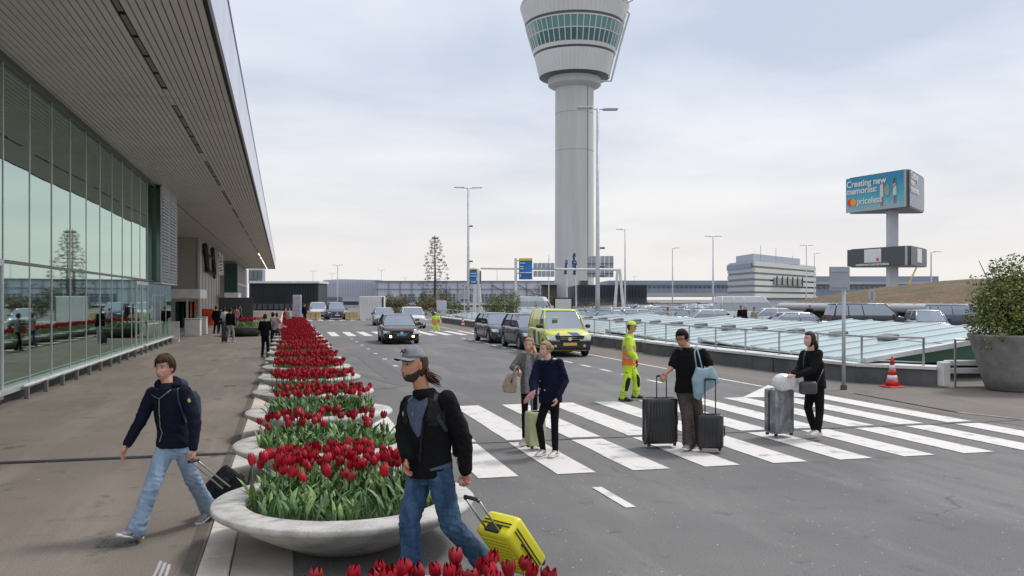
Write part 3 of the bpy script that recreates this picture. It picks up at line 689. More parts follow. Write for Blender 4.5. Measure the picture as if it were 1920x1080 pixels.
MB().lathe([(36 * TS, tz(168)), (47 * TS, tz(163)), (49.5 * TS, tz(161)), (49.5 * TS, tz(145)), (40 * TS, tz(145))], 72, TC).build('collar', M_TPAN2, tw, smooth=False)
def cone_panels(y0, r0, y1, r1, n, name, m, th=.5, gap=.012):
    z0, z1 = tz(y0), tz(y1); a0, a1 = r0 * TS, r1 * TS
    for k in range(n):
        p0, p1 = 2 * math.pi * (k + gap) / n, 2 * math.pi * (k + 1 - gap) / n; vs = []
        for (r, z) in ((a0, z0), (a1, z1)):
            for dr in (0, -th):
                for p in (p0, p1): vs.append(TC + Vector(((r + dr) * math.cos(p), (r + dr) * math.sin(p), z)))
        MB().add(vs, [(0, 1, 5, 4), (2, 6, 7, 3), (0, 4, 6, 2), (1, 3, 7, 5), (4, 5, 7, 6), (0, 2, 3, 1)]).build(name, m, tw)
MB().lathe([(40 * TS, tz(150)), (64.5 * TS, tz(147)), (65.5 * TS, tz(146)), (74 * TS, tz(107)), (73.5 * TS, tz(107)), (76.5 * TS, tz(97)), (76.5 * TS, tz(96)), (90 * TS, tz(56)), (90 * TS, tz(46)), (101 * TS, tz(18)), (102 * TS, tz(15)), (92 * TS, tz(-8)), (84 * TS, tz(-14)), (84 * TS, tz(-45)), (90 * TS, tz(-48)), (60 * TS, tz(-52)), (.1, tz(-54))], 96, TC).build('head_core', M_DALU, tw)
cone_panels(146, 66, 108, 75, 60, 'lower_panel', M_TPAN)
cone_panels(104, 76.8, 97, 78.5, 36, 'sill_panel', M_TPAN, gap=.004)
cone_panels(96.5, 78, 76, 84.3, 48, 'window_pane', M_TOWERG, th=.25, gap=.05)
cone_panels(75, 84.6, 55, 90.6, 48, 'upper_window_pane', mat('pale_tower_glass', (.12, .27, .26), .15, spec=.8), th=.25, gap=.05)
MB().lathe([(84.2 * TS, tz(76.2)), (84.9 * TS, tz(76)), (85 * TS, tz(74.6)), (84 * TS, tz(74.4))], 96, TC).build('window_rail', M_TPAN, tw)
MB().lathe([(90 * TS, tz(55.5)), (91.4 * TS, tz(55)), (91.6 * TS, tz(53)), (90 * TS, tz(53))], 96, TC).build('window_head', M_TPAN, tw)
for k in range(48):
    a = 2 * math.pi * k / 48; d = Vector((math.cos(a), math.sin(a), 0))
    MB().tube([TC + d * 78.2 * TS + UZ * tz(97), TC + d * 91 * TS + UZ * tz(54)], .17, 4).build('window_bar', M_TPAN, tw)
cone_panels(48, 92.5, 16, 102, 72, 'upper_panel', M_TPAN)
cone_panels(15, 102, -8, 93, 72, 'roof_panel', M_TPAN2)
# service ladder down the right side and railing
mb = MB(); P = lambda px, py: wp(px, py, TD - 12)
mb.tube([P(1177, 22), P(1180, 26), P(1170, 60), P(1157, 108), P(1146, 152), P(1126, 152)], .28, 6)
mb.tube([P(1172, 26), P(1160, 70), P(1150, 108), P(1141, 146)], .14, 6); mb.build('service_rail', M_STEEL, tw)
for px, py in ((1168, 2), (1175, 6)): MB().tube([P(px, py), P(px + 12, py - 6)], .2, 5).build('antenna', M_STEEL, tw)
# ------------------------------------------------------------------ distant buildings
def block(px0, px1, y0, y1, d, dep, m, name='box', parent=None, mb=None):
    # box with its front face square to the row of buildings at depth d
    a = wp(px0, 560, d); b = wp(px1, 560, d); f = UF * dep; z0, z1 = max(-.5, CH + (YH - y1) * d / F), CH + (YH - y0) * d / F
    mb2 = mb if mb is not None else MB()
    mb2.prism([(a.x, a.y), (b.x, b.y), (b.x + f.x, b.y + f.y), (a.x + f.x, a.y + f.y)], z0, z1)
    if mb is None: return mb2.build(name, m, parent)
def bthing(name, label, cat, px, d, group=None):
    p = wp(px, 560, d); p.z = 0; return thing(name, label, cat, p, world=True, group=group)
M_HANG = mat('hangar_wall', (0.62, 0.64, 0.69), .6, col2=(0.55, 0.57, 0.63), vscale=.04, coord='World')
M_HANG2 = mat('hangar_grey', (0.48, 0.50, 0.58), .6, col2=(0.43, 0.45, 0.53), vscale=.03, coord='World')
M_DWALL = mat('dark_cladding', (0.055, 0.065, 0.075), .6, col2=(0.04, 0.048, 0.055), vscale=.2, coord='World')
M_BWIN = glassmat('far_window', None, .2, base=(0.03, 0.045, 0.06), rough=.2)
M_PALEW = mat('pale_wall', (0.46, 0.455, 0.45), .7, col2=(0.40, 0.395, 0.39), vscale=.05, coord='World')
M_SLATE = mat('slate_blue', (0.24, 0.27, 0.34), .6, var=.12, vscale=.03, coord='World')
t = bthing('dark_hall', 'long dark-clad hall with white roof edge at the end of the terminal road', 'building', 532, 168)
block(467, 597, 531, 595, 168, 8, M_DWALL, 'wall', t); block(465, 598, 527, 531, 167.5, 9, M_WHITE, 'roof_edge', t)
for i in range(26): block(467.5 + i * 5, 468.2 + i * 5, 532, 568, 167.7, .2, M_BLACK, 'cladding_joint', t)
for i in range(12): block(472 + i * 10.4, 480.5 + i * 10.4, 570, 580, 167.6, .3, M_BWIN, 'window', t)
t = bthing('upper_office', 'small dark blue glazed upper storey just beyond the canopy end', 'building', 479, 172)
block(466, 492, 505, 530, 175, 2, M_SLATE, 'wall', t)
for i in range(3): block(468 + i * 8, 474.5 + i * 8, 508, 524, 174.8, .3, M_BWIN, 'window', t)
t = bthing('hangar', 'wide pale grey hangar with ribbed wall beyond the road', 'building', 660, 255)
mb = MB(); a = wp(597, 560, 255); b = wp(712, 560, 255); f = UF * 60
def zz(py, d=255): return CH + (YH - py) * d / F
pts = [(597, 532), (608, 525), (640, 523.5), (712, 525)]
vs = []
for dd in (Vector((0, 0, 0)), f):
    for (px, py) in pts: q = wp(px, 560, 255) + dd; q.z = zz(py); vs.append(q)
    for px in (712, 597): q = wp(px, 560, 255) + dd; q.z = 0; vs.append(q)
mb.add(vs, [(0, 1, 2, 3, 4, 5)[::-1], (6, 7, 8, 9, 10, 11)] + [(i, (i + 1) % 6, 6 + (i + 1) % 6, 6 + i) for i in range(6)]); mb.build('wall', M_HANG2, t)
for i in range(24): block(598 + i * 4.7, 598.7 + i * 4.7, 528, 556, 254.7, .2, M_HANG, 'rib', t)
block(600, 640, 557, 563, 254.5, .5, M_BWIN, 'window', t); block(634, 672, 565, 572, 200, .5, M_BWIN, 'window', t)
t = bthing('long_hangar', 'long white panelled hangar with rows of small dark windows behind the trees', 'building', 860, 245)
block(704, 1040, 528, 569, 245, 60, M_HANG, 'wall', t); block(702, 1042, 526.4, 528, 244.5, 61, M_SLATE, 'roof_edge', t)
for i in range(16): block(706 + i * 21.6, 707.2 + i * 21.6, 528, 569, 244.6, .3, M_SLATE, 'column', t)
block(704, 1040, 541.5, 542.4, 244.7, .2, M_SLATE, 'rail', t)
for i in range(30):
    for j in range(3):
        if (i % 5) in (4,): continue
        block(750 + i * 7.6, 754.8 + i * 7.6, 551.5 + j * 5, 554.5 + j * 5, 244.4, .2, M_BWIN, 'window', t)
for px in (880, 985, 935):
    a, b = wp(px - 14, 534, 244.3), wp(px + 14, 548, 244.3); MB().tube([a, b], .16, 4).build('brace', M_SLATE, t)
t = bthing('dark_brick_hall', 'dark flat-roofed hall right of the control tower foot', 'building', 1150, 160)
block(1084, 1213, 534, 575, 160, 30, M_DWALL, 'wall', t); block(1088, 1102, 526, 534, 165, 5, M_DALU, 'roof_plant', t)
for i in range(22): block(1086 + i * 5.9, 1086.6 + i * 5.9, 535, 558, 159.7, .2, M_BLACK, 'cladding_joint', t)
t = bthing('small_brown_hut', 'dark brown flat hut left of the control tower foot', 'building', 1030, 170)
block(1018, 1044, 534, 575, 170, 10, mat('brown_wall', (.10, .09, .075), .8), 'wall', t); block(1012, 1048, 531, 534, 169, 12, M_GALV, 'roof', t)
t = bthing('long_terminal_pier', 'long low slate-blue pier building stretching to the office block', 'building', 1290, 420)
block(1140, 1372, 526, 534, 420, 40, M_SLATE, 'roof_band', t); block(1212, 1372, 534, 549, 421, 40, mat('pier_wall', (.25, .29, .36), .6, var=.15, vscale=.03, coord='World'), 'wall', t); block(1200, 1372, 549, 557, 400, 20, M_PALEW, 'lower_wall', t)
for i in range(18): block(1216 + i * 8.6, 1221 + i * 8.6, 537, 540, 420.5, .4, M_BWIN, 'window', t)
t = bthing('far_pier', 'low grey-blue pier building behind the billboard mast', 'building', 1620, 380)
block(1522, 1760, 518, 528, 380, 40, M_SLATE, 'roof_band', t); block(1522, 1760, 528, 533, 379, 40, M_PALEW, 'pale_band', t); block(1522, 1760, 533, 556, 381, 40, mat('pier_wall', (.25, .29, .36)), 'wall', t)
for i in range(22): block(1526 + i * 10, 1532 + i * 10, 536, 541, 380.5, .4, M_BWIN, 'window', t)
# office block, two visible faces
t = bthing('office_block', 'stepped pale office block with dark ribbon windows on the horizon', 'building', 1415, 300)
A, B, Cc = wp(1367, 560, 318), wp(1413, 560, 292), wp(1527, 560, 345)
def fac(P, Q, y0, y1, dref, m, name, out_=0.0, deep=22):
    z1, z0 = CH + (YH - y0) * dref / F, CH + (YH - y1) * dref / F
    d = (Q - P); nrm = Vector((d.y, -d.x, 0)).normalized(); P2, Q2 = P + nrm * out_, Q + nrm * out_
    mb = MB(); mb.prism([(P2.x, P2.y), (Q2.x, Q2.y), (Q2.x - nrm.x * deep, Q2.y - nrm.y * deep), (P2.x - nrm.x * deep, P2.y - nrm.y * deep)], z0, z1); mb.build(name, m, t)
M_OFL = mat('office_left', (.42, .46, .54), .5, col2=(.38, .42, .5), vscale=.05, coord='World'); M_OFR = mat('office_cream', (.66, .655, .61), .6, col2=(.6, .595, .56), vscale=.05, coord='World')
body = MB(); D = A + (Cc - B); body.prism([(A.x, A.y), (B.x, B.y), (Cc.x, Cc.y), (D.x, D.y)], 0, CH + (YH - 488) * 292 / F); body.build('core', M_OFL, t)
for j in range(6):
    y = 490 + j * 12
    fac(A, B, y + (0 if j else 0), y + 7.5, 292, M_OFL, 'spandrel', .6, .6); fac(A, B, y + 7.5, y + 12, 292, M_BWIN, 'ribbon_window', .3, .3)
    fac(B, Cc, y, y + 8.2, 292, M_OFR, 'spandrel', .6, .6); fac(B, Cc, y + 8.2, y + 12, 292, M_BWIN, 'ribbon_window', .3, .3)
fac(A, B, 493, 502, 292, mat('blue_glazing', (.10, .15, .27), .3), 'glazing', .9, .5)
pa, pb = A.lerp(B, .3), B.lerp(Cc, .42)
body = MB(); body.prism([(pa.x, pa.y), (B.x, B.y), (pb.x, pb.y), (pb.x + 15, pb.y + 12)], CH + (YH - 488.5) * 292 / F, CH + (YH - 475.5) * 292 / F); body.build('penthouse', M_OFL, t)
fac(B.lerp(Cc, .26), B.lerp(Cc, .72), 519, 532, 292, mat('logo_wall', (.36, .35, .35), .6), 'lettered_wall', 1.2, .4)
for i in range(6): q = B.lerp(Cc, .28 + i * .085); fac(q, B.lerp(Cc, .285 + i * .085), 515, 534, 292, M_DALU, 'wall_post', 1.7, .4)
for (k, h) in ((.1, 6), (.33, 6), (.6, 3)):
    q = B.lerp(Cc, k); q.z = 15; MB().tube([q, q + UZ * (1 + h * .7)], .1, 4).build('roof_mast', M_STEEL, t)
# white cabin
p = gp(694, 600); t = thing('white_cabin', 'plain white site cabin beside the far crossing', 'cabin', p, world=True)
hw = 22 / F * 92
MB().cbox(p + UF * 1.5 + UZ * 1.25, (4.7 / 2 * 1.0, 3, 2.5), Matrix.Rotation(-yaw, 3, 'Z'), b=.04).build('cabin_wall', M_WHITE, t)
for i in range(9): q = p + UR * (-1.1 + i * .27) - UF * .02 + UZ * 1.2; MB().box(q, (.02, .03, 2.3), Matrix.Rotation(-yaw, 3, 'Z')).build('panel_rib', M_PALEW, t)
MB().box(p + UR * 1.28 + UF * .4 + UZ * 1.25, (.16, .5, 2.4), Matrix.Rotation(-yaw, 3, 'Z')).build('dark_edge', M_DALU, t)
# yellow barrier blocks by the far vans
M_YEL = mat('yellow_block', (.55, .42, .22), .7, var=.2, vscale=2)
for i, px in enumerate((578, 587, 597, 652, 660, 667)):
    p = gp(px, 600); o = joinroot(MB().cbox(p + UZ * .45, (.48, .3, .9), b=.06).cbox(p + UZ * .1, (.52, .5, .2), b=.04), 'barrier_block', M_YEL, ('yellow barrier block left of the far vans, ' + ('leftmost', 'middle', 'rightmost')[i] if i < 3 else 'yellow barrier block between the far van and the cabin, ' + ('leftmost', 'middle', 'rightmost')[i - 3]), 'barrier', 'yellow barrier blocks')
# ------------------------------------------------------------------ lamp posts
def lamp(px, ytop, d, arms=2, r=.09, dirn=0.0, span=1.9, label='', heads=1, z0=0.0):
    b = wp(px, 560, d); b.z = z0; zt = CH + (YH - ytop) * d / F
    t = thing('street_lamp', label, 'lamp post', b, world=True, group='tall lamp posts')
    MB().tube([b, b + UZ * (zt * .14), b + UZ * zt], [r * 1.5, r * 1.2, r * .65], 10).build('pole', M_GALV, t, smooth=True)
    MB().lathe([(r * 2.2, 0), (r * 2.2, .05), (r * 1.6, .12)], 10, b, cap=True).build('base_plate', M_GALV, t)
    D_ = UR * math.cos(dirn) + UF * math.sin(dirn); sides = (-1, 1) if arms == 2 else (arms,)
    for s in sides:
        a = b + UZ * (zt - .1); MB().tube([a, a + D_ * s * span * .45 + UZ * .1], .05, 6).build('arm', M_GALV, t)
        M3 = Matrix.Rotation(-yaw - dirn * 0, 3, 'Z')
        for h in range(heads):
            c = a + D_ * s * span * (.55 + .2 * 0) + UZ * (.12 + .0 * h) + UF * (h * .45)
            MB().cbox(c, (span * .62, .30, .10), M3, b=.03).build('lamp_head', M_GALV, t)
            MB().box(c - UZ * .055, (span * .5, .22, .02), M3).build('lamp_lens', mat('lens', (.6, .62, .65), .2), t)
    return t
t = lamp(1120.5, 203, 74, 2, .16, .25, 2.1, 'tallest twin-headed lamp mast in front of the control tower', heads=2)
b = wp(1120.5, 560, 74)
for py in (465, 500, 517): 
    q = wp(1124, py, 74); MB().cbox(q + UR * .25, (.4, .2, .16), b=.03).build('camera', M_DALU, t)
t = lamp(878, 352, 112, 2, .17, .15, 2.1, 'tall twin-headed lamp mast left of the tower by the blue signs')
for py in (424, 490, 522): MB().cbox(wp(879, py, 112) + UR * .3, (.4, .2, .2), b=.03).build('camera', M_DALU, t)
for px, yt, d, ar, lb in ((1172, 430, 140, -1, 'lamp post just right of the tower with one arm'), (1261, 465, 185, 1, 'single-arm lamp post between the pier and the parked cars'), (1337, 443, 150, 2, 'lamp post left of the office block'), (1512, 460, 190, 2, 'twin-armed lamp post at the right end of the office block'),
                         (1527, 475, 220, 1, 'single-arm lamp post right of the office block'), (633, 497, 240, 2, 'lamp post in front of the ribbed hangar'), (587, 508, 320, 2, 'small lamp post above the dark hall'), (715, 506, 330, 2, 'small lamp post above the hangar left of the cabin'), (623, 513, 360, 2, 'faint lamp post above the hangar roof'), (760, 521, 400, 2, 'faint lamp post left of the monkey puzzle tree'),
                         (932, 502, 300, 2, 'thin lamp post behind the gantry'), (1190, 518, 430, 2, 'thin far lamp post right of the gantry'), (1746, 472, 130, 1, 'lone dark pole right of the billboard'), (1585, 506, 260, 1, 'thin lamp post behind the road sign')):
    lamp(px, yt, d, ar, .13, 0, 1.7, lb)
# ------------------------------------------------------------------ gantry and blue signs
M_BLUE = mat('sign_blue', (0.02, 0.19, 0.50), .4, var=.08, vscale=1); M_SYEL = mat('sign_yellow', (.75, .55, .10), .4)
GD = 118.0
t = bthing('sign_gantry', 'overhead road sign gantry with backs of grey sign panels', 'gantry', 1030, GD)
MB().tube([wp(902, 503, GD + 6), wp(1160, 506, GD - 6)], .15, 8).build('beam', M_WHITE, t)
for pl in (([(893, 505)], (889, 585), (902, 585)), ([(1159, 502)], (1152, 585), (1170, 585))):
    for q in pl[1:]:
        a = wp(q[0], 560, GD); a.z = 0; MB().tube([a, wp(pl[0][0][0] + (3 if q[0] > pl[0][0][0] else -1), 504, GD)], [.24, .18], 8).build('support_leg', M_WHITE, t)
def signbox(x0, y0, x1, y1, d, m, name, t, th=.12, push=0):
    a, b = wp(x0, y1, d), wp(x1, y0, d); mid = (a + b) / 2 - UF * push; w_ = (b - a).dot(UR)
    return MB().cbox(mid, (w_, th, b.z - a.z), Matrix.Rotation(-yaw, 3, 'Z'), b=.02).build(name, m, t)
M_GREYB = mat('sign_back', (.36, .38, .43), .5, metal=.3, var=.1, vscale=1)
for i in range(5): signbox(1000 + i * 8, 493, 1007.4 + i * 8, 506, GD - 1, M_GREYB, 'sign_back_panel', t); signbox(1000 + i * 8, 508, 1007.4 + i * 8, 519, GD - 1, M_GREYB, 'sign_back_panel', t)
for i in range(6): signbox(1101 + i * 8.3, 480, 1108.6 + i * 8.3, 503, GD - 1, M_GREYB, 'sign_back_panel', t); signbox(1101 + i * 8.3, 507, 1108.6 + i * 8.3, 520, GD - 1, M_GREYB, 'sign_back_panel', t)
for y in (494, 512): signbox(1100, y, 1151, y + 1, GD - 1.2, M_DALU, 'sign_rib', t)
t = bthing('road_sign', 'large blue and yellow direction sign on its own white post', 'sign', 968, 100)
b = wp(967, 560, 100); b.z = 0; MB().tube([b, wp(967, 484, 100)], .16, 8).build('post', M_WHITE, t)
signbox(973, 484, 998, 524, 99.8, M_BLUE, 'panel', t, .2); signbox(973, 484, 998, 489, 99.6, M_SYEL, 'yellow_strip', t, .2, .02)
for (x0_, x1_, y) in ((974.5, 985, 492.5), (974.5, 981.5, 499), (974.5, 982, 503), (974.5, 997, 510.5), (974.5, 977.5, 515), (974.5, 977, 517.5)): signbox(x0_, y, x1_, y + 1.7, 99.5, M_WHITE, 'sign_line', t, .2, .03)
for y in (488, 512): MB().tube([wp(967, y, 100), wp(973, y, 100)], .07, 6).build('bracket', M_WHITE, t)
t = bthing('road_sign', 'small blue and yellow sign on the left leg of the gantry', 'sign', 888, 116)
signbox(881, 504, 894, 533, 112, M_BLUE, 'panel', t, .2); signbox(881, 503, 894, 506, 111.8, M_SYEL, 'yellow_strip', t, .2)
for y in (512, 517, 528): signbox(883, y, 892, y + 1.6, 111.7, M_WHITE, 'sign_line', t, .12)
signbox(899.5, 508, 902, 532, 113, M_DALU, 'side_panel', t, 1.4)
# flags
M_FLAG = mat('flag_blue', (.02, .05, .20), .7, col2=(.35, .4, .5), vscale=1.2, vmin=.4, vmax=.5)
for i, (px, yt, fx) in enumerate(((1029, 478, 0), (1063, 483, 1), (1080, 484, 1), (1078, 470, 1))):
    b = wp(px if i < 3 else 1081, 560, 135); b.z = 0; t = thing('flagpole', ('bare white flagpole left of the tower shaft', 'white flagpole with furled blue flag, left of two in front of the tower', 'white flagpole with furled blue flag, second in front of the tower', 'taller flagpole with dark furled flag in front of the tower')[i], 'flagpole', b, world=True)
    top = wp(px, yt, 135); MB().tube([b, top], [.09, .05], 6).build('pole', M_WHITE, t)
    if fx:
        mb = MB(); rings = []
        for j in range(9):
            z = top.z - .3 - j * .28; wdt = .10 + .16 * math.sin(j * .9) ** 2 + j * .015; c = Vector((top.x - .08 - .02 * j, top.y, z))
            rings.append([c + Vector((wdt * math.cos(a), .12 * math.sin(a), 0)) for a in [q * math.pi / 3 for q in range(6)]])
        mb.loft(rings); mb.build('flag', M_FLAG, t, smooth=True)
# ------------------------------------------------------------------ advertising mast
def tri_prism(px_l, px_c, px_r, yl, yc, t, names, dL, dC, dR, mats):
    L_, C0, R_ = wp(px_l, 560, dL), wp(px_c, 560, dC), wp(px_r, 560, dR)
    return L_, C0, R_
BD = 130.0
t = bthing('advertising_mast', 'tall advertising mast with two stacked three-sided billboards', 'billboard', 1673, BD + 5)
base = wp(1673, 560, BD + 5.5); base.z = 0
M_MAST = mat('mast_grey', (.50, .51, .55), .5, var=.06, vscale=.5)
MB().cbox(base + UZ * 9.5, (1.45, 1.2, 19), Matrix.Rotation(-yaw, 3, 'Z'), b=.08).build('mast', M_MAST, t)
def hexbox(pl, pc, pr, y_top, y_bot, name, m):
    Lp, Cp, Rp = wp(pl, 560, BD + 11), wp(pc, 560, BD), wp(pr, 560, BD + 10)
    ctr = (Lp + Cp + Rp) / 3; z1, z0 = CH + (YH - y_top) * BD / F, CH + (YH - y_bot) * BD / F
    poly = []
    for P, Q, Rr in ((Lp, Rp, Cp), (Cp, Lp, Rp), (Rp, Cp, Lp)):
        poly.append(P + (Q - P).normalized() * .9); poly.append(P + (Rr - P).normalized() * .9)
    o = MB().prism([(p.x, p.y) for p in poly], z0, z1).build(name, m, t)
    return Lp, Cp, Rp, z0, z1, o
def face(P, Q, z0, z1, f0, f1, g0, g1, m, name, out_=.06, par=None, th=.08):
    d = (Q - P).normalized(); nrm = Vector((d.y, -d.x, 0)); a, b = P.lerp(Q, f0) + nrm * out_, P.lerp(Q, f1) + nrm * out_
    za, zb = z0 + (z1 - z0) * g0, z0 + (z1 - z0) * g1
    mb = MB(); mb.prism([(a.x, a.y), (b.x, b.y), (b.x - nrm.x * th, b.y - nrm.y * th), (a.x - nrm.x * th, a.y - nrm.y * th)], za, zb); return mb.build(name, m, par or t)
M_BB = mat('billboard_case', (.12, .13, .15), .5, var=.1, vscale=.5)
def ad_mat():
    m = bpy.data.materials.new('advert_print'); m.use_nodes = True; n, l = m.node_tree.nodes, m.node_tree.links; b = n['Principled BSDF']
    g = n.new('ShaderNodeNewGeometry'); s = n.new('ShaderNodeSeparateXYZ'); l.new(g.outputs['Position'], s.inputs[0])
    mr = n.new('ShaderNodeMapRange'); mr.inputs[1].default_value = 15.5; mr.inputs[2].default_value = 21.5; l.new(s.outputs[2], mr.inputs[0])
    nz = n.new('ShaderNodeTexNoise'); nz.inputs['Scale'].default_value = .5; l.new(g.outputs['Position'], nz.inputs['Vector'])
    ad = n.new('ShaderNodeMath'); ad.operation = 'MULTIPLY_ADD'; ad.inputs[1].default_value = .35; l.new(nz.outputs[0], ad.inputs[0]); l.new(mr.outputs[0], ad.inputs[2])
    r = n.new('ShaderNodeValToRGB'); l.new(ad.outputs[0], r.inputs[0]); e = r.color_ramp.elements
    e[0].position = .14; e[0].color = (.50, .42, .33, 1); e[1].position = 1.0; e[1].color = (.02, .25, .42, 1)
    q = e.new(.32); q.color = (.28, .45, .50, 1); q = e.new(.55); q.color = (.07, .42, .52, 1)
    l.new(r.outputs[0], b.inputs['Base Color']); b.inputs['Roughness'].default_value = .5; return m
M_AD = ad_mat()
Lp, Cp, Rp, z0, z1, hb = hexbox(1585, 1704, 1733, 316, 388, 'upper_box', M_BB)
face(Lp, Cp, z0, z1, .015, .93, .02, .98, M_AD, 'advert'); face(Cp, Rp, z0, z1, .05, .97, .04, .96, M_GREYB, 'side_advert')
face(Lp, Cp, z0, z1, .935, .965, .02, .98, M_PALEW, 'frame_strip', .1)
d = (Cp - Lp).normalized(); nrm = Vector((d.y, -d.x, 0))
def onface(P, Q, f, g, o_=.12): dd = (Q - P).normalized(); n_ = Vector((dd.y, -dd.x, 0)); q = P.lerp(Q, f) + n_ * o_; q.z = z0 + (z1 - z0) * g; return q
text_obj('Creating new', 'advert_text', M_WHITE, t, onface(Lp, Cp, .03, .72), d, UZ, 1.42, .03)
text_obj('memories:', 'advert_text', M_WHITE, t, onface(Lp, Cp, .03, .52), d, UZ, 1.42, .03)
text_obj('priceless', 'advert_text', M_WHITE, t, onface(Lp, Cp, .20, .22), d, UZ, 1.42, .03)
for j, (f, cc) in enumerate(((.09, (.75, .04, .02)), (.145, (.85, .35, .03)))):
    c = onface(Lp, Cp, f, .30, .12 + .02 * j); mb = MB(); n_ = 28
    mb.add([c + d * math.cos(a) * .58 + UZ * math.sin(a) * .58 for a in [2 * math.pi * q / n_ for q in range(n_)]], [tuple(range(n_))]); mb.build('advert_disc', mat('disc%d' % j, cc, .5), t)
M_PSK = mat('print_skin', (.32, .16, .10), .6); M_PWH = mat('print_white', (.6, .6, .58), .6); M_PDK = mat('print_dark', (.06, .05, .06), .6)
def figure(f, h0, h1, arm):
    def pl(pts, m, o_): mb = MB(); mb.add([onface(Lp, Cp, f + x * .1, h0 + (h1 - h0) * y, o_) for x, y in pts], [tuple(range(len(pts)))]); mb.build('printed_figure', m, t)
    pl([(-.16, 0), (-.06, 0), (-.03, .4), (-.2, .4)], M_PSK, .125); pl([(.08, 0), (.18, 0), (.2, .4), (.02, .4)], M_PSK, .126)
    pl([(-.28, .32), (.3, .32), (.24, .75), (.1, .82), (-.12, .82), (-.24, .74)], M_PWH, .13); pl([(.2, .72), (arm, .55), (arm, .62), (.22, .8)], M_PSK, .135)
    pl([(-.1, .8), (.12, .8), (.14, .95), (.02, 1.0), (-.12, .94)], M_PSK, .134); pl([(-.16, .74), (-.04, .86), (.1, .97), (.06, 1.03), (-.14, 1.0), (-.2, .86)], M_PDK, .138)
figure(.60, .10, .86, .55); figure(.80, .14, .80, -.5)
mb = MB(); c = onface(Lp, Cp, .685, .5, .14); mb.add([c + d * math.cos(a) * .5 + UZ * math.sin(a) * .9 for a in [2 * math.pi * q / 14 for q in range(14)]], [tuple(range(14))]); mb.build('printed_bag', mat('print_green', (.10, .22, .14), .6, col2=(.5, .5, .45), vscale=4), t)
d2 = (Rp - Cp).normalized()
for j, tx in enumerate(('Creating', 'new', 'memories')): text_obj(tx, 'side_text', M_WHITE, t, onface(Cp, Rp, .08, .78 - .18 * j), d2, UZ, 1.5, .03)
Lp, Cp, Rp, z0, z1, hb2 = hexbox(1588, 1706, 1738, 460, 497, 'lower_box', M_BB)
M_DBB = mat('dark_panel', (.075, .08, .095), .5)
face(Lp, Cp, z0, z1, .01, .93, .03, .97, M_DBB, 'dark_advert'); face(Cp, Rp, z0, z1, .05, .97, .03, .97, mat('dark_panel2', (.13, .14, .16), .5), 'dark_side_advert')
face(Lp, Cp, z0, z1, .30, .57, .22, .93, M_WHITE, 'white_card', .12); face(Cp, Rp, z0, z1, .38, .64, .2, .92, M_WHITE, 'white_card', .12); face(Lp, Cp, z0, z1, .935, .965, .02, .98, M_PALEW, 'frame_strip', .1)
text_obj('mastercard.com/priceless', 'web_line', M_WHITE, t, onface(Lp, Cp, .16, .06), d, UZ, .62, .03)
c = onface(Lp, Cp, .52, .36, .2); mb = MB(); mb.add([c + d * math.cos(a) * .25 + UZ * math.sin(a) * .25 for a in [2 * math.pi * q / 16 for q in range(16)]], [tuple(range(16))]); mb.build('card_disc', mat('disc0', (.75, .04, .02)), t)
# yellow crane arm far off
p0, p1 = wp(1708, 556, 300), wp(1719, 500, 300); mb = MB(); mb.tube([wp(1704, 532, 300), p1], .35, 4); mb.tube([wp(1706, 560, 300), wp(1706, 530, 300)], .5, 4); joinroot(mb, 'crane', mat('crane_yellow', (.6, .42, .12), .6), 'small yellow crane far behind the billboard mast', 'crane')
# ------------------------------------------------------------------ sedum roof mound
M_SEDUM = mat('sedum', (0.15, 0.085, 0.04), .9, col2=(0.065, 0.06, 0.024), vscale=.35, coord='World', fine=.35, bscale=3.2, bump=1)
c0 = wp(2010, 560, 96); c0.z = 0; t = thing('sedum_roof', 'low domed roof covered with brown sedum behind the parked cars', 'roof', c0, world=True)
rx, ry, hgt = 30.5, 24, 3.0
mb = MB(); rings = []; NA = 96
for i in range(0, 15):
    q = 1 - i / 14.0; rr_ = math.sin(q * math.pi / 2) if i else 1
    rings.append([c0 + UR * rx * q * math.cos(a) + UF * ry * q * math.sin(a) + UZ * (1.75 + hgt * (1 - q ** 2.0) + .16 * noise.noise(Vector((q * 9 * math.cos(a), q * 9 * math.sin(a), 3))) * (1 - q * .6)) for a in [2 * math.pi * k / NA for k in range(NA)]])
mb.loft(rings[:-1], cap=False); mb.build('sedum_cover', M_SEDUM, t, smooth=True)
mb = MB(); mb.loft([[c0 + UR * rx * s * math.cos(a) + UF * ry * s * math.sin(a) + UZ * z for a in [2 * math.pi * k / NA for k in range(NA)]] for s, z in ((.985, .95), (1.02, 1.0), (1.035, 1.35), (1.02, 1.72), (.99, 1.80))]); mb.build('rim', M_PALEW, t, smooth=True)
mb = MB(); mb.loft([[c0 + UR * rx * s * math.cos(a) + UF * ry * s * math.sin(a) + UZ * z for a in [2 * math.pi * k / 40 for k in range(40)]] for s, z in ((.93, 0), (.93, 1.0))]); mb.build('dark_wall', M_DWALL, t)
mb = MB()
for k in range(150):
    a = 2 * math.pi * k / 150; mb.box(c0 + UR * rx * 1.005 * math.cos(a) + UF * ry * 1.005 * math.sin(a) + UZ * 1.85, (.22, .22, .12))
o = mb.build('rim_blocks', M_PALEW, t); o['kind'] = 'stuff'
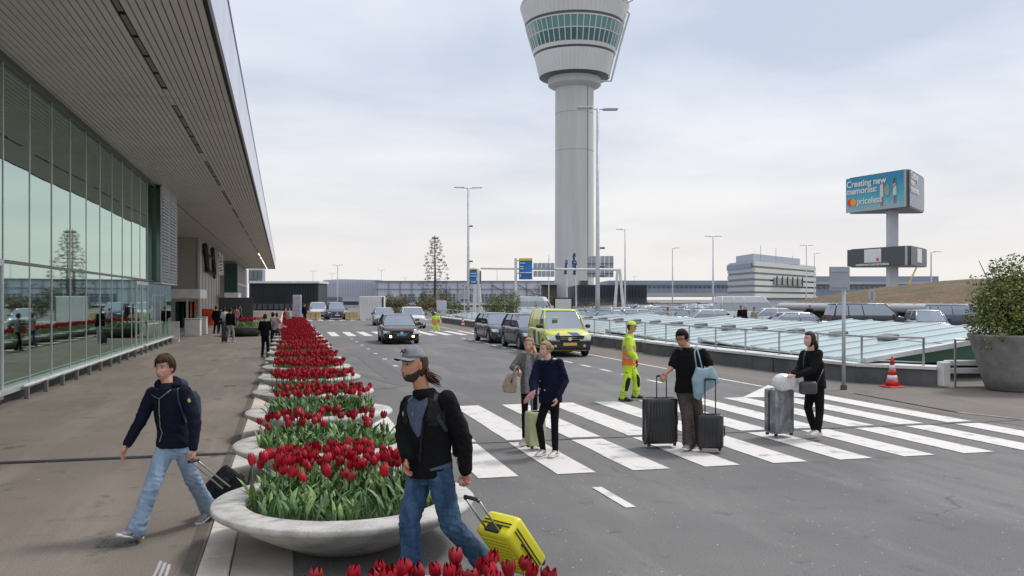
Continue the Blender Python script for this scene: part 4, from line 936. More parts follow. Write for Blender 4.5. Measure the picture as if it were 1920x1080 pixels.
# ------------------------------------------------------------------ parking parapet, railing and glass roofs
wallp = [(16.0, 19.0), (14.75, 20.5), (14.25, 28), (14.15, 86)]
t = thing('parapet_wall', 'dark concrete parapet wall with white coping along the underground car park', 'wall', (14.5, 40, 0), world=True)
for i in range(3):
    (ax, ay), (bx, by) = wallp[i], wallp[i + 1]; n = max(1, int(math.hypot(bx - ax, by - ay) / 3)); dx, dy = (bx - ax), (by - ay); ln = math.hypot(dx, dy); nx, ny = dy / ln, -dx / ln
    for j in range(n):
        f0, f1 = j / n + .004 * (j > 0), (j + 1) / n - .004
        P, Q = (ax + dx * f0, ay + dy * f0), (ax + dx * f1, ay + dy * f1)
        if nx < 0: nx, ny = -nx, -ny
        MB().prism([P, Q, (Q[0] + nx * .3, Q[1] + ny * .3), (P[0] + nx * .3, P[1] + ny * .3)], 0, .44).build('wall_block', M_WALLC, t)
        MB().prism([(P[0] - nx * .05, P[1] - ny * .05), (Q[0] - nx * .05, Q[1] - ny * .05), (Q[0] + nx * .6, Q[1] + ny * .6), (P[0] + nx * .6, P[1] + ny * .6)], .442, .52).build('coping_stone', M_COPE, t)
t = thing('guard_railing', 'thin steel guard railing standing on the white coping beside the glass roofs', 'railing', (14.6, 40, .5), world=True)
def railing(t, pts, h, zb, step, bars=(.5,), r=.024):
    for i in range(len(pts) - 1):
        a, b = Vector((*pts[i], zb)), Vector((*pts[i + 1], zb)); ln = (b - a).length; n = max(1, round(ln / step))
        MB().tube([a + UZ * h, b + UZ * h], r * 1.2, 6).build('hand_rail', M_STEEL, t)
        for q in bars: MB().tube([a + UZ * h * q, b + UZ * h * q], r * .6, 5).build('mid_rail', M_STEEL, t)
        for j in range(n + (i == len(pts) - 2)): p = a.lerp(b, j / n); MB().box(p + UZ * h / 2, (.05, .03, h)).build('post', M_STEEL, t)
railing(t, [(15.9, 19.35), (14.98, 20.6), (14.5, 28), (14.4, 86)], .72, .52, 2.1, (.12,))
t2 = thing('guard_railing', 'short steel railing with white beams beside the big potted shrub', 'railing', (17.5, 18.8, 0), world=True)
railing(t2, [(16.3, 18.7), (21.5, 17.6)], 1.22, 0, 1.7, (.02,))
for z in (.42, .62): MB().cbox((18.9, 18.35, z), (5.6, .10, .14), Matrix.Rotation(math.atan2(-1.1, 5.2), 3, 'Z'), b=.02).build('beam', M_WHITE, t2)
MB().cbox((16.15, 18.93, .34), (.22, .25, .62), b=.02).build('beam_end', M_WHITE, t2)
t = thing('glass_roof', 'rows of low sloping pale green skylight panels over the underground car park', 'skylight', (18, 40, .5), world=True)
M_FRAMEW = mat('skylight_frame', (.62, .64, .63), .5, col2=(.48, .5, .5), vscale=1.2, coord='World')
Y = 20.6; k = 0; XA, XB = 15.05, 21.4; far_ = MB(); farr = MB()
while Y < 84:
    mod = 9.6; kk = k % 8; n = 8; w_ = mod / n
    base = (k // 8)
    tilt = kk * .045                                        # each run of panes climbs a little, then drops: saw-tooth
    z0, z1 = .56 + tilt * .4, 1.32 - .22 * min(1, (Y - 20) / 20) + tilt * .6
    y0, y1 = Y, Y + w_ - .09
    tgt = MB() if k < 42 else far_
    for (fa, fb) in ((0, .49), (.51, 1)):
        xa, xb = XA + (XB - XA) * fa, XA + (XB - XA) * fb; za, zb = z0 + (z1 - z0) * fa, z0 + (z1 - z0) * fb
        m_ = MB() if k < 42 else far_
        m_.add([(xa, y0, za), (xb, y0, zb), (xb, y1, zb + .03), (xa, y1, za + .03), (xa, y0, za - .05), (xb, y0, zb - .05), (xb, y1, zb - .02), (xa, y1, za - .02)], [(0, 1, 2, 3), (7, 6, 5, 4), (0, 4, 5, 1), (2, 6, 7, 3), (1, 5, 6, 2), (0, 3, 7, 4)])
        if k < 42: m_.build('glass_pane', M_SKYL, t)
    m_ = MB() if k < 42 else farr
    m_.add([(XA, y1, z0 - .05), (XB + .1, y1, z1 - .05), (XB + .1, y1 + .09, z1 - .05), (XA, y1 + .09, z0 - .05), (XA, y1, z0 + .07), (XB + .1, y1, z1 + .07), (XB + .1, y1 + .09, z1 + .07), (XA, y1 + .09, z0 + .07)], [(3, 2, 1, 0), (4, 5, 6, 7), (0, 1, 5, 4), (2, 3, 7, 6), (1, 2, 6, 5), (3, 0, 4, 7)])
    if k < 42: m_.build('rafter', M_FRAMEW, t)
    if kk == 7:
        m_ = MB() if k < 42 else farr
        m_.add([(XA - .05, y1 + .1, .5), (XB + .4, y1 + .1, .5), (XB + .4, y1 + .1, 1.42), (XA - .05, y1 + .1, .80), (XA - .05, y1 + .3, .5), (XB + .4, y1 + .3, .5), (XB + .4, y1 + .3, 1.42), (XA - .05, y1 + .3, .80)], [(0, 1, 2, 3), (7, 6, 5, 4), (3, 2, 6, 7), (0, 3, 7, 4), (1, 5, 6, 2)])
        if k < 42: m_.build('gable_frame', M_FRAMEW, t)
        Y += .35
    Y += w_; k += 1
o = far_.build('far_glass_pane', M_SKYL, t); o['kind'] = 'stuff'; o = farr.build('far_rafter', M_FRAMEW, t); o['kind'] = 'stuff'
MB().add([(XA, 20.5, .5), (XB, 20.5, .5), (XB, 20.5, 1.36), (XA, 20.5, .52), (XA, 20.58, .5), (XB, 20.58, .5), (XB, 20.58, 1.36), (XA, 20.58, .52)], [(0, 1, 2, 3), (7, 6, 5, 4), (3, 2, 6, 7), (0, 3, 7, 4), (1, 5, 6, 2)]).build('gable_glass', mat('gable_green', (.03, .12, .07), .2), t)
MB().add([(XA - .1, 20.35, .54), (XB + .5, 20.35, 1.46), (XB + .5, 20.6, 1.46), (XA - .1, 20.6, .54), (XA - .1, 20.35, .66), (XB + .5, 20.35, 1.6), (XB + .5, 20.6, 1.6), (XA - .1, 20.6, .66)], [(3, 2, 1, 0), (4, 5, 6, 7), (0, 1, 5, 4), (2, 3, 7, 6), (1, 2, 6, 5), (3, 0, 4, 7)]).build('gable_cap', M_FRAMEW, t)
MB().cbox((XB + .25, 53, 1.10), (.4, 66, .12), b=.03).build('ridge_cap', M_FRAMEW, t)
MB().box((XB + .3, 53, .55), (.2, 66, 1.1)).build('rear_wall', M_WALLC, t)
for i in range(22):
    yy = 23.6 + i * 2.55; MB().cbox((18.1, yy, 1.06), (.42, .55, .15), Matrix.Rotation(-.15, 3, 'Y'), b=.02).build('roof_vent', mat('vent_grey', (.14, .15, .15), .6), t)
# ------------------------------------------------------------------ poles, cone, pot, notice board on the right
def roundpost(b, h, r): return MB().tube([b, b + UZ * h], r, 10)
b = gp(1582, 731); zt = CH + (YH - 500) * 21.7 / F
t = thing('traffic_sign', 'back of a rectangular traffic sign on a grey post by the crossing', 'sign', b, world=True)
roundpost(b, zt, .045).build('post', M_GALV, t, smooth=True); roundpost(b, .12, .08).build('base_ring', M_DALU, t)
MB().cbox(wp(1574, 522.5, 21.6), (.50, .03, .60), Matrix.Rotation(-yaw, 3, 'Z'), b=.01).build('sign_plate', M_GREYB, t)
for y in (508, 538): MB().box(wp(1574, y, 21.57), (.42, .03, .03), Matrix.Rotation(-yaw, 3, 'Z')).build('clamp', M_STEEL, t)
b = wp(1635, 560, 66); b.z = 0; t = thing('traffic_sign', 'small round white sign on a post in front of the sedum roof', 'sign', b, world=True)
roundpost(b, 2.6, .05).build('post', M_GALV, t); mb = MB(); c = wp(1635, 554, 65.8); n_ = 20
mb.loft([[c + UF * s + UR * .32 * math.cos(a) + UZ * .42 * math.sin(a) for a in [2 * math.pi * q / n_ for q in range(n_)]] for s in (0, .03)]); mb.build('sign_plate', M_PALEW, t); MB().box(c - UF * .02, (.08, .02, .6), Matrix.Rotation(-yaw, 3, 'Z')).build('sign_symbol', M_SLATE, t)
b = gp(1673, 726); t = thing('traffic_cone', 'tall red and white traffic cone in front of the parapet corner', 'cone', b, world=True)
M_CRED = mat('cone_red', (.60, .02, .012), .45, var=.15, vscale=9); M_CWH = mat('cone_white', (.72, .70, .67), .4)
MB().cbox(b + UZ * .02, (.46, .46, .04), b=.02).build('base', M_CRED, t)
zs = [(.04, .175), (.19, .137), (.31, .110), (.45, .083), (.57, .062), (.78, .024)]
for i in range(5):
    MB().lathe([(zs[i][1], zs[i][0]), (zs[i + 1][1], zs[i + 1][0])], 24, b, cap=True).build('cone_band', (M_CRED, M_CWH)[i % 2], t, smooth=True)
b = gp(893, 617); b = gp(868, 613); t = thing('traffic_cone', 'small far red and white cone by the parapet behind the parked car', 'cone', b, world=True)
for i in range(5): MB().lathe([(zs[i][1], zs[i][0]), (zs[i + 1][1], zs[i + 1][0])], 12, b, cap=True).build('cone_band', (M_CRED, M_CWH)[i % 2], t)
b = wp(1056, 560, 44); b.z = 0; t = thing('display_board', 'freestanding display board with a pale screen in a black frame', 'display', b, world=True)
c = wp(1056, 577, 44); RM = Matrix.Rotation(-yaw, 3, 'Z')
MB().cbox(c, (.95, .12, 1.02), RM, b=.02).build('frame', M_BLACK, t); MB().box(c - UF * .07, (.80, .02, .88), RM).build('screen', mat('screen', (.55, .62, .56), .2), t); MB().box(Vector((b.x, b.y, .65)), (.12, .08, 1.3), RM).build('leg', M_DALU, t)
b = wp(827, 560, 76); b.z = 0; t = thing('sign_board', 'plain pale square board on the pavement near the far crossing', 'sign', b, world=True); c = wp(828, 573, 76)
MB().cbox(c, (.85, .08, .85), RM, b=.02).build('board', mat('pale_board', (.55, .60, .66), .5), t); MB().box(Vector((b.x, b.y, .6)), (.1, .08, 1.2), RM).build('leg', M_GALV, t)
b = wp(871, 560, 80); b.z = 0; t = thing('sign_board', 'small grey sign back on a thin post left of the gantry leg', 'sign', b, world=True)
roundpost(b, CH + (YH - 535) * 80 / F, .05).build('post', M_GALV, t); MB().cbox(wp(871, 553, 80), (.65, .05, .72), RM, b=.02).build('board', M_GREYB, t)
# light advertising pillar near row end
b = gp(560, 596); t = thing('advert_pillar', 'pale advertising pillar at the far end of the tulip row', 'pillar', b, world=True)
c = wp(557, 575, 95); MB().cbox(Vector((c.x, c.y, 1.35)), (.9, .35, 2.6), RM, b=.04).build('pillar_body', mat('pillar', (.55, .52, .58), .5, col2=(.40, .38, .48), vscale=1.5), t); 
# big pot
pc = wp(1906, 560, 21.6); pc.z = 0
t = thing('potted_shrub', 'large grey concrete pot with a bushy yellow-green shrub at the right edge', 'potted plant', pc, world=True)
MB().lathe([(.02, 0), (.62, 0), (.68, .04), (.78, .35), (.90, .75), (1.03, 1.22), (1.09, 1.33), (1.09, 1.38), (1.0, 1.38), (.96, 1.25), (.02, 1.25)], 56, pc).build('pot', M_CONCD, t, smooth=True)
MB().lathe([(.02, 1.29), (.95, 1.27)], 24, pc, cap=True).build('soil', M_SOIL, t)
# ------------------------------------------------------------------ plants
def crown(mb, clumps, n, ls, rnd, aspect=.5, droop=.3, edge=.35, mi=(0, 1)):
    vols = [c[1][0] * c[1][1] * c[1][2] for c in clumps]; tot = sum(vols)
    for (c, r), v in zip(clumps, vols):
        c = Vector(c); m = int(n * v / tot) + 3
        for i in range(m):
            d = Vector((rnd.gauss(0, 1), rnd.gauss(0, 1), rnd.gauss(0, 1))).normalized(); q = rnd.random() ** edge
            p = c + Vector((d.x * r[0], d.y * r[1], d.z * r[2])) * q
            a = Vector((rnd.gauss(0, 1), rnd.gauss(0, 1), rnd.gauss(0, .6) - droop)).normalized(); b = a.cross(d if abs(a.dot(d)) < .95 else UZ)
            b = (b.normalized() * .8 + Vector((rnd.gauss(0, .3), rnd.gauss(0, .3), rnd.gauss(0, .3)))).normalized()
            s = ls * rnd.uniform(.6, 1.35); mb.cm = rnd.choices(mi, k=1)[0]
            mb.add([p - a * s * .5, p + b * s * aspect * .5, p + a * s * .5, p - b * s * aspect * .5], [(0, 1, 2, 3)])
def foliage(name, c1, c2, vs=3): return mat(name, c1, .6, col2=c2, vscale=vs, vmin=.38, vmax=.62)
M_F1 = foliage('shrub_leaf_yellow', (0.34, 0.31, 0.06), (0.17, 0.19, 0.035)); M_F2 = foliage('shrub_leaf_green', (0.15, 0.19, 0.035), (0.07, 0.10, 0.02))
M_BARK = mat('bark', (0.09, 0.065, 0.045), .9, var=.35, vscale=12, bump=1, bscale=25)
rn = random.Random(5)
mb = MB(); P0 = pc + UZ * 1.25
tips = []
for i in range(13):
    a = i * 2.4; d = Vector((math.cos(a), math.sin(a), 0)); sp_ = rn.uniform(.3, .95); h = rn.uniform(1.1, 2.0)
    q = P0 + d * sp_ + UZ * h; mb.tube([P0 + d * .12, P0 + d * sp_ * .5 + UZ * h * .5, q], [.035, .022, .008], 5); tips.append(q)
mb.build('branch', M_BARK, t, smooth=True)
lv = MB(); cl = [(pc + Vector((0, 0, 2.1)), (.95, .95, .75)), (pc + UR * .55 + UZ * 1.9, (.75, .75, .7)), (pc - UR * .55 + UZ * 1.75, (.7, .7, .55)), (pc - UR * .2 + UZ * 2.6, (.6, .6, .5)), (pc + UR * .3 + UZ * 2.75, (.6, .55, .5)), (pc - UR * .75 + UZ * 2.25, (.45, .45, .4)), (pc - UR * .9 + UZ * 1.6, (.35, .35, .3)), (pc + UR * .9 + UZ * 2.3, (.45, .45, .4)), (pc - UR * .4 + UZ * 3.05, (.32, .3, .22)), (pc - UR * .02 + UZ * 3.2, (.25, .25, .2)), (pc - UR * .95 + UZ * 2.7, (.28, .25, .14)), (pc - UR * .6 - UF * .7 + UZ * 1.45, (.35, .3, .3)), (pc - UR * .95 - UF * .4 + UZ * 1.15, (.2, .2, .22)), (pc + UR * .15 - UF * .75 + UZ * 1.75, (.55, .4, .45))]
crown(lv, cl, 11000, .085, rn, .6, .2, .30, (0, 1, 1))
o = lv.build('leaves', [M_F1, M_F2], t); o['kind'] = 'stuff'
def bush(px, ybot, d, w_, h, n, ls, mats, label, name='bush', seedv=1, lumps=7, sub=None, cat='bush', group=None, zb=0):
    r_ = random.Random(seedv); b = wp(px, 560, d); b.z = zb; t = thing(name, label, cat, b, world=True, group=group)
    mb = MB()
    for i in range(6):
        a = i * 1.1; dd = Vector((math.cos(a), math.sin(a), 0)) * w_ * .25; mb.tube([b, b + dd + UZ * h * .55], [.05, .02], 4)
    mb.build('trunk', M_BARK, t)
    lv = MB(); cl = [(b + UZ * h * .5, (w_ * .42, w_ * .35, h * .42))]
    for i in range(lumps):
        cl.append((b + UR * r_.uniform(-.42, .42) * w_ + UF * r_.uniform(-.3, .3) * w_ + UZ * h * r_.uniform(.35, .88), (w_ * r_.uniform(.12, .24), w_ * r_.uniform(.12, .24), h * r_.uniform(.12, .25))))
    crown(lv, cl, n, ls, r_, .55, .1, .33, tuple(range(len(mats)))); o = lv.build('crown', mats, t); o['kind'] = 'stuff'; return t
M_F3 = foliage('olive_leaf', (0.17, 0.16, 0.06), (0.08, 0.09, 0.03)); M_F4 = foliage('brown_leaf', (0.22, 0.12, 0.05), (0.12, 0.07, 0.03)); M_F5 = foliage('mid_leaf', (0.12, 0.16, 0.04), (0.05, 0.08, 0.02)); M_F6 = foliage('dark_leaf', (0.06, 0.08, 0.035), (0.03, 0.045, 0.02))
bush(743, 590, 120, 4.6, 2.9, 2600, .22, [M_F3, M_F4, M_F5], 'olive-brown bush just right of the white cabin', seedv=3)
bush(812, 590, 118, 4.4, 2.6, 2200, .22, [M_F3, M_F4], 'brownish bush at the foot of the monkey puzzle tree', seedv=4)
bush(850, 590, 108, 3.2, 2.1, 1500, .2, [M_F5, M_F3], 'low green bush right of the tall conifer', seedv=5)
bush(788, 590, 128, 3.0, 2.4, 1300, .2, [M_F6, M_F3], 'small dark bush between the cabin bush and the conifer', seedv=15)
bush(760, 596, 95, 4.5, 1.3, 1300, .16, [M_F6, M_F5], 'low dark hedge beside the white cabin', seedv=6)
bush(938, 595, 72, 3.0, 2.9, 4200, .13, [M_F5, M_F3, M_F5], 'rounded green shrub on the pavement behind the parked cars', seedv=8)
bush(962, 560, 74, 1.3, 3.5, 900, .13, [M_F3, M_F5], 'thin yellowish shoots rising behind the green shrub', seedv=9, lumps=9)
bush(955, 600, 66, 4.8, .95, 2000, .12, [M_F6, M_F5], 'low clipped hedge behind the parked cars', seedv=10, cat='hedge')
bush(1010, 575, 175, 6, 4.8, 900, .25, [M_F3, M_F3], 'bare thin tree left of the control tower', seedv=11, name='tree', cat='tree')
bush(1037, 575, 165, 3.4, 3.0, 900, .25, [M_F6, M_F3], 'dark bush against the brown hut', seedv=12)
for i, px in enumerate((1100, 1128, 1160, 1190, 1215, 1240, 1275, 1300)):
    bush(px, 575, 140 + i * 6, 4.6, 1.9 - .05 * i, 900, .2, [M_F4, M_F3] if i < 4 else [M_F3, M_F6], ('first', 'second', 'third', 'fourth', 'fifth', 'sixth', 'seventh', 'eighth')[i] + (' rusty-brown' if i < 4 else ' dull olive') + ' hedge bush counted rightward from the tower foot', seedv=20 + i, cat='bush', group='hedge right of the tower')
# monkey puzzle tree
b = wp(815, 560, 215); b.z = 0; t = thing('conifer_tree', 'tall sparse monkey puzzle tree with tiered upcurved branches', 'tree', b, world=True); HT = 120 * 215 / F + CH
MB().tube([b, b + UZ * HT * .5 + UR * .1, b + UZ * HT], [.34, .22, .05], 8).build('trunk', M_BARK, t, smooth=True)
br = MB(); lv = MB(); r_ = random.Random(9)
for i in range(19):
    z = HT * (.14 + .85 * i / 19); ln = (1.02 - (i / 19) ** 1.5) * 3.4 + .45
    for j in range(6):
        if r_.random() < .18: continue
        a = i * 1.3 + j * 1.047 + r_.uniform(-.3, .3); L_ = ln * r_.uniform(.5, 1.15); d = Vector((math.cos(a), math.sin(a), 0)); p = b + UZ * z
        pts = [p, p + d * L_ * .4 - UZ * .12 * L_, p + d * L_ * .8 - UZ * .08 * L_, p + d * L_ + UZ * .22 * L_]
        br.tube(pts, [.05, .04, .03, .02], 3)
        for s in range(2): crown(lv, [(pts[3 - s] , (.50, .50, .40) if s == 0 else (.22, .22, .14))], 26 if s == 0 else 5, .30, r_, .4, 0, .5)
    
o = br.build('branches', M_BARK, t); o['kind'] = 'stuff'; o = lv.build('foliage', [M_F6, M_F6], t); o['kind'] = 'stuff'
bush(800, 590, 200, 4.5, 4.0, 1300, .25, [M_F3, M_F6], 'dull green tree at the left foot of the monkey puzzle tree', seedv=31, name='tree', cat='tree')
bush(833, 590, 200, 4.2, 5.2, 1300, .25, [M_F6, M_F3], 'dark green tree at the right foot of the monkey puzzle tree', seedv=32, name='tree', cat='tree')
# ------------------------------------------------------------------ vehicles (front towards local -Y)
def paint(name, c, metal=.4): return mat(name, c, .28, metal=metal, coat=.6, var=.04, vscale=1.5)
def dobool(o, cutter):
    m = o.modifiers.new('b', 'BOOLEAN'); m.operation = 'DIFFERENCE'; m.object = cutter; m.solver = 'EXACT'
    dg = bpy.context.evaluated_depsgraph_get(); me = bpy.data.meshes.new_from_object(o.evaluated_get(dg)); o.modifiers.clear(); old = o.data; o.data = me; bpy.data.meshes.remove(old)
    c = cutter.data; bpy.data.objects.remove(cutter); bpy.data.meshes.remove(c)
def make_car(name, label, cat, loc, rot, body, L_, W, H, prof, green, wheel=.33, plate=None, group=None, lit=False, lower=None, hood_patch=None, grille=True, wz=None, detail=True, roofm=None, solid=None):
    """prof: list of (y, z_low, z_top, halfwidth) from the nose (-) to the tail; green: (y_base_front, y_top_front, y_top_rear, y_base_rear, belt_z)"""
    t = thing(name, label, cat, loc, rot, group)
    rings = []
    for (y, zl, zt, hw) in prof:
        zm = zl + (zt - zl) * .55
        half = [(0, zl), (hw * .80, zl), (hw * .95, zl + .06), (hw, zl + (zt - zl) * .30), (hw * 1.0, zm), (hw * .975, zt - .09), (hw * .90, zt - .015), (hw * .62, zt + .012), (0, zt + .02)]
        ring = [Vector((x, y, z)) for x, z in half] + [Vector((-x, y, z)) for x, z in half[-2:0:-1]]
        rings.append(ring)
    bd = MB().loft(rings).build('body', body, t, smooth=True)
    for i, p in enumerate(bd.data.polygons): p.use_smooth = len(p.vertices) == 4
    fy, ry = -L_ / 2 + L_ * .185, L_ / 2 - L_ * .195
    if wz: fy, ry = wz
    cut = MB()
    for y in (fy, ry): cut.tube([(-W, y, wheel), (W, y, wheel)], wheel + .055, 24)
    co = cut.build('cutter', body, None); co.location = loc; co.rotation_euler = (0, 0, rot); 
    if detail:
        bpy.context.view_layer.update(); dobool(bd, co)
        for p in bd.data.polygons: p.use_smooth = len(p.vertices) == 4
    else: bpy.data.objects.remove(co)
    MB().box((0, 0, wheel + .02), (W * .82, L_ * .86, wheel * .9)).build('underbody', M_BLACK, t)
    hwid = W / 2
    for y in (fy, ry):
        for s in (-1, 1):
            x = s * (hwid - .11)
            wo = MB().lathe([(wheel * .62, -.10), (wheel * .93, -.105), (wheel, -.07), (wheel, .07), (wheel * .93, .105), (wheel * .62, .10)], 28).build('wheel', M_TYRE, t, smooth=True)
            wo.location = (x, y, wheel); wo.rotation_euler = (0, R(90), 0)
            rm = MB(); rm.lathe([(wheel * .64, s * .095), (wheel * .60, s * .06), (.01, s * .075)], 24, cap=False)
            for q in range(5 if detail else 0):
                a = q * 1.2566; rm.box((wheel * .33 * math.cos(a), wheel * .33 * math.sin(a), s * .088), (wheel * .6, .06, .03), Matrix.Rotation(a, 3, 'Z'))
            ro = rm.build('rim', M_RIM, wo)
    yf0, yf1, yr1, yr0, zb = green
    w0, w1 = hwid * .90, hwid * .72
    zt = H - .05
    # greenhouse glass block
    def gring(z, ya, yb, ww, c=.10): return [Vector((-ww, ya + c, z)), Vector((-ww + c, ya, z)), Vector((0, ya - .05, z)), Vector((ww - c, ya, z)), Vector((ww, ya + c, z)), Vector((ww, yb - c, z)), Vector((ww - c, yb, z)), Vector((0, yb + .04, z)), Vector((-ww + c, yb, z)), Vector((-ww, yb - c, z))]
    gm = (yf0 + (yf1 - yf0) * .5, yr0 + (yr1 - yr0) * .45)
    gz = MB().loft([gring(zb - .06, yf0 - .04, yr0 + .02, w0), gring(zb + (zt - zb) * .5, gm[0], gm[1], w0 * .5 + w1 * .5 + .02), gring(zt, yf1, yr1, w1)]); gz.build('windows', M_CGLASS, t)
    rfm = roofm or body
    rf = MB().loft([gring(zt - .035, yf1 - .05, yr1 + .05, w1 + .025), gring(zt + .005, yf1 + .0, yr1 + .02, w1 + .012), gring(H - .015, yf1 + .12, yr1 - .08, w1 * .86), gring(H, yf1 + .35, yr1 - .3, w1 * .55)]); rf.build('roof', rfm, t, smooth=True)
    if solid:
        sr = []
        for z_ in (solid, (solid + zt) / 2, zt + .01):
            f_ = (z_ - zb) / (zt - zb); e_ = .025; sr.append(gring(z_, yf0 + (yf1 - yf0) * f_ - e_ - .02, yr0 + (yr1 - yr0) * f_ + e_ + .02, w0 + (w1 - w0) * f_ + e_))
        MB().loft(sr).build('high_roof', body, t, smooth=False)
    pm = MB()
    def pil(ya, yb, r=.035):
        for s in (-1, 1): pm.tube([(s * (w0 + .002), ya, zb - .05), (s * (w0 * .5 + w1 * .5 + .022), (ya + yb) / 2, zb + (zt - zb) * .5), (s * (w1 + .004), yb, zt)], r, 5)
    pil(yf0 + .07, yf1 + .07, .03); pil(yr0 - .10, yr1 - .10, .05); mid = (yf1 + yr1) / 2; pil(mid - .1 + (yf0 - yf1) * .1, mid - .05, .03); 
    if yr1 - yf1 > 2.0: pil(mid + .8, mid + .8, .035)
    pm.build('pillar', body if not detail else body, t, smooth=True)
    # front
    yn = prof[0][0]; z_l, z_t, hw = prof[0][1], prof[0][2], prof[1][3]
    lm = lower or M_DKPL
    MB().cbox((0, yn - .005, z_l + .10), (hw * 1.72, .10, .17), b=.03).build('bumper', lm, t)
    if grille:
        g = MB(); g.cbox((0, yn - .012, z_t - .12), (hw * 1.0, .05, .12), b=.02); go = g.build('grille', M_BLACK, t)
        MB().box((0, yn - .045, z_t - .12), (hw * .96, .012, .016)).build('chrome_bar', M_RIM, go)
        bo = MB().lathe([(.001, 0), (.075, 0), (.075, .02), (.001, .022)], 14).build('badge', mat('badge_white', (.7, .7, .7), .3), t)
        bo.location = (0, yn - .05, z_t - .10); bo.rotation_euler = (R(90), 0, 0)
    for s in (-1, 1):
        wl = W / 2
        hl = MB().loft([[Vector((s * wl * .60, yn - .03, z_t - .15)), Vector((s * wl * .93, yn + .05, z_t - .13)), Vector((s * (wl * .98 + .015), yn + .17, z_t + .03)), Vector((s * wl * .64, yn + .0, z_t - .01))], [Vector((s * wl * .60, yn + .12, z_t - .15)), Vector((s * wl * .96, yn + .26, z_t - .13)), Vector((s * (wl * .99 + .01), yn + .36, z_t + .03)), Vector((s * wl * .66, yn + .2, z_t - .01))]])
        hl.build('headlight', M_HLAMP, t)
        fl = MB().lathe([(.001, 0), (.06, 0), (.05, .02), (.001, .022)], 12).build('fog_lamp', M_HLIT if lit else M_HLAMP, t); fl.location = (s * hw * .72, yn - .05, z_l + .13); fl.rotation_euler = (R(90), 0, 0)
        mi = MB().cbox((s * (hwid + .10), yf0 + .28, zb + .06), (.20, .11, .15), b=.04).build('mirror', M_DKPL if name != 'taxi' else body, t)
        tl = MB().cbox((s * hw * .82, prof[-1][0] + .01, prof[-1][2] - .18), (.22, .06, .16), b=.02).build('tail_light', mat('tail_red', (.35, .01, .01), .3), t)
        sk = MB().cbox((s * (hwid - .03), 0, z_l + .06), (.05, ry - fy - 2 * wheel - .1, .10), b=.02).build('sill', M_DKPL, t)
        dl = MB()
        for y in (yf0 + .35, mid, yr0 - .45): dl.box((s * (prof[len(prof) // 2][3] + .001), y, (z_l + zb) / 2 + .05), (.008, .012, (zb - z_l) * .72))
        dl.build('door_gap', M_BLACK, t)
        dh = MB()
        for y in (mid - .22, mid + .72): dh.cbox((s * (prof[len(prof) // 2][3] + .012), y, zb - .12), (.03, .16, .03), b=.01)
        dh.build('door_handle', body, t)
    if plate:
        po = MB().cbox((0, yn - .06, z_l + .20), (.50, .02, .11), b=.006).build('number_plate', plate, t)
    return t
def prof_sedan(L_, W, belt=.93, nose=.66, hood=.86, tail=.95, low=.20):
    h = L_ / 2; w = W / 2
    return [(-h, low + .06, nose, w * .62), (-h + .08, low, nose + .04, w * .84), (-h + .28, low - .02, hood - .06, w * .95), (-h + .8, low - .02, hood, w), (-h + 1.35, low - .02, belt - .01, w), (0, low - .02, belt, w), (h - 1.2, low - .02, belt + .02, w), (h - .5, low, tail, w * .98), (h - .12, low + .03, tail - .03, w * .90), (h, low + .1, tail - .12, w * .78)]
P_DK = paint('car_paint_charcoal', (.055, .057, .060)); P_GR = paint('car_paint_grey', (.10, .105, .11)); P_BR = paint('car_paint_dark_brown', (.035, .025, .022)); P_WH = paint('car_paint_white', (.62, .62, .61), .0); P_SI = paint('car_paint_silver', (.38, .40, .43), .6)
P_BLU = paint('car_paint_slate', (.07, .085, .12)); P_BK = paint('car_paint_black', (.015, .016, .02)); P_YE = paint('car_paint_yellow', (.62, .62, .09), .0); P_RED = paint('car_paint_red', (.25, .03, .03))
PL_BLUE = mat('plate_blue', (.03, .25, .50), .5, col2=(.05, .32, .60), vscale=14); PL_YEL = mat('plate_yellow', (.75, .50, .05), .5)
g = gp(756, 642)
pas = make_car('taxi', 'dark sedan taxi with lit fog lamps and light blue number plate driving towards the crossing', 'car', (5.55, 45.6, 0), R(-2), P_BR, 4.75, 1.83, 1.46, prof_sedan(4.75, 1.83), (-1.15, -.30, 1.45, 2.05, .93), .33, PL_BLUE, lit=True)
suv1 = make_car('parked_car', 'grey estate car parked in the bay farthest from the crossing', 'car', (10.75, 44.9, 0), R(1), P_GR, 4.5, 1.83, 1.52, prof_sedan(4.5, 1.83, .98, .72, .92, 1.0), (-1.05, -.3, 1.5, 2.05, .98), .34, M_WHITE, group='cars parked in the bays')
suv2 = make_car('parked_car', 'dark slate hatchback parked directly behind the yellow van', 'car', (10.8, 39.0, 0), R(1), P_BLU, 4.4, 1.82, 1.58, prof_sedan(4.4, 1.82, 1.0, .74, .95, 1.03), (-1.1, -.35, 1.5, 2.0, 1.0), .34, M_WHITE, group='cars parked in the bays')
def prof_van(L_, W, belt, nose, hood, low=.24, tz_=None):
    h = L_ / 2; w = W / 2; tz_ = tz_ or belt
    return [(-h, low + .06, nose, w * .66), (-h + .07, low, nose + .05, w * .88), (-h + .22, low - .02, hood - .08, w * .97), (-h + .6, low - .02, hood, w), (-h + .95, low - .02, belt - .02, w), (0, low - .02, belt, w), (h - .6, low - .02, belt, w), (h - .1, low, belt, w * .98), (h, low + .06, belt - .02, w * .94)]
cad = make_car('delivery_van', 'small bright yellow service van with blue hood stripes and yellow number plate', 'van', (10.72, 34.4, 0), R(-5), P_YE, 4.4, 1.80, 1.84, prof_van(4.4, 1.80, 1.10, .80, 1.02), (-1.35, -.72, 1.95, 2.15, 1.10), .33, PL_YEL, lower=M_DKPL)
yn = -2.2
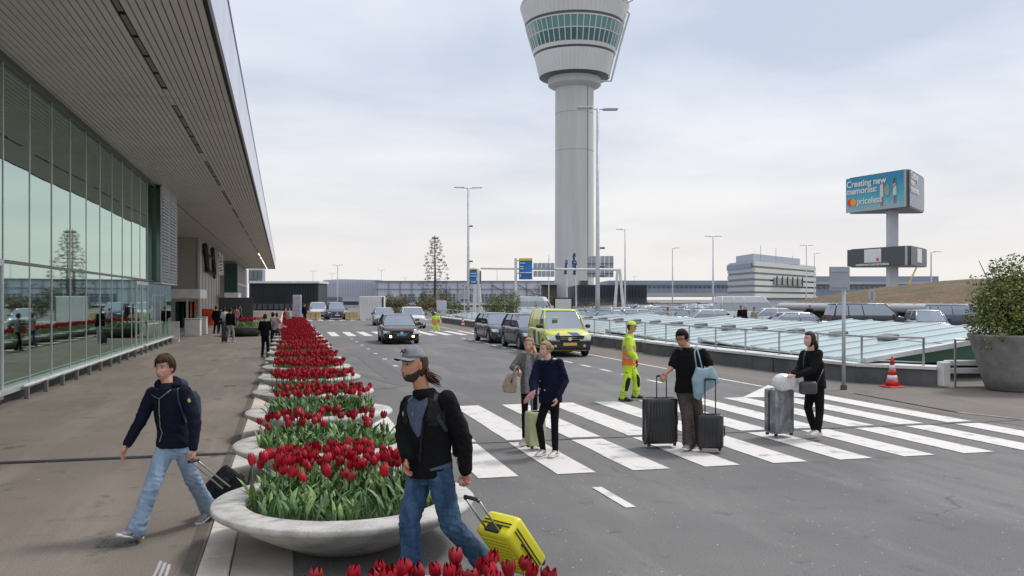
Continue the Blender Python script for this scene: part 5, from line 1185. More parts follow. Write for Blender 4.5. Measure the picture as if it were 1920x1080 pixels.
MB().loft([[Vector((x, yn - .02, z)) for x, z in ((-.80, .27), (.80, .27), (.85, .62), (-.85, .62))], [Vector((x, yn + .35, z)) for x, z in ((-.89, .24), (.89, .24), (.91, .60), (-.91, .60))]]).build('dark_bumper', M_DKPL, cad)
M_STRB = mat('stripe_blue', (.02, .06, .28), .4); 
for s in (-1, 1):
    for i in range(2):
        y = yn + 1.3 + i * .9; mb = MB(); x = s * .915
        mb.add([(x, y, .45), (x, y + .30, .45), (x, y + .55, .95), (x, y + .25, .95)], [(0, 1, 2, 3)]); mb.build('side_stripe', M_STRB if i % 2 else mat('stripe_green', (.02, .20, .10), .4), cad)
MB().cbox((0, yn - .045, .50), (.60, .03, .13), b=.01).build('plate_holder', M_DKPL, cad); MB().cbox((0, yn - .065, .50), (.54, .02, .115), b=.005).build('number_plate', PL_YEL, cad)
for s in (-1, 1):
    q0, q1 = s * (.81 + .02), s * (.648 + .02); MB().add([(q0, -.22, 1.04), (q0, 2.02, 1.04), ((q0 + q1) / 2 + s * .022, 2.0, 1.42), (q1, 1.84, 1.80), (q1, -.18, 1.80), ((q0 + q1) / 2 + s * .022, -.2, 1.42), (q0 * .9, -.22, 1.04), (q0 * .9, 2.02, 1.04), (q1 * .9, 1.84, 1.80), (q1 * .9, -.18, 1.80)], [(0, 1, 2, 5), (5, 2, 3, 4), (0, 5, 4, 9, 6), (1, 7, 8, 3, 2), (4, 3, 8, 9)]).build('side_panel', P_YE, cad)
MB().cbox((0, yn - .04, .80), (1.15, .03, .05), b=.01).build('upper_grille', M_BLACK, cad)
MB().box((-.35, -1.15, 1.45), (.22, .02, .22), Matrix.Rotation(R(50), 3, 'X')).build('windscreen_note', M_WHITE, cad)
whs = make_car('parked_car', 'white crossover with dark grille behind the taxi near the far crossing', 'car', (9.4, 68.0, 0), R(-4), P_WH, 4.4, 1.84, 1.62, prof_sedan(4.4, 1.84, 1.02, .78, .98, 1.05), (-1.1, -.4, 1.5, 2.0, 1.02), .35, PL_YEL)
lt = make_car('parked_car', 'light silver car just behind the white crossover', 'car', (8.0, 75.5, 0), R(-3), P_SI, 4.3, 1.8, 1.5, prof_sedan(4.3, 1.8), (-1.1, -.35, 1.4, 1.95, .93), .33, PL_YEL, detail=False)
v1 = make_car('van', 'silver-blue people carrier driving in the distance by the dark hall', 'van', (5.15, 97.0, 0), R(0), P_BLU, 4.8, 1.93, 1.86, prof_van(4.8, 1.93, 1.12, .82, 1.05), (-1.45, -.6, 2.1, 2.35, 1.10), .34, M_WHITE, roofm=P_SI)
v2 = make_car('van', 'white van left of the distant people carrier', 'van', (3.35, 101.0, 0), R(0), P_WH, 4.8, 1.93, 1.86, prof_van(4.8, 1.93, 1.12, .82, 1.05), (-1.45, -.6, 2.1, 2.35, 1.10), .34, M_WHITE)
# car park behind the glass roofs
bv = wp(1625, 560, 57)
blackvan = make_car('van', 'black people-carrier van parked side-on in front of the sedum roof', 'van', (bv.x, bv.y, 0), R(90) - yaw + R(6) , P_BK, 5.1, 1.95, 1.97, prof_van(5.1, 1.95, 1.20, .86, 1.1), (-1.75, -.95, 2.3, 2.5, 1.18), .34)
blackvan.rotation_euler = (0, 0, R(90) - yaw)
cv = wp(1738, 560, 52); make_car('parked_car', 'silver car seen from the front between the black van and a dark off-roader', 'car', (cv.x, cv.y, 0), R(-25), P_SI, 4.4, 1.82, 1.60, prof_sedan(4.4, 1.82, 1.0), (-1.1, -.4, 1.5, 2.0, 1.0), .34, detail=False)
cv = wp(1800, 560, 62); make_car('parked_car', 'dark off-roader partly behind the potted shrub', 'car', (cv.x, cv.y, 0), R(60), P_BLU, 4.7, 1.9, 1.86, prof_van(4.7, 1.9, 1.15, .9, 1.08), (-1.3, -.6, 2.1, 2.3, 1.13), .38, detail=False)
mv = wp(1402, 560, 74); mini = make_car('minibus', 'white high-roofed minibus parked side-on left of the sedum roof', 'van', (mv.x, mv.y, 0), R(82) - yaw + R(180), P_WH, 5.6, 2.0, 2.45, prof_van(5.6, 2.0, 1.25, .95, 1.12), (-2.0, -1.15, 2.6, 2.75, 1.30), .36, solid=1.92)
mini.rotation_euler = (0, 0, R(98) - yaw)
cv = wp(1463, 560, 66); make_car('parked_car', 'white saloon parked in front of the minibus', 'car', (cv.x, cv.y, 0), R(70), P_WH, 4.4, 1.8, 1.55, prof_sedan(4.4, 1.8, .95), (-1.15, -.45, 1.3, 1.95, .95), .33, detail=False)
cv = wp(1500, 560, 55); make_car('parked_car', 'silver car partly hidden behind the glass roofs right of the white saloon', 'car', (cv.x, cv.y, 0), R(80), P_SI, 4.4, 1.8, 1.42, prof_sedan(4.4, 1.8, .9), (-1.15, -.45, 1.3, 1.95, .9), .33, detail=False)
mv = wp(1004, 560, 105); make_car('van', 'white van with raised roof behind the green shrub', 'van', (mv.x, mv.y, 0), R(60), P_WH, 5.4, 2.0, 2.5, prof_van(5.4, 2.0, 1.3, .95, 1.12), (-1.9, -1.05, 2.5, 2.65, 1.30), .36, detail=False, roofm=P_WH, solid=1.95)
protos = {}
cr = random.Random(3)
cols = [('silver', P_SI), ('dark', P_DK), ('grey', P_GR), ('white', P_WH), ('slate', P_BLU), ('black', P_BK), ('red', P_RED)]
lotcars = [(1085, 62, 80, 1, 0), (1150, 60, 95, 4, 0), (1205, 64, 75, 0, 0), (1172, 78, 85, 0, 2), (1290, 66, 100, 1, 0), (1345, 62, 80, 3, 0), (1232, 88, 85, 3, 0), (1262, 84, 90, 2, 1), (1310, 92, 80, 0, 0), (1140, 96, 90, 1, 1), (1215, 104, 88, 0, 1), (1280, 108, 92, 4, 0), (1330, 112, 85, 3, 1), (1190, 122, 95, 5, 0), (1245, 126, 80, 6, 1), (1300, 130, 90, 0, 1), (1360, 96, 88, 2, 0), (1100, 84, 92, 5, 0), (1060, 92, 85, 0, 1), (1345, 134, 95, 3, 0), (1230, 70, 82, 2, 2), (1320, 76, 100, 4, 2)]
where = ['in the near row behind the glass roofs', 'in the second row of the car park', 'among the farther rows']
for i, (px, d, ang, ci, _) in enumerate(lotcars):
    p = wp(px, 560, d); p.z = 0; cn = cols[ci][0]
    near = 'in the nearest rows' if d < 75 else 'in the middle rows' if d < 100 else 'in the farthest rows' if d < 131 else 'in the very last row'
    lab = cn + ' car ' + near + ' of the car park, ' + ('just right of the display board' if px < 1110 else 'right of the tall lamp mast' if px < 1180 else 'above the worker in yellow' if px < 1240 else 'above the man in black' if px < 1310 else 'left of the white minibus')
    key = (ci)
    if key not in protos:
        protos[key] = make_car('parked_car', lab, 'car', p, R(ang), cols[ci][1], 4.4, 1.82, 1.5, prof_sedan(4.4, 1.82), (-1.15, -.35, 1.45, 2.0, .93), .33, group='cars in the car park', detail=False)
    else:
        c = copy_tree(protos[key]); c.location = p; c.rotation_euler = (0, 0, R(ang)); c['label'] = lab
# ------------------------------------------------------------------ people
def skin_mat(name, base):
    if name in MAT: return MAT[name]
    m = bpy.data.materials.new(name); m.use_nodes = True; n, l = m.node_tree.nodes, m.node_tree.links; b = n['Principled BSDF']
    a = n.new('ShaderNodeAttribute'); a.attribute_name = 'tint'; x = n.new('ShaderNodeMixRGB'); x.blend_type = 'MULTIPLY'; x.inputs[0].default_value = 1
    nz = n.new('ShaderNodeTexNoise'); nz.inputs['Scale'].default_value = 28; tcn = n.new('ShaderNodeTexCoord'); l.new(tcn.outputs['Object'], nz.inputs['Vector'])
    r = n.new('ShaderNodeValToRGB'); l.new(nz.outputs[0], r.inputs[0]); r.color_ramp.elements[0].position = .3; r.color_ramp.elements[1].position = .7
    r.color_ramp.elements[0].color = (base[0] * .9, base[1] * .82, base[2] * .8, 1); r.color_ramp.elements[1].color = (base[0] * 1.05, base[1] * 1.08, base[2] * 1.08, 1)
    l.new(r.outputs[0], x.inputs[1]); l.new(a.outputs['Color'], x.inputs[2]); l.new(x.outputs[0], b.inputs['Base Color'])
    b.inputs['Roughness'].default_value = .5; b.inputs['Subsurface Weight'].default_value = .08; b.inputs['Subsurface Radius'].default_value = (.02, .008, .004)
    MAT[name] = m; return m
def fabric(name, c, c2=None, rough=.9, vs=14, bump=.5, bs=260, fine=.12, **k):
    return mat(name, c, rough, col2=c2 or tuple(q * .72 for q in c), vscale=vs, bump=bump, bscale=bs, fine=fine, spec=.2, **k)
def denim(name, c, cl):
    return mat(name, cl, .9, col2=c, vscale=7, stretch=(1.5, 1.5, .45), vmin=.40, vmax=.72, bump=.5, bscale=300, fine=.15)
def W3(p): return p if isinstance(p, Vector) else wp(*p)
def organic(name, mb, m, parent, vox, wr=None, sm=3, extra=None, foci=(), poly_mats=None, tint=None):
    me = mb.mesh('tmp', m); o = bpy.data.objects.new('tmp', me); col.objects.link(o)
    r = o.modifiers.new('r', 'REMESH'); r.mode = 'VOXEL'; r.voxel_size = vox; r.use_smooth_shade = True
    if sm: q = o.modifiers.new('s', 'SMOOTH'); q.factor = .5; q.iterations = sm
    dg = bpy.context.evaluated_depsgraph_get(); ev = bpy.data.meshes.new_from_object(o.evaluated_get(dg))
    bpy.data.objects.remove(o); bpy.data.meshes.remove(me)
    V = [v.co.copy() for v in ev.vertices]
    if wr:
        amp, fx, fz = wr
        for i, v in enumerate(ev.vertices):
            p = v.co; a = amp * .45
            for (c, rad, am) in foci:
                d2 = (p - c).length_squared / (rad * rad)
                if d2 < 5: a += am * math.exp(-d2)
            q = Vector((p.x * fx, p.y * fx, p.z * fz)); n1 = noise.noise(q + Vector((p.z * 3, 0, p.x * 6)))
            n2 = noise.noise(q * 2.1 + Vector((5, p.x * 9, 1)))
            V[i] = p + v.normal * a * (1.0 - 2.2 * abs(n1) + .5 * n2)
    F_ = [tuple(p.vertices) for p in ev.polygons]; bpy.data.meshes.remove(ev)
    out_ = MB(); out_.v = V; out_.f = [list(f) for f in F_]; out_.m = [0] * len(F_)
    n0 = len(V)
    if extra is not None: out_.add(extra.v, extra.f)
    o = out_.build(name, m, parent, smooth=True)
    if tint is not None:
        at = o.data.color_attributes.new('tint', 'FLOAT_COLOR', 'POINT'); buf = []
        ne = len(tint); tot = len(out_.v)
        for i in range(tot):
            j = i - (tot - ne); buf.extend((*tint[j], 1) if j >= 0 else (1, .93, .9, 1))
        at.data.foreach_set('color', buf)
    return o, (V, F_)
def ring(c, a, b, n=20, pw=1.0):
    R_ = []
    for k in range(n):
        t = 2 * math.pi * k / n; cx, sy = math.cos(t), math.sin(t)
        R_.append(c + a * (abs(cx) ** pw * (1 if cx >= 0 else -1)) + b * (abs(sy) ** pw * (1 if sy >= 0 else -1)))
    return R_
def limb(mb, pts, rad, n=14, balls=True):
    P = []; Rr = []
    for i in range(len(pts) - 1):
        for t in range(4): P.append(pts[i].lerp(pts[i + 1], t / 4)); Rr.append(rad[i] + (rad[i + 1] - rad[i]) * t / 4)
    P.append(pts[-1]); Rr.append(rad[-1]); mb.tube(P, Rr, n)
    if balls:
        for p, r in zip(pts, rad): mb.ball(p, r * .99, nu=12, nv=8)
def G(x, z, x0, z0, sx, sz): return math.exp(-((x - x0) / sx) ** 2 - ((z - z0) / sz) ** 2)
def hp(p, off=0.0, k=1.0):
    x, y, z = p; t = max(0, -z); X, Y, Z = x * .0755, y * .096, z * .121
    if t > 0:
        kk = math.sqrt(max(0, 1 - min(t, .999) ** 2.9)) / math.sqrt(max(1e-4, 1 - min(t, .999) ** 2)); X *= min(kk, 1.9); Y *= min(kk, 1.9)
    X *= 1 - .24 * t ** 1.4
    if y < 0: Y *= 1 - .38 * t ** 1.2
    Y += .016 * t
    if y > 0: X *= 1 - .08 * y
    if y > 0.05:
        w_ = min(1, y * 2.5); a = abs(X); d = 0
        d += .019 * G(X, Z, 0, -.036, .0105, .012) + .011 * G(X, Z, 0, -.012, .008, .020) + .005 * G(a, Z, .012, -.041, .006, .006)
        d += .0045 * G(a, Z, .028, .033, .022, .008) - .011 * G(a, Z, .031, .011, .0155, .0115) + .004 * G(a, Z, .044, -.026, .018, .016)
        d += .0055 * G(X, Z, 0, -.063, .019, .0055) + .0055 * G(X, Z, 0, -.075, .016, .0055) - .004 * G(X, Z, 0, -.069, .02, .0025) - .003 * G(X, Z, 0, -.088, .022, .007) + .007 * G(X, Z, 0, -.106, .018, .013)
        Y += d * w_
    q = Vector((X, Y, Z))
    if off: q += Vector(p).normalized() * off
    return q * k
def sph(nu, nv):
    D_ = []
    for i in range(1, nv):
        th = math.pi * i / nv
        for j in range(nu): ph = 2 * math.pi * j / nu; D_.append((math.sin(th) * math.cos(ph), math.sin(th) * math.sin(ph), math.cos(th)))
    D_ += [(0, 0, 1), (0, 0, -1)]; f = []
    for i in range(nv - 2):
        for j in range(nu): k = (j + 1) % nu; f.append((i * nu + j, (i + 1) * nu + j, (i + 1) * nu + k, i * nu + k))
    t = len(D_) - 2
    for j in range(nu): k = (j + 1) % nu; f.append((t, j, k)); f.append((t + 1, (nv - 2) * nu + k, (nv - 2) * nu + j))
    return D_, f
def shell(HM, fn, nu, nv, k=1.0):
    D_, f = sph(nu, nv); mb = MB(); mb.add([HM @ hp(d, fn(hp(d), Vector(d)), k) for d in D_], f); return mb
def sst(a, b, x): t = max(0, min(1, (x - a) / (b - a))); return t * t * (3 - 2 * t)
def inpoly(x, y, P):
    c = False; j = len(P) - 1
    for i in range(len(P)):
        if (P[i][1] > y) != (P[j][1] > y) and x < (P[j][0] - P[i][0]) * (y - P[i][1]) / (P[j][1] - P[i][1]) + P[i][0]: c = not c
        j = i
    return c
def distpl(x, y, P):
    m = 1e9
    for i in range(len(P) - 1):
        ax, ay = P[i]; bx, by = P[i + 1]; dx, dy = bx - ax, by - ay; t = max(0, min(1, ((x - ax) * dx + (y - ay) * dy) / (dx * dx + dy * dy + 1e-9))); m = min(m, math.hypot(x - ax - t * dx, y - ay - t * dy))
    return m
def patch(surfs, poly, m, name, parent, th=.004, step=1.2, stroke=None, maxd=None):
    """cloth piece laid on the body: follows the surface met behind a pixel outline"""
    bv = []
    for V, F_ in surfs: bv.append(BVHTree.FromPolygons(V, F_))
    xs_ = [p[0] for p in poly]; ys_ = [p[1] for p in poly]; e = (stroke or 0) / 2 + step
    x0, x1, y0, y1 = min(xs_) - e, max(xs_) + e, min(ys_) - e, max(ys_) + e
    o = Vector((0, 0, CH)); idx = {}; mb = MB(); nx, ny = int((x1 - x0) / step) + 1, int((y1 - y0) / step) + 1; D_ = {}
    for i in range(nx):
        for j in range(ny):
            x, y = x0 + i * step, y0 + j * step
            if (distpl(x, y, poly) > stroke / 2) if stroke else (not inpoly(x, y, poly)): continue
            d = wp(x, y, 1.0) - o; dn = d.normalized(); best = None
            for b in bv:
                h = b.ray_cast(o, dn)
                if h[0] is not None and (best is None or h[3] < best): best = h[3]
            if best is None or (maxd and best > maxd): continue
            idx[(i, j)] = len(mb.v); mb.v.append(o + dn * (best - th)); D_[(i, j)] = best
    for (i, j) in list(idx):
        q = [(i, j), (i + 1, j), (i + 1, j + 1), (i, j + 1)]
        if all(k in idx for k in q) and max(D_[k] for k in q) - min(D_[k] for k in q) < .035: mb.f.append([idx[k] for k in q][::-1]); mb.m.append(0)
    if not mb.f: print('EMPTY PATCH', name, poly[0]); return None
    return mb.build(name, m, parent, smooth=True)
def hand(mb, wr, d, pn, side, grip=0.2, s=1.0, thumb=1):
    """wr wrist, d finger direction, pn way the palm faces, side towards the thumb"""
    d = d.normalized(); pn = (pn - d * pn.dot(d)).normalized(); side = (side - d * side.dot(d) - pn * side.dot(pn)).normalized()
    M3 = Matrix((d, side, pn)).transposed()
    mb.ball(wr + d * .045 * s, (.055 * s, .040 * s, .0165 * s), M3, 12, 8); mb.tube([wr - d * .03 * s, wr + d * .02 * s], [.026 * s, .027 * s], 10)
    for k, ln in enumerate((.070, .079, .073, .057)):
        off = (.030 - .0195 * k) * s; p = wr + d * (.082 - .004 * abs(k - 1.3)) * s + side * off; a = grip * (.75 + .05 * k); ang = 0; pts = [wr + d * .05 * s + side * off * .9, p]
        for q in (.45, .32, .23):
            ang += a; v = d * math.cos(ang) + pn * math.sin(ang) + side * (.05 * (1.5 - k) * (1 - min(1, grip))); p = p + v.normalized() * ln * q * s; pts.append(p)
        r = .0088 * s if k < 3 else .0076 * s; mb.tube(pts, [r, r * 1.02, r, r * .92, r * .72], 8)
    b = wr + d * .022 * s + side * .028 * s; c = b + (d * .75 + side * .55 + pn * (.25 + .3 * grip)).normalized() * .040 * s
    e = c + (d * (.9 - .3 * grip) + side * (.25 - .45 * grip) + pn * (.15 + .75 * min(grip, 1))).normalized() * .034 * s
    mb.tube([wr + d * .01 * s, b, c, e], [.013 * s, .0125 * s, .0105 * s, .0078 * s], 8)
def shoe(parent, ank, d, upper, sole, s=1.0, up=None, lace=None, name='shoe'):
    d = d.normalized(); up = (up or UZ); up = (up - d * up.dot(d)).normalized(); sd_ = d.cross(up)
    base = ank - up * .088 * s; R_ = []
    for (t, w_, h, z) in ((-.085, .018, .02, .045), (-.075, .034, .035, .045), (-.03, .040, .05, .055), (.03, .041, .048, .052), (.09, .046, .036, .040), (.14, .048, .027, .032), (.175, .040, .021, .028), (.195, .018, .012, .024)):
        R_.append(ring(base + d * t * s + up * z * s, sd_ * w_ * s, up * h * s, 14, .85))
    mb = MB(); mb.loft(R_); mb.tube([base + up * .06 * s - d * .02 * s, ank + up * .01 * s], [.042 * s, .040 * s], 12); so = mb.build(name, upper, parent, smooth=True)
    R_ = []
    for (t, w_) in ((-.095, .020), (-.08, .036), (-.03, .041), (.03, .038), (.09, .047), (.145, .050), (.185, .040), (.205, .014)): R_.append(ring(base + d * t * s + up * (.014 + (.008 if t > .17 else 0)) * s, sd_ * w_ * s, up * .015 * s, 12, .7))
    MB().loft(R_).build('sole', sole, so, smooth=True)
    if lace:
        mb = MB()
        for i in range(4): c = base + d * (.045 + .02 * i) * s + up * (.092 - .010 * i) * s; mb.tube([c - sd_ * .022 * s, c + up * .006, c + sd_ * .022 * s], .004 * s, 5)
        mb.build('lace', lace, so)
        for q in (-1, 1):
            mb = MB(); c = base + d * .03 * s + up * .045 * s + sd_ * q * .041 * s; mb.tube([c - d * .03, c + d * .03 + up * .012, c + d * .06 - up * .012], .006 * s, 5); mb.build('stripe', lace, so)
    return so
def person(label, J, face, o, group=None, vox=.013, s=1.0):
    J = {k: W3(v) for k, v in J.items()}
    fx, fy, fz = face; fdir = (UR * fx + UF * fy + UZ * fz).normalized(); up = (UZ - fdir * fdir.dot(UZ)).normalized(); rt = fdir.cross(up)
    tilt = o.get('tilt', 0)
    if tilt: up = (up * math.cos(tilt) + rt * math.sin(tilt)).normalized(); rt = fdir.cross(up)
    foot = (J['akR'] + J['akL']) / 2; root = Vector((foot.x, foot.y, 0)); t = thing('person', label, 'person', root, world=True, group=group)
    hc = J['head']; hs = o.get('hs', 1.0) * s
    HM = Matrix((rt, fdir, up)).transposed().to_4x4(); HM.translation = hc
    sv = (J['shL'] - J['shR']); svh = sv.normalized(); tf = UZ.cross(svh); 
    if tf.dot(fdir) < -.2: tf = -tf
    tf = o.get('tf', tf); tf = (tf - svh * tf.dot(svh)).normalized()
    hv = (J['hpL'] - J['hpR']); hvn = hv.normalized(); hf = UZ.cross(hvn)
    if hf.dot(tf) < 0: hf = -hf
    pel = (J['hpL'] + J['hpR']) / 2; msh = (J['shL'] + J['shR']) / 2; chest = pel.lerp(msh, .68); waist = pel.lerp(msh, .32); neckb = msh + (hc - msh) * .22
    hb = o.get('bulk', 1.0) * s; wsh = sv.length / 2
    # bare body
    mb = MB(); mb.loft([ring(pel - UZ * .05, hvn * .10 * hb, hf * .08 * hb), ring(waist, svh * .125 * hb, tf * .095 * hb), ring(chest, svh * .15 * hb, tf * .11 * hb), ring(msh - UZ * .03, svh * wsh * .85, tf * .08 * hb), ring(neckb, svh * .055 * s, tf * .055 * s)])
    limb(mb, [neckb - UZ * .03, hc - UZ * .03 * s - fdir * .015], [.060 * s, .055 * s])
    for q in 'RL':
        limb(mb, [J['sh' + q], J['el' + q], J['wr' + q]], [.048 * hb, .039 * hb, .026 * s]); limb(mb, [J['hp' + q], J['kn' + q], J['ak' + q]], [.060 * hb, .044 * hb, .032 * s])
    ex = MB(); tint = []
    nu, nv = (60, 48) if vox < .01 else (36, 28)
    D_, f = sph(nu, nv)
    for q in 'RL':
        hd = o['hand' + q]; d = hd[0]; d = (UR * d[0] + UF * d[1] + UZ * d[2]); pn = UR * hd[1][0] + UF * hd[1][1] + UZ * hd[1][2]; sd_ = UR * hd[2][0] + UF * hd[2][1] + UZ * hd[2][2]
        hand(ex, J['wr' + q], d, pn, sd_, hd[3], s * o.get('hands', 1.0))
    for e_ in (-1, 1):
        n_ = len(ex.v); M3 = HM.to_3x3() @ Matrix.Rotation(e_ * R(-14), 3, 'Z'); ex.ball(HM @ Vector((e_ * .077 * hs, -.006 * hs, -.006 * hs)), (.009 * hs, .019 * hs, .031 * hs), M3, 10, 8)
    tint = [(1, .9, .86)] * len(ex.v); n_ = len(ex.v)
    for d in D_:
        q = hp(d); ex.v.append(HM @ hp(d, 0, hs)); X, Z = q.x, q.z; a = abs(X); c = [1, 1, 1]
        if d[1] > .1:
            lip = G(X, Z, 0, -.069, .021, .0085) * 1.1; br_ = G(a, Z, .030, .0335 + (a - .03) * -.1,   .019, .0055) * 1.5 * o.get('brow', 1); eye = G(a, Z, .031, .0115, .0165, .0085) * .95; ch = G(a, Z, .045, -.028, .018, .016) + G(X, Z, 0, -.034, .014, .014) * .8
            no_ = G(a, Z, .008, -.046, .005, .003) * .6; mo = G(X, Z, 0, -.0692, .020, .0024) * 1.2
            for i_, (kl, kb, ke, kc) in enumerate(((.74, .16, .50, 1.06), (.38, .12, .40, .86), (.42, .10, .40, .84))):
                v = c[i_]; v = v + (v * kc - v) * min(1, ch); v = v + (v * kl - v) * min(1, lip); v = v + (v * ke - v) * min(1, eye + no_ + mo); v = v + (v * kb - v) * min(1, br_); c[i_] = v
        stb = o.get('stubble', 0)
        if stb and d[1] > -.2: sv_ = sst(-.045, -.06, Z) * stb; c = [x_ * (1 - .45 * sv_) for x_ in c]
        tint.append(tuple(c))
    ex.f += [[i + n_ for i in g_] for g_ in f]; ex.m += [0] * len(f)
    body, _ = organic('body', mb, o['skin'], t, max(vox, .008), None, 2, ex, tint=tint)
    # eyes
    for e_ in (-1, 1):
        c = hp(Vector((e_ * .41, .90, .085)).normalized()); c = Vector((e_ * .031, c.y - .0035, .010)); ey = MB(); ey.ball(HM @ (c * hs), (.0125 * hs, .0065 * hs, .0058 * hs), HM.to_3x3(), 12, 8); eo = ey.build('eye', mat('eye_white', (.55, .52, .50), .3), t, smooth=True)
        ir = MB(); ir.ball(HM @ ((c + Vector((o.get('gaze', 0), .0045, 0))) * hs), (  .0072 * hs, .0038 * hs, .0064 * hs), HM.to_3x3(), 10, 6); ir.build('iris', mat('iris', (.05, .03, .02), .2), eo, smooth=True)
    surf = {}
    # trousers
    mb = MB(); tr = o['legr']; up_ = o.get('trtop', .10)
    mb.loft([ring(pel - UZ * .10, hvn * (.115 + tr[0] - .07) * hb, hf * .10 * hb), ring(pel, hvn * .165 * hb, hf * .125 * hb), ring(pel + UZ * up_, hvn * .145 * hb, hf * .115 * hb)])
    for q in 'RL':
        hpj = J['hp' + q] + (pel - J['hp' + q]) * .12; k, a = J['kn' + q], J['ak' + q]; e_ = a + (k - a).normalized() * o.get('hem', -.01)
        limb(mb, [hpj - UZ * .02, hpj.lerp(k, .5), k, k.lerp(e_, .55), e_], [tr[0] * s, (tr[0] + tr[1]) / 2 * s, tr[1] * s, tr[2] * s, tr[3] * s], 16)
    foci = [(J['knR'], .13, .006), (J['knL'], .13, .006), (J['akR'], .14, .009), (J['akL'], .14, .009), (pel, .16, .006)]
    wa = o.get('trwr', .006)
    tb, surf['trousers'] = organic(o.get('trname', 'trousers'), mb, o['trousers'], t, vox, (wa, 9, 20), 2, foci=foci if wa > .004 else ())
    # top
    mb = MB(); ad = o.get('topad', .018); hemz = o.get('hemz', .02); bk = hb
    hc_ = pel - UZ * hemz
    mb.loft([ring(hc_ , hvn * (.158 + ad) * bk * o.get('flare', 1), hf * (.118 + ad) * bk), ring(hc_ + UZ * .05, hvn * (.160 + ad) * bk * o.get('flare', 1), hf * (.120 + ad) * bk), ring(waist, svh * (.145 + ad) * bk, tf * (.108 + ad) * bk), ring(chest, svh * (.165 + ad) * bk, tf * (.118 + ad) * bk), ring(msh - UZ * .035, svh * (wsh * .93 + ad * .5), tf * (.095 + ad) * bk), ring(msh + UZ * .018 * s, svh * wsh * .84, tf * (.082 + ad * .5) * bk), ring(msh + UZ * .05 * s, svh * wsh * .52, tf * (.07 + ad * .5) * bk), ring(neckb + UZ * .0, svh * (.062 + ad * .6) * s, tf * (.066 + ad * .6) * s)])
    ar = o['armr']
    for q in 'RL':
        S0, E0, W0 = J['sh' + q], J['el' + q], J['wr' + q]
        if o.get('sleeve', 'long') == 'long':
            e_ = W0 + (E0 - W0).normalized() * .015; limb(mb, [S0, S0.lerp(E0, .5), E0, E0.lerp(e_, .55), e_], [ar[0] * s, (ar[0] * .5 + ar[1] * .5) * s, ar[1] * s, (ar[1] * .45 + ar[2] * .55) * s, ar[2] * s], 16)
        else: limb(mb, [S0, S0.lerp(E0, .45), S0.lerp(E0, .82)], [ar[0] * s, ar[1] * s, ar[2] * s], 16)
    foci = [(J['elR'], .12, .006), (J['elL'], .12, .006), (waist, .18, .004), (J['shR'] - UZ * .08, .10, .004), (J['shL'] - UZ * .08, .10, .004)]
    tp, surf['top'] = organic(o.get('topname', 'jacket'), mb, o['top'], t, vox, (o.get('topwr', .006), 9, 13), 2, foci=foci)
    # collar or hood ring
    if o.get('collar'):
        cm, cr_, ch_ = o['collar']; mb = MB(); nd = (hc - neckb).normalized(); R_ = []
        for (zz_, rr_, th_) in ((-.02, 1.25, 0), (.02, 1.12, 0), (ch_, 1.0, 0), (ch_ + .004, .92, 0), (.0, .85, 0), (-.02, .85, 0)): R_.append(ring(neckb + nd * zz_ * s, svh * cr_ * rr_ * s, tf * cr_ * rr_ * s * .98, 20))
        mb.loft(R_, cap=False); mb.build('collar', cm, t, smooth=True)
    # hair
    hm = o.get('hairmat')
    hst = o.get('hair', 'short')
    def hfn(q, d):
        x, y_, z = q; 
        if hst == 'short': m_ = max(sst(.056 + .012 * noise.noise(Vector((x * 60, 3, 0))), .070, z + .010 * abs(x) / .07 - .0 * y_), sst(.030, .008, y_) * sst(-.078, -.060, z) * (1 if abs(x) < .062 or z > -.0 else sst(.012, -.03, y_)))
        elif hst == 'fringe': m_ = max(sst(.040 + .020 * noise.noise(Vector((x * 70, 3, 0))) + .30 * abs(x - .012), .064 + .020 * noise.noise(Vector((x * 70, 3, 0))) + .30 * abs(x - .012), z), sst(.040, .016, y_) * sst(-.062, -.040, z) * (1 if abs(x) < .06 or z > .002 else sst(.010, -.03, y_)))
        elif hst == 'pulled': m_ = max(sst(.074, .088, z), sst(.022, .0, y_) * sst(-.058, -.040, z) * (1 if abs(x) < .062 or z > .0 else sst(.005, -.03, y_)))
        elif hst == 'bob': m_ = max(sst(.060, .078, z), sst(.040, .018, y_) * sst(-.13, -.11, z))
        else: m_ = sst(.000, -.018, y_) * sst(-.095, -.075, z) * sst(.06, .05, z)
        th_ = o.get('hairth', .016) * (.8 + .35 * noise.noise(Vector((x * 24, y_ * 24, z * 10)))) + .0022 * math.sin(math.atan2(x, y_) * 34 + 7 * noise.noise(Vector((x * 20, y_ * 20, z * 12))))
        return -.012 + (th_ + .012) * m_
    if hm and hst != 'none':
        n2 = (84, 60) if vox < .01 else (40, 30); ho = shell(HM, hfn, *n2, k=hs).build('hair', hm, t, smooth=True)
    for bl in o.get('bun', ()): MB().ball(HM @ (Vector(bl[0]) * hs), bl[1], nu=16, nv=12).build('hair_bun', hm, t, smooth=True)
    if o.get('beard'):
        def bf(q, d):
            x, y_, z = q; a = abs(x); zb_ = -.054 + .55 * max(0, min(.06, .062 - y_)); m_ = sst(zb_, zb_ - .012, z) * sst(-.020, .004, y_); m_ = max(m_, sst(-.056, -.052, z) * 0 + G(x, z, 0, -.054, .022, .005) * (y_ > .03)); m_ *= 1 - min(1, 1.25 * G(x, z, 0, -.069, .022, .009))
            return -.008 + (.0135 + .003 * noise.noise(Vector((x * 90, y_ * 90, z * 90)))) * m_
        shell(HM, bf, 96, 76, k=hs).build('beard', o['beard'], t, smooth=True)
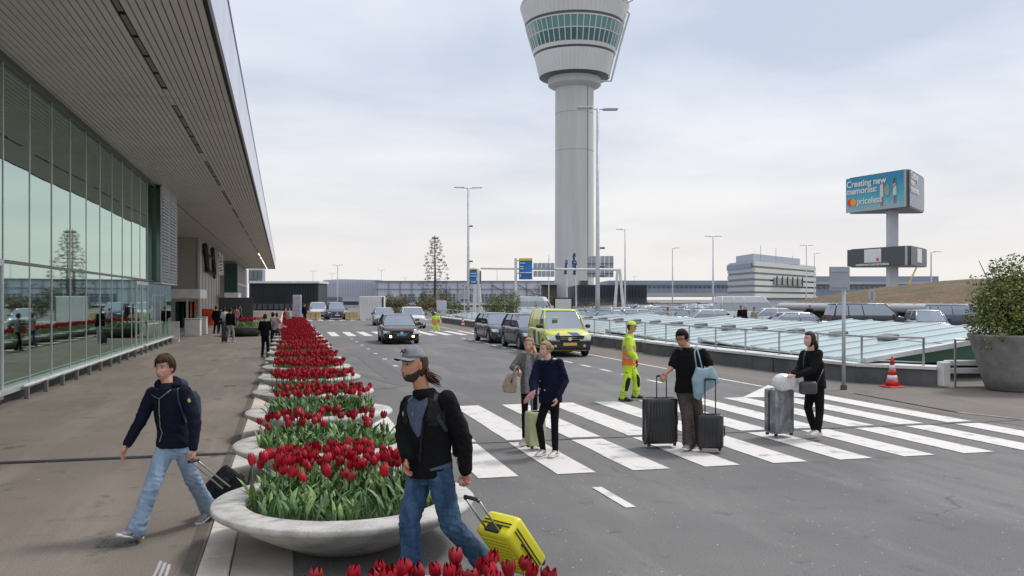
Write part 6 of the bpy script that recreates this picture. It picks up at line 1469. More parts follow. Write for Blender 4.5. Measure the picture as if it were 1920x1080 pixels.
    # shoes
    for q in 'RL':
        td = J['to' + q] - J['ak' + q]; td = td - UZ * 0
        tdir = Vector((td.x, td.y, 0)).normalized(); pit = o.get('pitch' + q, 0); tdir = (tdir * math.cos(pit) + UZ * math.sin(pit)).normalized()
        shoe(t, J['ak' + q], tdir, o['shoe'], o.get('sole', M_WHITE), s * o.get('shoesize', 1), None, o.get('lace'))
    return t, J, surf, HM, hs, (svh, tf, neckb, pel, msh)
def strands(HM, hs, m, par, n, th=.020, style='fringe', seed=1, r=.0042):
    q_ = random.Random(seed); mb = MB(); part_ = q_.uniform(-.2, .2)
    for i in range(n):
        a = q_.uniform(-math.pi, math.pi); el0 = q_.uniform(.2, 1.0); front = math.cos(a)
        end = {'fringe': .92 + .26 * max(0, front) * q_.random() if front > .35 else (1.42 + .1 * q_.random() if front > -.45 else 1.85 + .1 * q_.random()), 'short': 1.02 + .06 * q_.random() if front > .3 else 1.75, 'pulled': .90 if front > .3 else 1.6}[style]
        if style == 'pulled' : el0, end = end, .4
        pts = []; sw = q_.uniform(-.35, .35)
        for k in range(6):
            t = k / 5; th_ = el0 + (end - el0) * t; az = a + sw * t; d = (math.sin(th_) * math.sin(az), math.sin(th_) * math.cos(az), math.cos(th_))
            o_ = th + q_.uniform(-.003, .004) - (.010 * t * t if style != 'pulled' else .004); pts.append(HM @ hp(d, o_, hs))
        mb.tube(pts, [r, r * 1.2, r * 1.2, r, r * .8, r * .25], 4)
    o = mb.build('hair_strands', m, par, smooth=True); o['kind'] = 'stuff'; return o
def tubeset(name, m, parent, pts, r, n=6): return MB().tube([W3(p) for p in pts], r, n).build(name, m, parent, smooth=True)
def at_(J, k, u=0, w_=0, z=0): return J[k] + UR * u + UF * w_ + UZ * z
SK1 = skin_mat('skin_light', (.58, .33, .235)); SK2 = skin_mat('skin_tan', (.50, .26, .165)); SK3 = skin_mat('skin_fair', (.66, .41, .31)); SK4 = skin_mat('skin_warm', (.52, .29, .19))
H_BR = mat('hair_brown', (.085, .042, .020), .6, col2=(.030, .015, .008), vscale=60, stretch=(1, 1, .2), spec=.25); H_BL = mat('hair_blond', (.50, .33, .17), .55, col2=(.24, .14, .06), vscale=60, stretch=(1, 1, .2)); H_BK = mat('hair_black', (.010, .008, .007), .6, spec=.25); H_DB = mat('hair_dark_brown', (.045, .020, .012), .6, col2=(.02, .010, .007), vscale=50, spec=.25); H_BD = mat('beard_brown', (.065, .038, .024), .8, col2=(.025, .015, .010), vscale=90, bump=.8, bscale=150)
J_BLK = fabric('black_cloth', (.007, .007, .008)); J_NAVY = fabric('navy_cloth', (.007, .009, .024)); J_NAVY2 = fabric('navy_knit', (.006, .009, .032), bs=160, bump=.9)
D_LIGHT = denim('light_denim', (.22, .31, .42), (.36, .46, .58)); D_DARK = denim('blue_denim', (.020, .055, .120), (.085, .17, .29))
SH_GREY = mat('shoe_grey', (.33, .32, .31), .7, col2=(.18, .175, .17), vscale=18); SH_WH = mat('shoe_white', (.62, .60, .58), .6, var=.08, vscale=12); SH_BK = mat('shoe_black', (.015, .015, .016), .5); 

# --- man in the grey cap (front right of the planters)
J = dict(head=(776, 684, 6.86), shR=(768, 757, 7.02), shL=(838, 748, 6.80), elR=(757, 812, 6.98), wrR=(765, 858, 6.80), elL=(868, 822, 6.86), wrL=(873, 884, 6.86),
         hpR=(787, 882, 7.02), hpL=(826, 884, 6.84), knR=(768, 978, 6.85), akR=(773, 1082, 6.82), knL=(846, 985, 6.90), akL=(905, 1050, 7.18), toR=(735, 1100, 6.66), toL=(878, 1075, 7.02))
t, J, sf, HM, hs, fr = person('bearded man in grey cap, black jacket and blue jeans pulling a yellow suitcase', J, (-.74, -.66, -.04),
    dict(skin=SK2, hairmat=H_BR, hair='back', hairth=.02, beard=H_BD, brow=1.2, top=J_BLK, legr=(.098, .078, .074, .086), trousers=D_DARK, armr=(.066, .066, .052), topad=.030, hemz=.04, topwr=.008, trwr=.010, shoe=SH_BK, sole=M_DKPL, collar=(J_BLK, .078, .032), gaze=-.002, tilt=.02,
         handR=((-.2, -.2, -1), (.8, -.2, 0), (-.3, -1, 0), .7), handL=((.15, -.1, -1), (-.6, -.8, 0), (-.8, .5, 0), 1.25), pitchL=-.45, pitchR=.02, bulk=1.0), vox=.0095, s=1.06)
capm = fabric('grey_cap', (.30, .30, .34), (.22, .225, .26), bs=200, bump=.9); capd = fabric('cap_underside', (.03, .03, .035))
def capfn(q, d): return -.012 + (.028 + .010 * sst(.07, .12, q.z)) * sst(.044 - .25 * max(-.05, min(.06, -q.y)) * .6, .056 - .25 * max(-.05, min(.06, -q.y)) * .6, q.z)
cap = shell(HM, capfn, 60, 48, k=hs).build('cap', capm, t, smooth=True)
mb = MB(); mu = MB()
rows = []; 
for i in range(8):
    v = i / 7; row = []
    for j in range(15):
        a = (j / 14 - .5) * 2; y = .088 + .078 * v * math.sqrt(max(0, 1 - a * a * .75 * v)) - .05 * a * a * (1 - .3 * v); row.append(Vector((a * .078 * (1 - .12 * v), y, .062 - .004 * v - .024 * a * a)))
    rows.append(row)
def grid(mbx, rows, dz, flip):
    n_ = len(rows[0]); mbx.add([HM @ ((p + Vector((0, 0, dz))) * hs) for r_ in rows for p in r_], [((i * n_ + j, i * n_ + j + 1, (i + 1) * n_ + j + 1, (i + 1) * n_ + j) if not flip else ((i + 1) * n_ + j, (i + 1) * n_ + j + 1, i * n_ + j + 1, i * n_ + j)) for i in range(len(rows) - 1) for j in range(n_ - 1)])
grid(mb, rows, .004, False); mb.build('cap_brim', capm, cap, smooth=True); grid(mu, rows, -.002, True); mu.build('brim_underside', capd, cap, smooth=True)
MB().ball(HM @ (Vector((0, 0, .158)) * hs), .008).build('cap_button', capm, cap)
def headtext(txt, az, z, size, m, parent):
    d = Vector((math.sin(az), math.cos(az), 0)); 
    base = hp(Vector((d.x * .86, d.y * .86, .66)).normalized(), .040, hs); X = Vector((math.cos(az), -math.sin(az), 0)); Yv = (Vector((0, 0, 1)) * .85 - d * .5).normalized()
    Rm = HM.to_3x3(); return text_obj(txt, 'cap_text', m, parent, HM @ (base), Rm @ -X, Rm @ Yv, size, .002, 'CENTER')
headtext('AD', R(-12), 0, .042, M_BLACK, cap)
# loose hair down the neck
mb = MB(); rr_ = random.Random(4); tail = H_BR
for i in range(46):
    a = rr_.uniform(-.7, .7); p0 = HM @ (Vector((.055 * math.sin(a) * 1.1, -.075 + .02 * rr_.random(), rr_.uniform(-.055, .0))) * hs); e = rr_.uniform(.7, 1.1)
    p1 = p0 + (UR * .045 + UZ * -.06) * e + UF * rr_.uniform(-.03, .01); p2 = p1 + (UR * (.07 + .05 * rr_.random()) + UZ * -.055) * e + UF * rr_.uniform(-.05, .02); mb.tube([p0, p0.lerp(p1, .5) + UR * .01, p1, p2], [.010, .009, .007, .002], 5)
mb.build('loose_hair', tail, t, smooth=True)
M_TSH = fabric('slate_tshirt', (.10, .13, .19), (.075, .095, .14)); S_T = sf['top']; S_R = sf['trousers']
patch([S_T], [(775, 741), (786, 752), (803, 744), (802, 758), (793, 785), (789, 815), (783, 822), (770, 800), (762, 770), (764, 748)], M_TSH, 'tshirt', t, .006, 1.0)
patch([S_T, S_R], [(858, 859), (862, 874), (806, 884), (806, 879), (838, 869)], M_TSH, 'tshirt_hem', t, .006, 1.0)
lap = fabric('jacket_lapel', (.022, .022, .024))
patch([S_T], [(803, 744), (822, 752), (828, 770), (812, 792), (798, 790), (802, 762)], lap, 'lapel', t, .016, 1.0); patch([S_T], [(766, 745), (757, 757), (753, 788), (761, 800), (766, 790), (762, 768)], lap, 'lapel', t, .014, 1.0)
patch([S_T], [(793, 792), (790, 820), (787, 866)], lap, 'zip_flap', t, .012, 1.0, stroke=5)
patch([S_T], [(803, 770), (836, 770), (836, 798), (803, 800)], lap, 'chest_pocket', t, .007, 1.2)
for (x, y) in ((774, 772), (756, 772)): patch([S_T], [(x, y), (x, y + 7)], M_STEEL, 'metal_clip', t, .014, .8, stroke=3)
# backpack on his back
bp2 = fabric('grey_backpack', (.045, .048, .055), bs=150); pk = thing('backpack', 'dark grey backpack on the back of the bearded man', 'bag', wp(872, 830, 7.0), world=True)
c = wp(860, 800, 7.08); mb = MB(); ax = (UR * .9 + UF * .35).normalized(); sd2 = UZ.cross(ax)
mb.loft([ring(c + UZ * z + ax * xo, ax * .062 * k_, sd2 * .13 * k_, 18, .7) for z, k_, xo in ((-.24, .5, 0), (-.22, .8, .01), (-.10, 1.0, .02), (.04, .95, .0), (.15, .8, -.05), (.21, .5, -.09))]); mb.build('pack', bp2, pk, smooth=True)
patch([S_T], [(818, 742), (814, 758), (822, 784), (836, 806)], bp2, 'strap', pk, .014, 1.0, stroke=9)
# denim seams, back pocket and crease marks
seam = fabric('seam_thread', (.10, .075, .04))
patch([S_R], [(806, 890), (800, 925), (797, 955)], denim('denim_seam', (.015, .035, .08), (.03, .06, .12)), 'fly_seam', t, .003, 1.0, stroke=3)
# --- yellow suitcase
def suitcase(label, B, a, w_, L_, Wd, T, body, trim, ribs=8, handle=.38, cat='suitcase', name='suitcase', ribax='long', band=True, tel=None):
    """B bottom-back edge centre, a long axis, w_ width axis"""
    a = a.normalized(); w_ = (w_ - a * w_.dot(a)).normalized(); n_ = a.cross(w_)
    t = thing(name, label, cat, Vector((B.x, B.y, 0)), world=True); M3 = Matrix((w_, n_, a)).transposed(); c = B + a * (L_ / 2 + .035) + n_ * T / 2
    MB().loft([ring(c + a * (-L_ / 2 + z_), w_ * (Wd / 2 - i_) * 1.0, n_ * (T / 2 - i_), 40, .28) for z_, i_ in ((0, .035), (.004, .02), (.014, .008), (.032, .0), (L_ - .032, .0), (L_ - .014, .008), (L_ - .004, .02), (L_, .035))]).build('shell', body, t, smooth=True)
    if ribs:
        for s_ in (0, 1):
            for i in range(ribs):
                x = -Wd / 2 + .05 + (Wd - .10) * (i + .5) / ribs if ribax == 'long' else 0; z = 0 if ribax == 'long' else -L_ / 2 + .05 + (L_ - .1) * (i + .5) / ribs
                sz = ((Wd - .1) / ribs * .55, .012, L_ - .10) if ribax == 'long' else (Wd - .10, .012, (L_ - .1) / ribs * .55)
                MB().cbox(c + M3 @ Vector((x, (T / 2 + .001) * (1 if s_ else -1), z)), sz, M3, b=.005).build('rib', body, t)
    if band:
        for oy in (-.014, .014):
            mb = MB(); P = [Vector((sx * (Wd / 2 - bx_), oy, sz_ * (L_ / 2 - bz_))) for sx, sz_, bx_, bz_ in ((-1, -1, -.003, .04), (-1, 1, -.003, .04), (-1, 1, .04, -.003), (1, 1, .04, -.003), (1, 1, -.003, .04), (1, -1, -.003, .04), (1, -1, .04, -.003), (-1, -1, .04, -.003), (-1, -1, -.003, .04))]
            mb.tube([c + M3 @ p for p in P], .0055, 6); mb.build('zip_band', trim, t)
    rc = MB(); rc.cbox(c + M3 @ Vector((0, -T * .25, L_ / 2)), (Wd * .42, T * .30, .02), M3, b=.006); rc.build('handle_recess', M_BLACK, t)
    for q in (-1, 1):
        for r_ in (-1, 1): 
            wc = c + M3 @ Vector((q * (Wd / 2 - .05), r_ * (T / 2 - .045), -L_ / 2 - .012)); wo = MB(); wo.tube([wc - w_ * .016, wc + w_ * .016], .027, 12); wo.cbox(wc + a * .012, (.045, .04, .03), M3, b=.006); wo.build('wheel', M_DKPL, t)
    if tel is not None:
        top = c + M3 @ Vector((0, -T * .30, L_ / 2)); hw_ = .075
        for q in (-1, 1): MB().tube([top + w_ * q * hw_, top + w_ * q * hw_ + a * tel], .009, 8).build('handle_rod', M_STEEL if trim is not M_DKPL else M_DKPL, t, smooth=True)
        MB().tube([top + w_ * -hw_ + a * (tel - .02), top - w_ * hw_ * .9 + a * tel, top + w_ * hw_ * .9 + a * tel, top + w_ * hw_ + a * (tel - .02)], .016, 8).build('grip', M_DKPL, t, smooth=True)
    side = MB(); side.tube([c + M3 @ Vector((Wd / 2 - .004, -.03, -.08)), c + M3 @ Vector((Wd / 2 + .02, -.03, -.06)), c + M3 @ Vector((Wd / 2 + .02, -.03, .06)), c + M3 @ Vector((Wd / 2 - .004, -.03, .08))], .009, 6); side.build('side_handle', trim, t)
    return t
M_YS = mat('yellow_shell', (.70, .62, .015), .35, coat=.3, var=.04, vscale=4)
a = UR * -.436 - UF * .455 + UZ * .776; wv = UR * .72 - UF * .69
ctr = wp(960, 1022, 6.95); n_ = a.cross(wv); B = ctr - a * .27 - n_ * .11
suitcase('bright yellow ribbed hard-shell suitcase tilted and pulled by the bearded man', B, a, wv, .50, .36, .22, M_YS, M_BLACK, ribs=9, ribax='cross', tel=.36)
# --- young man on the pavement
J = dict(head=(309, 690, 8.48), shR=(286, 738, 8.55), shL=(347, 736, 8.40), elR=(265, 786, 8.45), wrR=(238, 834, 8.30), elL=(366, 790, 8.36), wrL=(362, 842, 8.28),
         hpR=(309, 838, 8.48), hpL=(343, 838, 8.48), knR=(284, 915, 8.22), akR=(256, 992, 8.10), knL=(362, 900, 8.58), akL=(391, 952, 8.90), toR=(226, 1012, 7.95), toL=(358, 978, 8.70))
t, J, sf, HM, hs, fr = person('young man in navy zip hoodie and pale jeans striding along the pavement', J, (-.26, -.96, -.04),
    dict(skin=SK1, hairmat=H_BR, hair='fringe', hairth=.020, brow=.9, top=J_NAVY, legr=(.092, .074, .072, .086), trousers=D_LIGHT, armr=(.068, .058, .044), topad=.016, hemz=.0, topwr=.006, trwr=.009, shoe=SH_GREY, sole=M_WHITE, lace=M_DKPL, collar=(fabric('hood_lining', (.012, .014, .03)), .074, .045), topname='hoodie',
         handR=((-.35, -.35, -1), (.9, -.1, -.2), (.1, -1, .1), .35), handL=((.05, 0, -1), (-.9, .1, 0), (-.1, -1, 0), 1.2), pitchR=.30, pitchL=-.38, bulk=.96), vox=.0095, s=.98)
S_T, S_R = sf['top'], sf['trousers']; hood = J_NAVY
strands(HM, hs, H_BR, t, 460, .024, 'fringe', 2, .0036)
fab2 = fabric('navy_satin', (.030, .042, .11), rough=.6)
mb = MB(); nb = fr[2]; P = []
for k_ in range(11):
    a_ = -2.3 + 4.6 * k_ / 10; P.append(nb + (UR * math.sin(a_) * .095 + UF * math.cos(a_) * .085) + UZ * (.010 + .045 * (1 + math.cos(a_)) / 2))
for i in range(len(P)): pass
mb.tube(P, [.022 + .030 * math.sin(math.pi * i / 10) for i in range(11)], 12); mb.build('hood', J_NAVY, t, smooth=True)
MB().ball(nb + UR * .095 + UF * .07 + UZ * .02, (.075, .07, .060)).build('hood_fold', fab2, t, smooth=True)
zipm = mat('zip_metal', (.42, .40, .38), .4, metal=.6)
patch([S_T], [(298, 747), (298, 768), (300, 800), (304, 812), (299, 828)], zipm, 'zip', t, .005, .8, stroke=2.6)
patch([S_T], [(284, 740), (298, 748)], zipm, 'zip_edge', t, .006, .8, stroke=2.2); patch([S_T], [(320, 731), (298, 748)], zipm, 'zip_edge', t, .006, .8, stroke=2.2)
patch([S_T], [(288, 738), (298, 746), (318, 732), (310, 728), (294, 729)], fabric('navy_tee', (.010, .012, .026)), 'tshirt', t, .004, .8)
patch([S_T], [(296, 828), (330, 824), (347, 826)], fabric('rib_band', (.010, .013, .03)), 'waistband', t, .004, 1.0, stroke=8)
patch([S_T], [(355, 745), (359, 752), (354, 756), (350, 750)], mat('badge_gold', (.45, .40, .14), .6), 'sleeve_badge', t, .005, .7)
pk = thing('backpack', 'blue-grey backpack strap and bag behind the young man in the hoodie', 'bag', wp(360, 770, 8.6), world=True); pm_ = fabric('slate_strap', (.06, .10, .14))
patch([S_T], [(338, 722), (333, 732), (334, 748), (341, 770), (349, 792)], pm_, 'strap', pk, .009, .8, stroke=4)
c = wp(350, 768, 8.66); mb = MB(); mb.loft([ring(c + UZ * z, UR * .13 * k_, UF * .075 * k_, 18, .75) for z, k_ in ((-.22, .7), (-.18, 1.0), (0, 1.08), (.12, 1.0), (.18, .7))]); mb.build('pack', fabric('slate_pack', (.045, .06, .09)), pk, smooth=True)
patch([S_R], [(300, 850), (292, 872), (283, 900)], denim('light_seam', (.25, .32, .40), (.30, .38, .46)), 'side_seam', t, .003, 1.0, stroke=1.8)
# black case pulled by the young man
hd_ = wp(363, 864, 8.27); low = wp(424, 914, 8.95); a = (hd_ - low).normalized(); wv = (UR * .45 + UF * .9); n_ = a.cross(wv.normalized())
tl_ = (hd_ - low).length
B = low - a * (.40 + .035) + Vector((0, 0, 0)); B.z = max(B.z, .035)
a = (low - B).normalized()
suitcase('small black soft case trailing low behind the young man beside the planter rim', B, a, wv, .40, .34, .22, fabric('case_black', (.018, .019, .022)), M_DKPL, ribs=0, tel=None, band=True)
tr_ = bpy.data.objects[-1] if False else None
cs = [o for o in bpy.data.objects if o.name.startswith('suitcase')][-1]
for q in (-1, 1): MB().tube([low + wv.normalized() * q * .05, hd_ + wv.normalized() * q * .035], .009, 8).build('handle_rod', M_STEEL, cs, smooth=True)
MB().tube([hd_ - wv.normalized() * .06, hd_ + wv.normalized() * .06], .016, 8).build('grip', M_DKPL, cs)
# --- man in the black polo with two cases
J = dict(head=(1279, 634, 13.15), shR=(1270, 661, 13.2), shL=(1318, 661, 13.1), elR=(1259, 690, 13.1), wrR=(1246, 702, 12.95), elL=(1332, 686, 13.05), wrL=(1327, 704, 12.9),
         hpR=(1279, 733, 13.2), hpL=(1303, 733, 13.15), knR=(1289, 780, 13.05), akR=(1292, 830, 13.0), knL=(1308, 782, 13.2), akL=(1306, 828, 13.35), toR=(1281, 842, 12.8), toL=(1300, 838, 13.1))
t, J, sf, HM, hs, fr = person('man with glasses in a black polo shirt and brown trousers steering two black suitcases', J, (-.62, -.72, -.28),
    dict(skin=SK4, hairmat=H_BK, hair='short', hairth=.018, brow=1, top=J_BLK, legr=(.098, .088, .086, .092), trousers=fabric('brown_trousers', (.10, .078, .068), bs=120), sleeve='short', armr=(.064, .070, .066), topad=.024, hemz=.02, topwr=.006, trwr=.010, topname='polo_shirt', shoe=SH_GREY, sole=M_WHITE, collar=(J_BLK, .072, .03),
         handR=((-.5, -.2, -.7), (-.3, .3, -1), (.2, -1, 0), 1.1), handL=((-.2, -.3, -1), (-.4, .2, -.8), (-.9, -.2, 0), 1.1), bulk=1.12), vox=.012, s=1.02)
strands(HM, hs, H_BK, t, 260, .019, 'short', 3)
gm = M_BLACK; mb = MB()
for e_ in (-1, 1):
    c = Vector((e_ * .032, .098, .008)); mb.tube([HM @ ((c + Vector((.024 * math.cos(q * .785), 0, .018 * math.sin(q * .785)))) * hs) for q in range(9)], .0035, 5); mb.tube([HM @ (Vector((e_ * .056, .096, .012)) * hs), HM @ (Vector((e_ * .080, .0, .010)) * hs)], .003, 4)
mb.tube([HM @ (Vector((-.008, .102, .012)) * hs), HM @ (Vector((.008, .102, .012)) * hs)], .003, 4); mb.build('glasses', gm, t)
MB().tube([J['wrL'] + (J['elL'] - J['wrL']).normalized() * .03, J['wrL'] + (J['elL'] - J['wrL']).normalized() * .055], .036, 12).build('wristband', M_BLACK, t)
M_TOTE = fabric('tote_cloth', (.36, .49, .54), (.24, .36, .41), vs=6)
tb = thing('tote_bag', 'pale blue cloth tote bag hanging from the shoulder of the man in the black polo', 'bag', wp(1322, 725, 13.1), world=True)
for pl in ([(1309, 646, 13.0), (1302, 660, 12.93), (1306, 690, 12.9)], [(1305, 648, 13.0), (1311, 668, 12.92), (1317, 692, 12.9)]): tubeset('strap', M_TOTE, tb, pl, .010)
mb = MB(); P = [(1306, 688), (1318, 692), (1336, 688), (1350, 716), (1335, 727), (1322, 735), (1312, 751), (1302, 746), (1298, 712)]
cF = [wp(x, y, 12.86) for x, y in P]; cB = [wp(x, y, 13.02) for x, y in P]; cc_ = sum(cF, Vector()) / len(cF)
mb.loft([[cc_.lerp(p, .6) - UF * .03 for p in cF], [p + UF * .0 for p in cF], [p + UF * .06 for p in cB], [cc_.lerp(p, .7) + UF * .25 for p in cF]]); organic('bag_body', mb, M_TOTE, tb, .012, (.010, 8, 8), 2)
def upright(label, x0, x1, yt, yb, d, thick, turn, m, trim, hx, hy, ribs=0, tel=True, name='suitcase'):
    sc = d / F; w_ = (x1 - x0) * sc; h = (yb - yt) * sc; c = wp((x0 + x1) / 2, yb, d); c.z = .04; wv = UR * math.cos(turn) + UF * math.sin(turn)
    wr_ = (w_ - abs(math.sin(turn)) * thick) / math.cos(turn)
    top = CH + (YH - hy) * sc; L_ = h - .05
    return suitcase(label, c - wv.cross(UZ) * 0, UZ, wv, L_, wr_, thick, m, trim, ribs=ribs, tel=max(.05, top - .04 - L_ - .03) if tel else None, band=True)
M_BS = mat('black_shell', (.022, .023, .025), .38, coat=.2, var=.2, vscale=6)
upright('large black hard-shell suitcase left of the man in the black polo', 1209, 1276, 737, 829, 13.15, .28, R(8), M_BS, M_DKPL, 1255, 706, 9)
upright('smaller black suitcase in front of the man in the black polo', 1306, 1358, 779, 849, 12.75, .22, R(-10), M_BS, M_DKPL, 1323, 712, 7)
tg = [o for o in bpy.data.objects if o.name.startswith('suitcase')]
# --- woman in the grey coat
J = dict(head=(992, 647, 13.4), shR=(977, 668, 13.45), shL=(1007, 668, 13.35), elR=(962, 689, 13.35), wrR=(970, 693, 13.1), elL=(1013, 698, 13.4), wrL=(1010, 722, 13.3),
         hpR=(983, 725, 13.45), hpL=(1001, 725, 13.4), knR=(984, 772, 13.4), akR=(984, 822, 13.45), knL=(1002, 772, 13.45), akL=(1008, 818, 13.6), toR=(972, 838, 13.2), toL=(1004, 834, 13.4))
t, J, sf, HM, hs, fr = person('fair-haired woman in grey tweed coat with a beige handbag on the crossing', J, (-.25, -.95, -.05),
    dict(skin=SK3, hairmat=H_BL, hair='pulled', hairth=.010, brow=.5, top=fabric('tweed', (.24, .225, .205), (.09, .085, .08), vs=60, bump=1, bs=120), legr=(.070, .052, .050, .042), trousers=J_BLK, armr=(.062, .056, .050), topad=.018, hemz=.10, flare=.92, topname='coat', trname='leggings', trwr=.003, shoe=mat('shoe_cream', (.45, .41, .36), .7), sole=M_WHITE, lace=M_WHITE,
         handR=((.2, -.6, -.5), (.2, .2, -1), (.9, -.3, 0), 1.0), handL=((-.1, -.2, -1), (-.7, 0, 0), (0, -1, 0), .4), bulk=.86), vox=.012, s=.94)
strands(HM, hs, H_BL, t, 220, .011, 'pulled', 4)
patch([sf['top']], [(988, 664), (984, 690), (983, 715), (985, 737), (993, 737), (997, 706), (998, 680), (996, 665)], fabric('pale_blouse', (.40, .40, .43), (.20, .20, .24), vs=50), 'blouse', t, .005, .9)
tubeset('hair_tail', H_BL, t, [(1000, 650, 13.35), (1004, 662, 13.28), (1002, 674, 13.22)], [.03, .028, .012], 8)
for e_ in 'RL': a_ = J['ak' + e_]; MB().tube([a_ + UZ * .11, a_], [.045, .042], 10).build('sock', mat('sock_grey', (.42, .41, .40), .9), t, smooth=True)
hb_ = thing('handbag', 'slouchy beige handbag held by the woman in the tweed coat', 'bag', wp(957, 718, 13.1), world=True); M_BAG = fabric('beige_bag', (.46, .38, .29), (.34, .28, .21), bs=90)
c = wp(957, 716, 13.1); mb = MB(); mb.loft([ring(c + UZ * z + UR * x, (UR * .9 - UF * .3) * a_, UF * b_, 16, .8) for z, a_, b_, x in ((-.165, .06, .03, -.01), (-.15, .115, .07, -.01), (-.05, .125, .08, -.005), (.06, .095, .06, .01), (.13, .06, .035, .02))]); organic('bag_body', mb, M_BAG, hb_, .011, (.007, 9, 9), 2)
tubeset('strap', M_BAG, hb_, [(962, 704, 13.02), (966, 690, 13.0), (972, 686, 13.05), (972, 706, 13.02)], .012)
tubeset('bag_tab', mat('brown_leather', (.12, .06, .03), .6), hb_, [(961, 708, 13.0), (958, 718, 12.98)], .014)
# --- woman in navy
J = dict(head=(1023, 655, 12.55), shR=(1009, 682, 12.6), shL=(1048, 680, 12.45), elR=(1001, 716, 12.4), wrR=(1001, 738, 12.2), elL=(1057, 714, 12.5), wrL=(1045, 746, 12.35),
         hpR=(1023, 752, 12.55), hpL=(1041, 752, 12.5), knR=(1011, 797, 12.45), akR=(1018, 842, 12.6), knL=(1040, 797, 12.5), akL=(1041, 844, 12.5), toR=(1003, 858, 12.4), toL=(1031, 858, 12.35))
t, J, sf, HM, hs, fr = person('smiling blonde woman in loose navy sweater and black leggings on the crossing', J, (-.80, -.55, -.05),
    dict(skin=SK3, hairmat=H_BL, hair='pulled', hairth=.012, brow=.5, top=J_NAVY2, legr=(.078, .056, .054, .044), trousers=J_BLK, armr=(.066, .076, .050), topad=.034, hemz=.02, flare=1.0, topname='sweater', trname='leggings', trwr=.003, topwr=.009, shoe=SH_WH, sole=M_WHITE, lace=M_BLACK,
         handR=((-.8, -.3, -.5), (0, .2, -1), (.1, -1, 0), .9), handL=((-.3, -.2, -1), (-.7, .3, 0), (0, -1, 0), .5), bun=(((0, -.105, .012), .042),), bulk=.93), vox=.012, s=.95)
strands(HM, hs, H_BL, t, 220, .013, 'pulled', 5)
for (x, y) in ((1012, 714), (1012, 729), (1021, 731)): patch([sf['top']], [(x, y), (x + .5, y + .5)], mat('button', (.55, .5, .4), .4), 'button', t, .012, .7, stroke=3.4)
tubeset('neck_band', J_NAVY2, t, [(1013, 676, 12.4), (1022, 681, 12.36), (1034, 674, 12.42), (1036, 668, 12.5)], .016)
pp = thing('pink_pouch', 'pink patterned pouch in the hand of the woman in navy', 'pouch', wp(990, 748, 12.15), world=True)
mb = MB(); mb.loft([ring(wp(x, y, 12.12), UZ * r_, UF * .03, 12, .8) for x, y, r_ in ((982, 754, .025), (987, 749, .05), (996, 742, .055), (1004, 735, .03))]); mb.build('pouch_body', fabric('pink_print', (.50, .16, .20), (.55, .38, .36), vs=40), pp, smooth=True)
M_PY = mat('pale_yellow_shell', (.50, .52, .27), .4, var=.06, vscale=4)
upright('pale yellow hard-shell suitcase upright behind the woman in navy', 988, 1030, 775, 846, 12.95, .24, R(20), M_PY, mat('pale_trim', (.5, .49, .4), .5), 1000, 742, 6)
# --- worker in hi-vis, near
M_HVY = mat('hivis_yellow', (.62, .85, .03), .7, col2=(.46, .66, .02), vscale=9, bump=.4, bscale=200); M_HVO = mat('hivis_orange', (.85, .22, .05), .7, col2=(.7, .16, .04), vscale=9); M_REF = mat('reflective', (.38, .41, .38), .35, metal=.3)
def worker(label, J, face, vox, s, far=False, **k):
    t, J, sf, HM, hs, fr = person(label, J, face, dict(skin=SK2, hairmat=H_BR, hair='short', hairth=.008, top=M_HVY, legr=(.098, .084, .080, .076), trousers=M_HVY, armr=(.080, .074, .056), topad=.036, hemz=.06, topwr=.006, trwr=.008, shoe=SH_BK, sole=M_BLACK, collar=(M_HVY, .085, .06), shoesize=1.1, bulk=1.0, **k), vox=vox, s=s)
    cap = shell(HM, lambda q, d: -.012 + .030 * sst(.034, .046, q.z), 36, 28, k=hs).build('cap', M_HVY, t, smooth=True)
    cb = MB(); rows = []
    for i in range(5): rows.append([HM @ (Vector(((j / 8 - .5) * .14 * (1 - .2 * i / 4), .075 + .07 * i / 4 - .04 * (j / 4 - 1) ** 2, .048 - .01 * i / 4 - .02 * (j / 4 - 1) ** 2)) * hs) for j in range(9)])
    cb.add([p for r_ in rows for p in r_], [(i * 9 + j, i * 9 + j + 1, (i + 1) * 9 + j + 1, (i + 1) * 9 + j) for i in range(4) for j in range(8)]); cb.build('cap_brim', mat('cap_dark', (.05, .05, .055), .8), cap)
    return t, J, sf, HM, hs, fr
J = dict(head=(1184, 613, 19.4), shR=(1179, 636, 19.22), shL=(1179, 636, 19.62), elR=(1181, 658, 19.15), wrR=(1193, 674, 19.1), elL=(1184, 658, 19.65), wrL=(1192, 672, 19.6),
         hpR=(1177, 684, 19.32), hpL=(1181, 684, 19.50), knR=(1176, 715, 19.25), akR=(1168, 743, 19.3), knL=(1194, 712, 19.5), akL=(1192, 739, 19.55), toR=(1184, 752, 19.2), toL=(1207, 748, 19.5))
t, J, sf, HM, hs, fr = worker('traffic worker in yellow and orange hi-vis clothes at the edge of the crossing', J, (.93, -.25, -.1), .013, 1.0, handR=((.3, -.1, -1), (-1, 0, 0), (0, 1, 0), .6), handL=((.3, 0, -1), (-1, 0, 0), (0, 1, 0), .6), tf=UR)
ST, SR = sf['top'], sf['trousers']
patch([ST], [(1159, 648), (1200, 648), (1200, 686), (1159, 686)], M_HVO, 'orange_panel', t, .004, .8)
patch([ST], [(1180, 630), (1186, 655), (1199, 672), (1190, 677), (1176, 662), (1171, 640)], M_HVY, 'sleeve_panel', t, .012, .8)
for y in (655, 670): patch([ST], [(1159, y), (1199, y + 2)], M_REF, 'reflective_band', t, .008, .8, stroke=4)
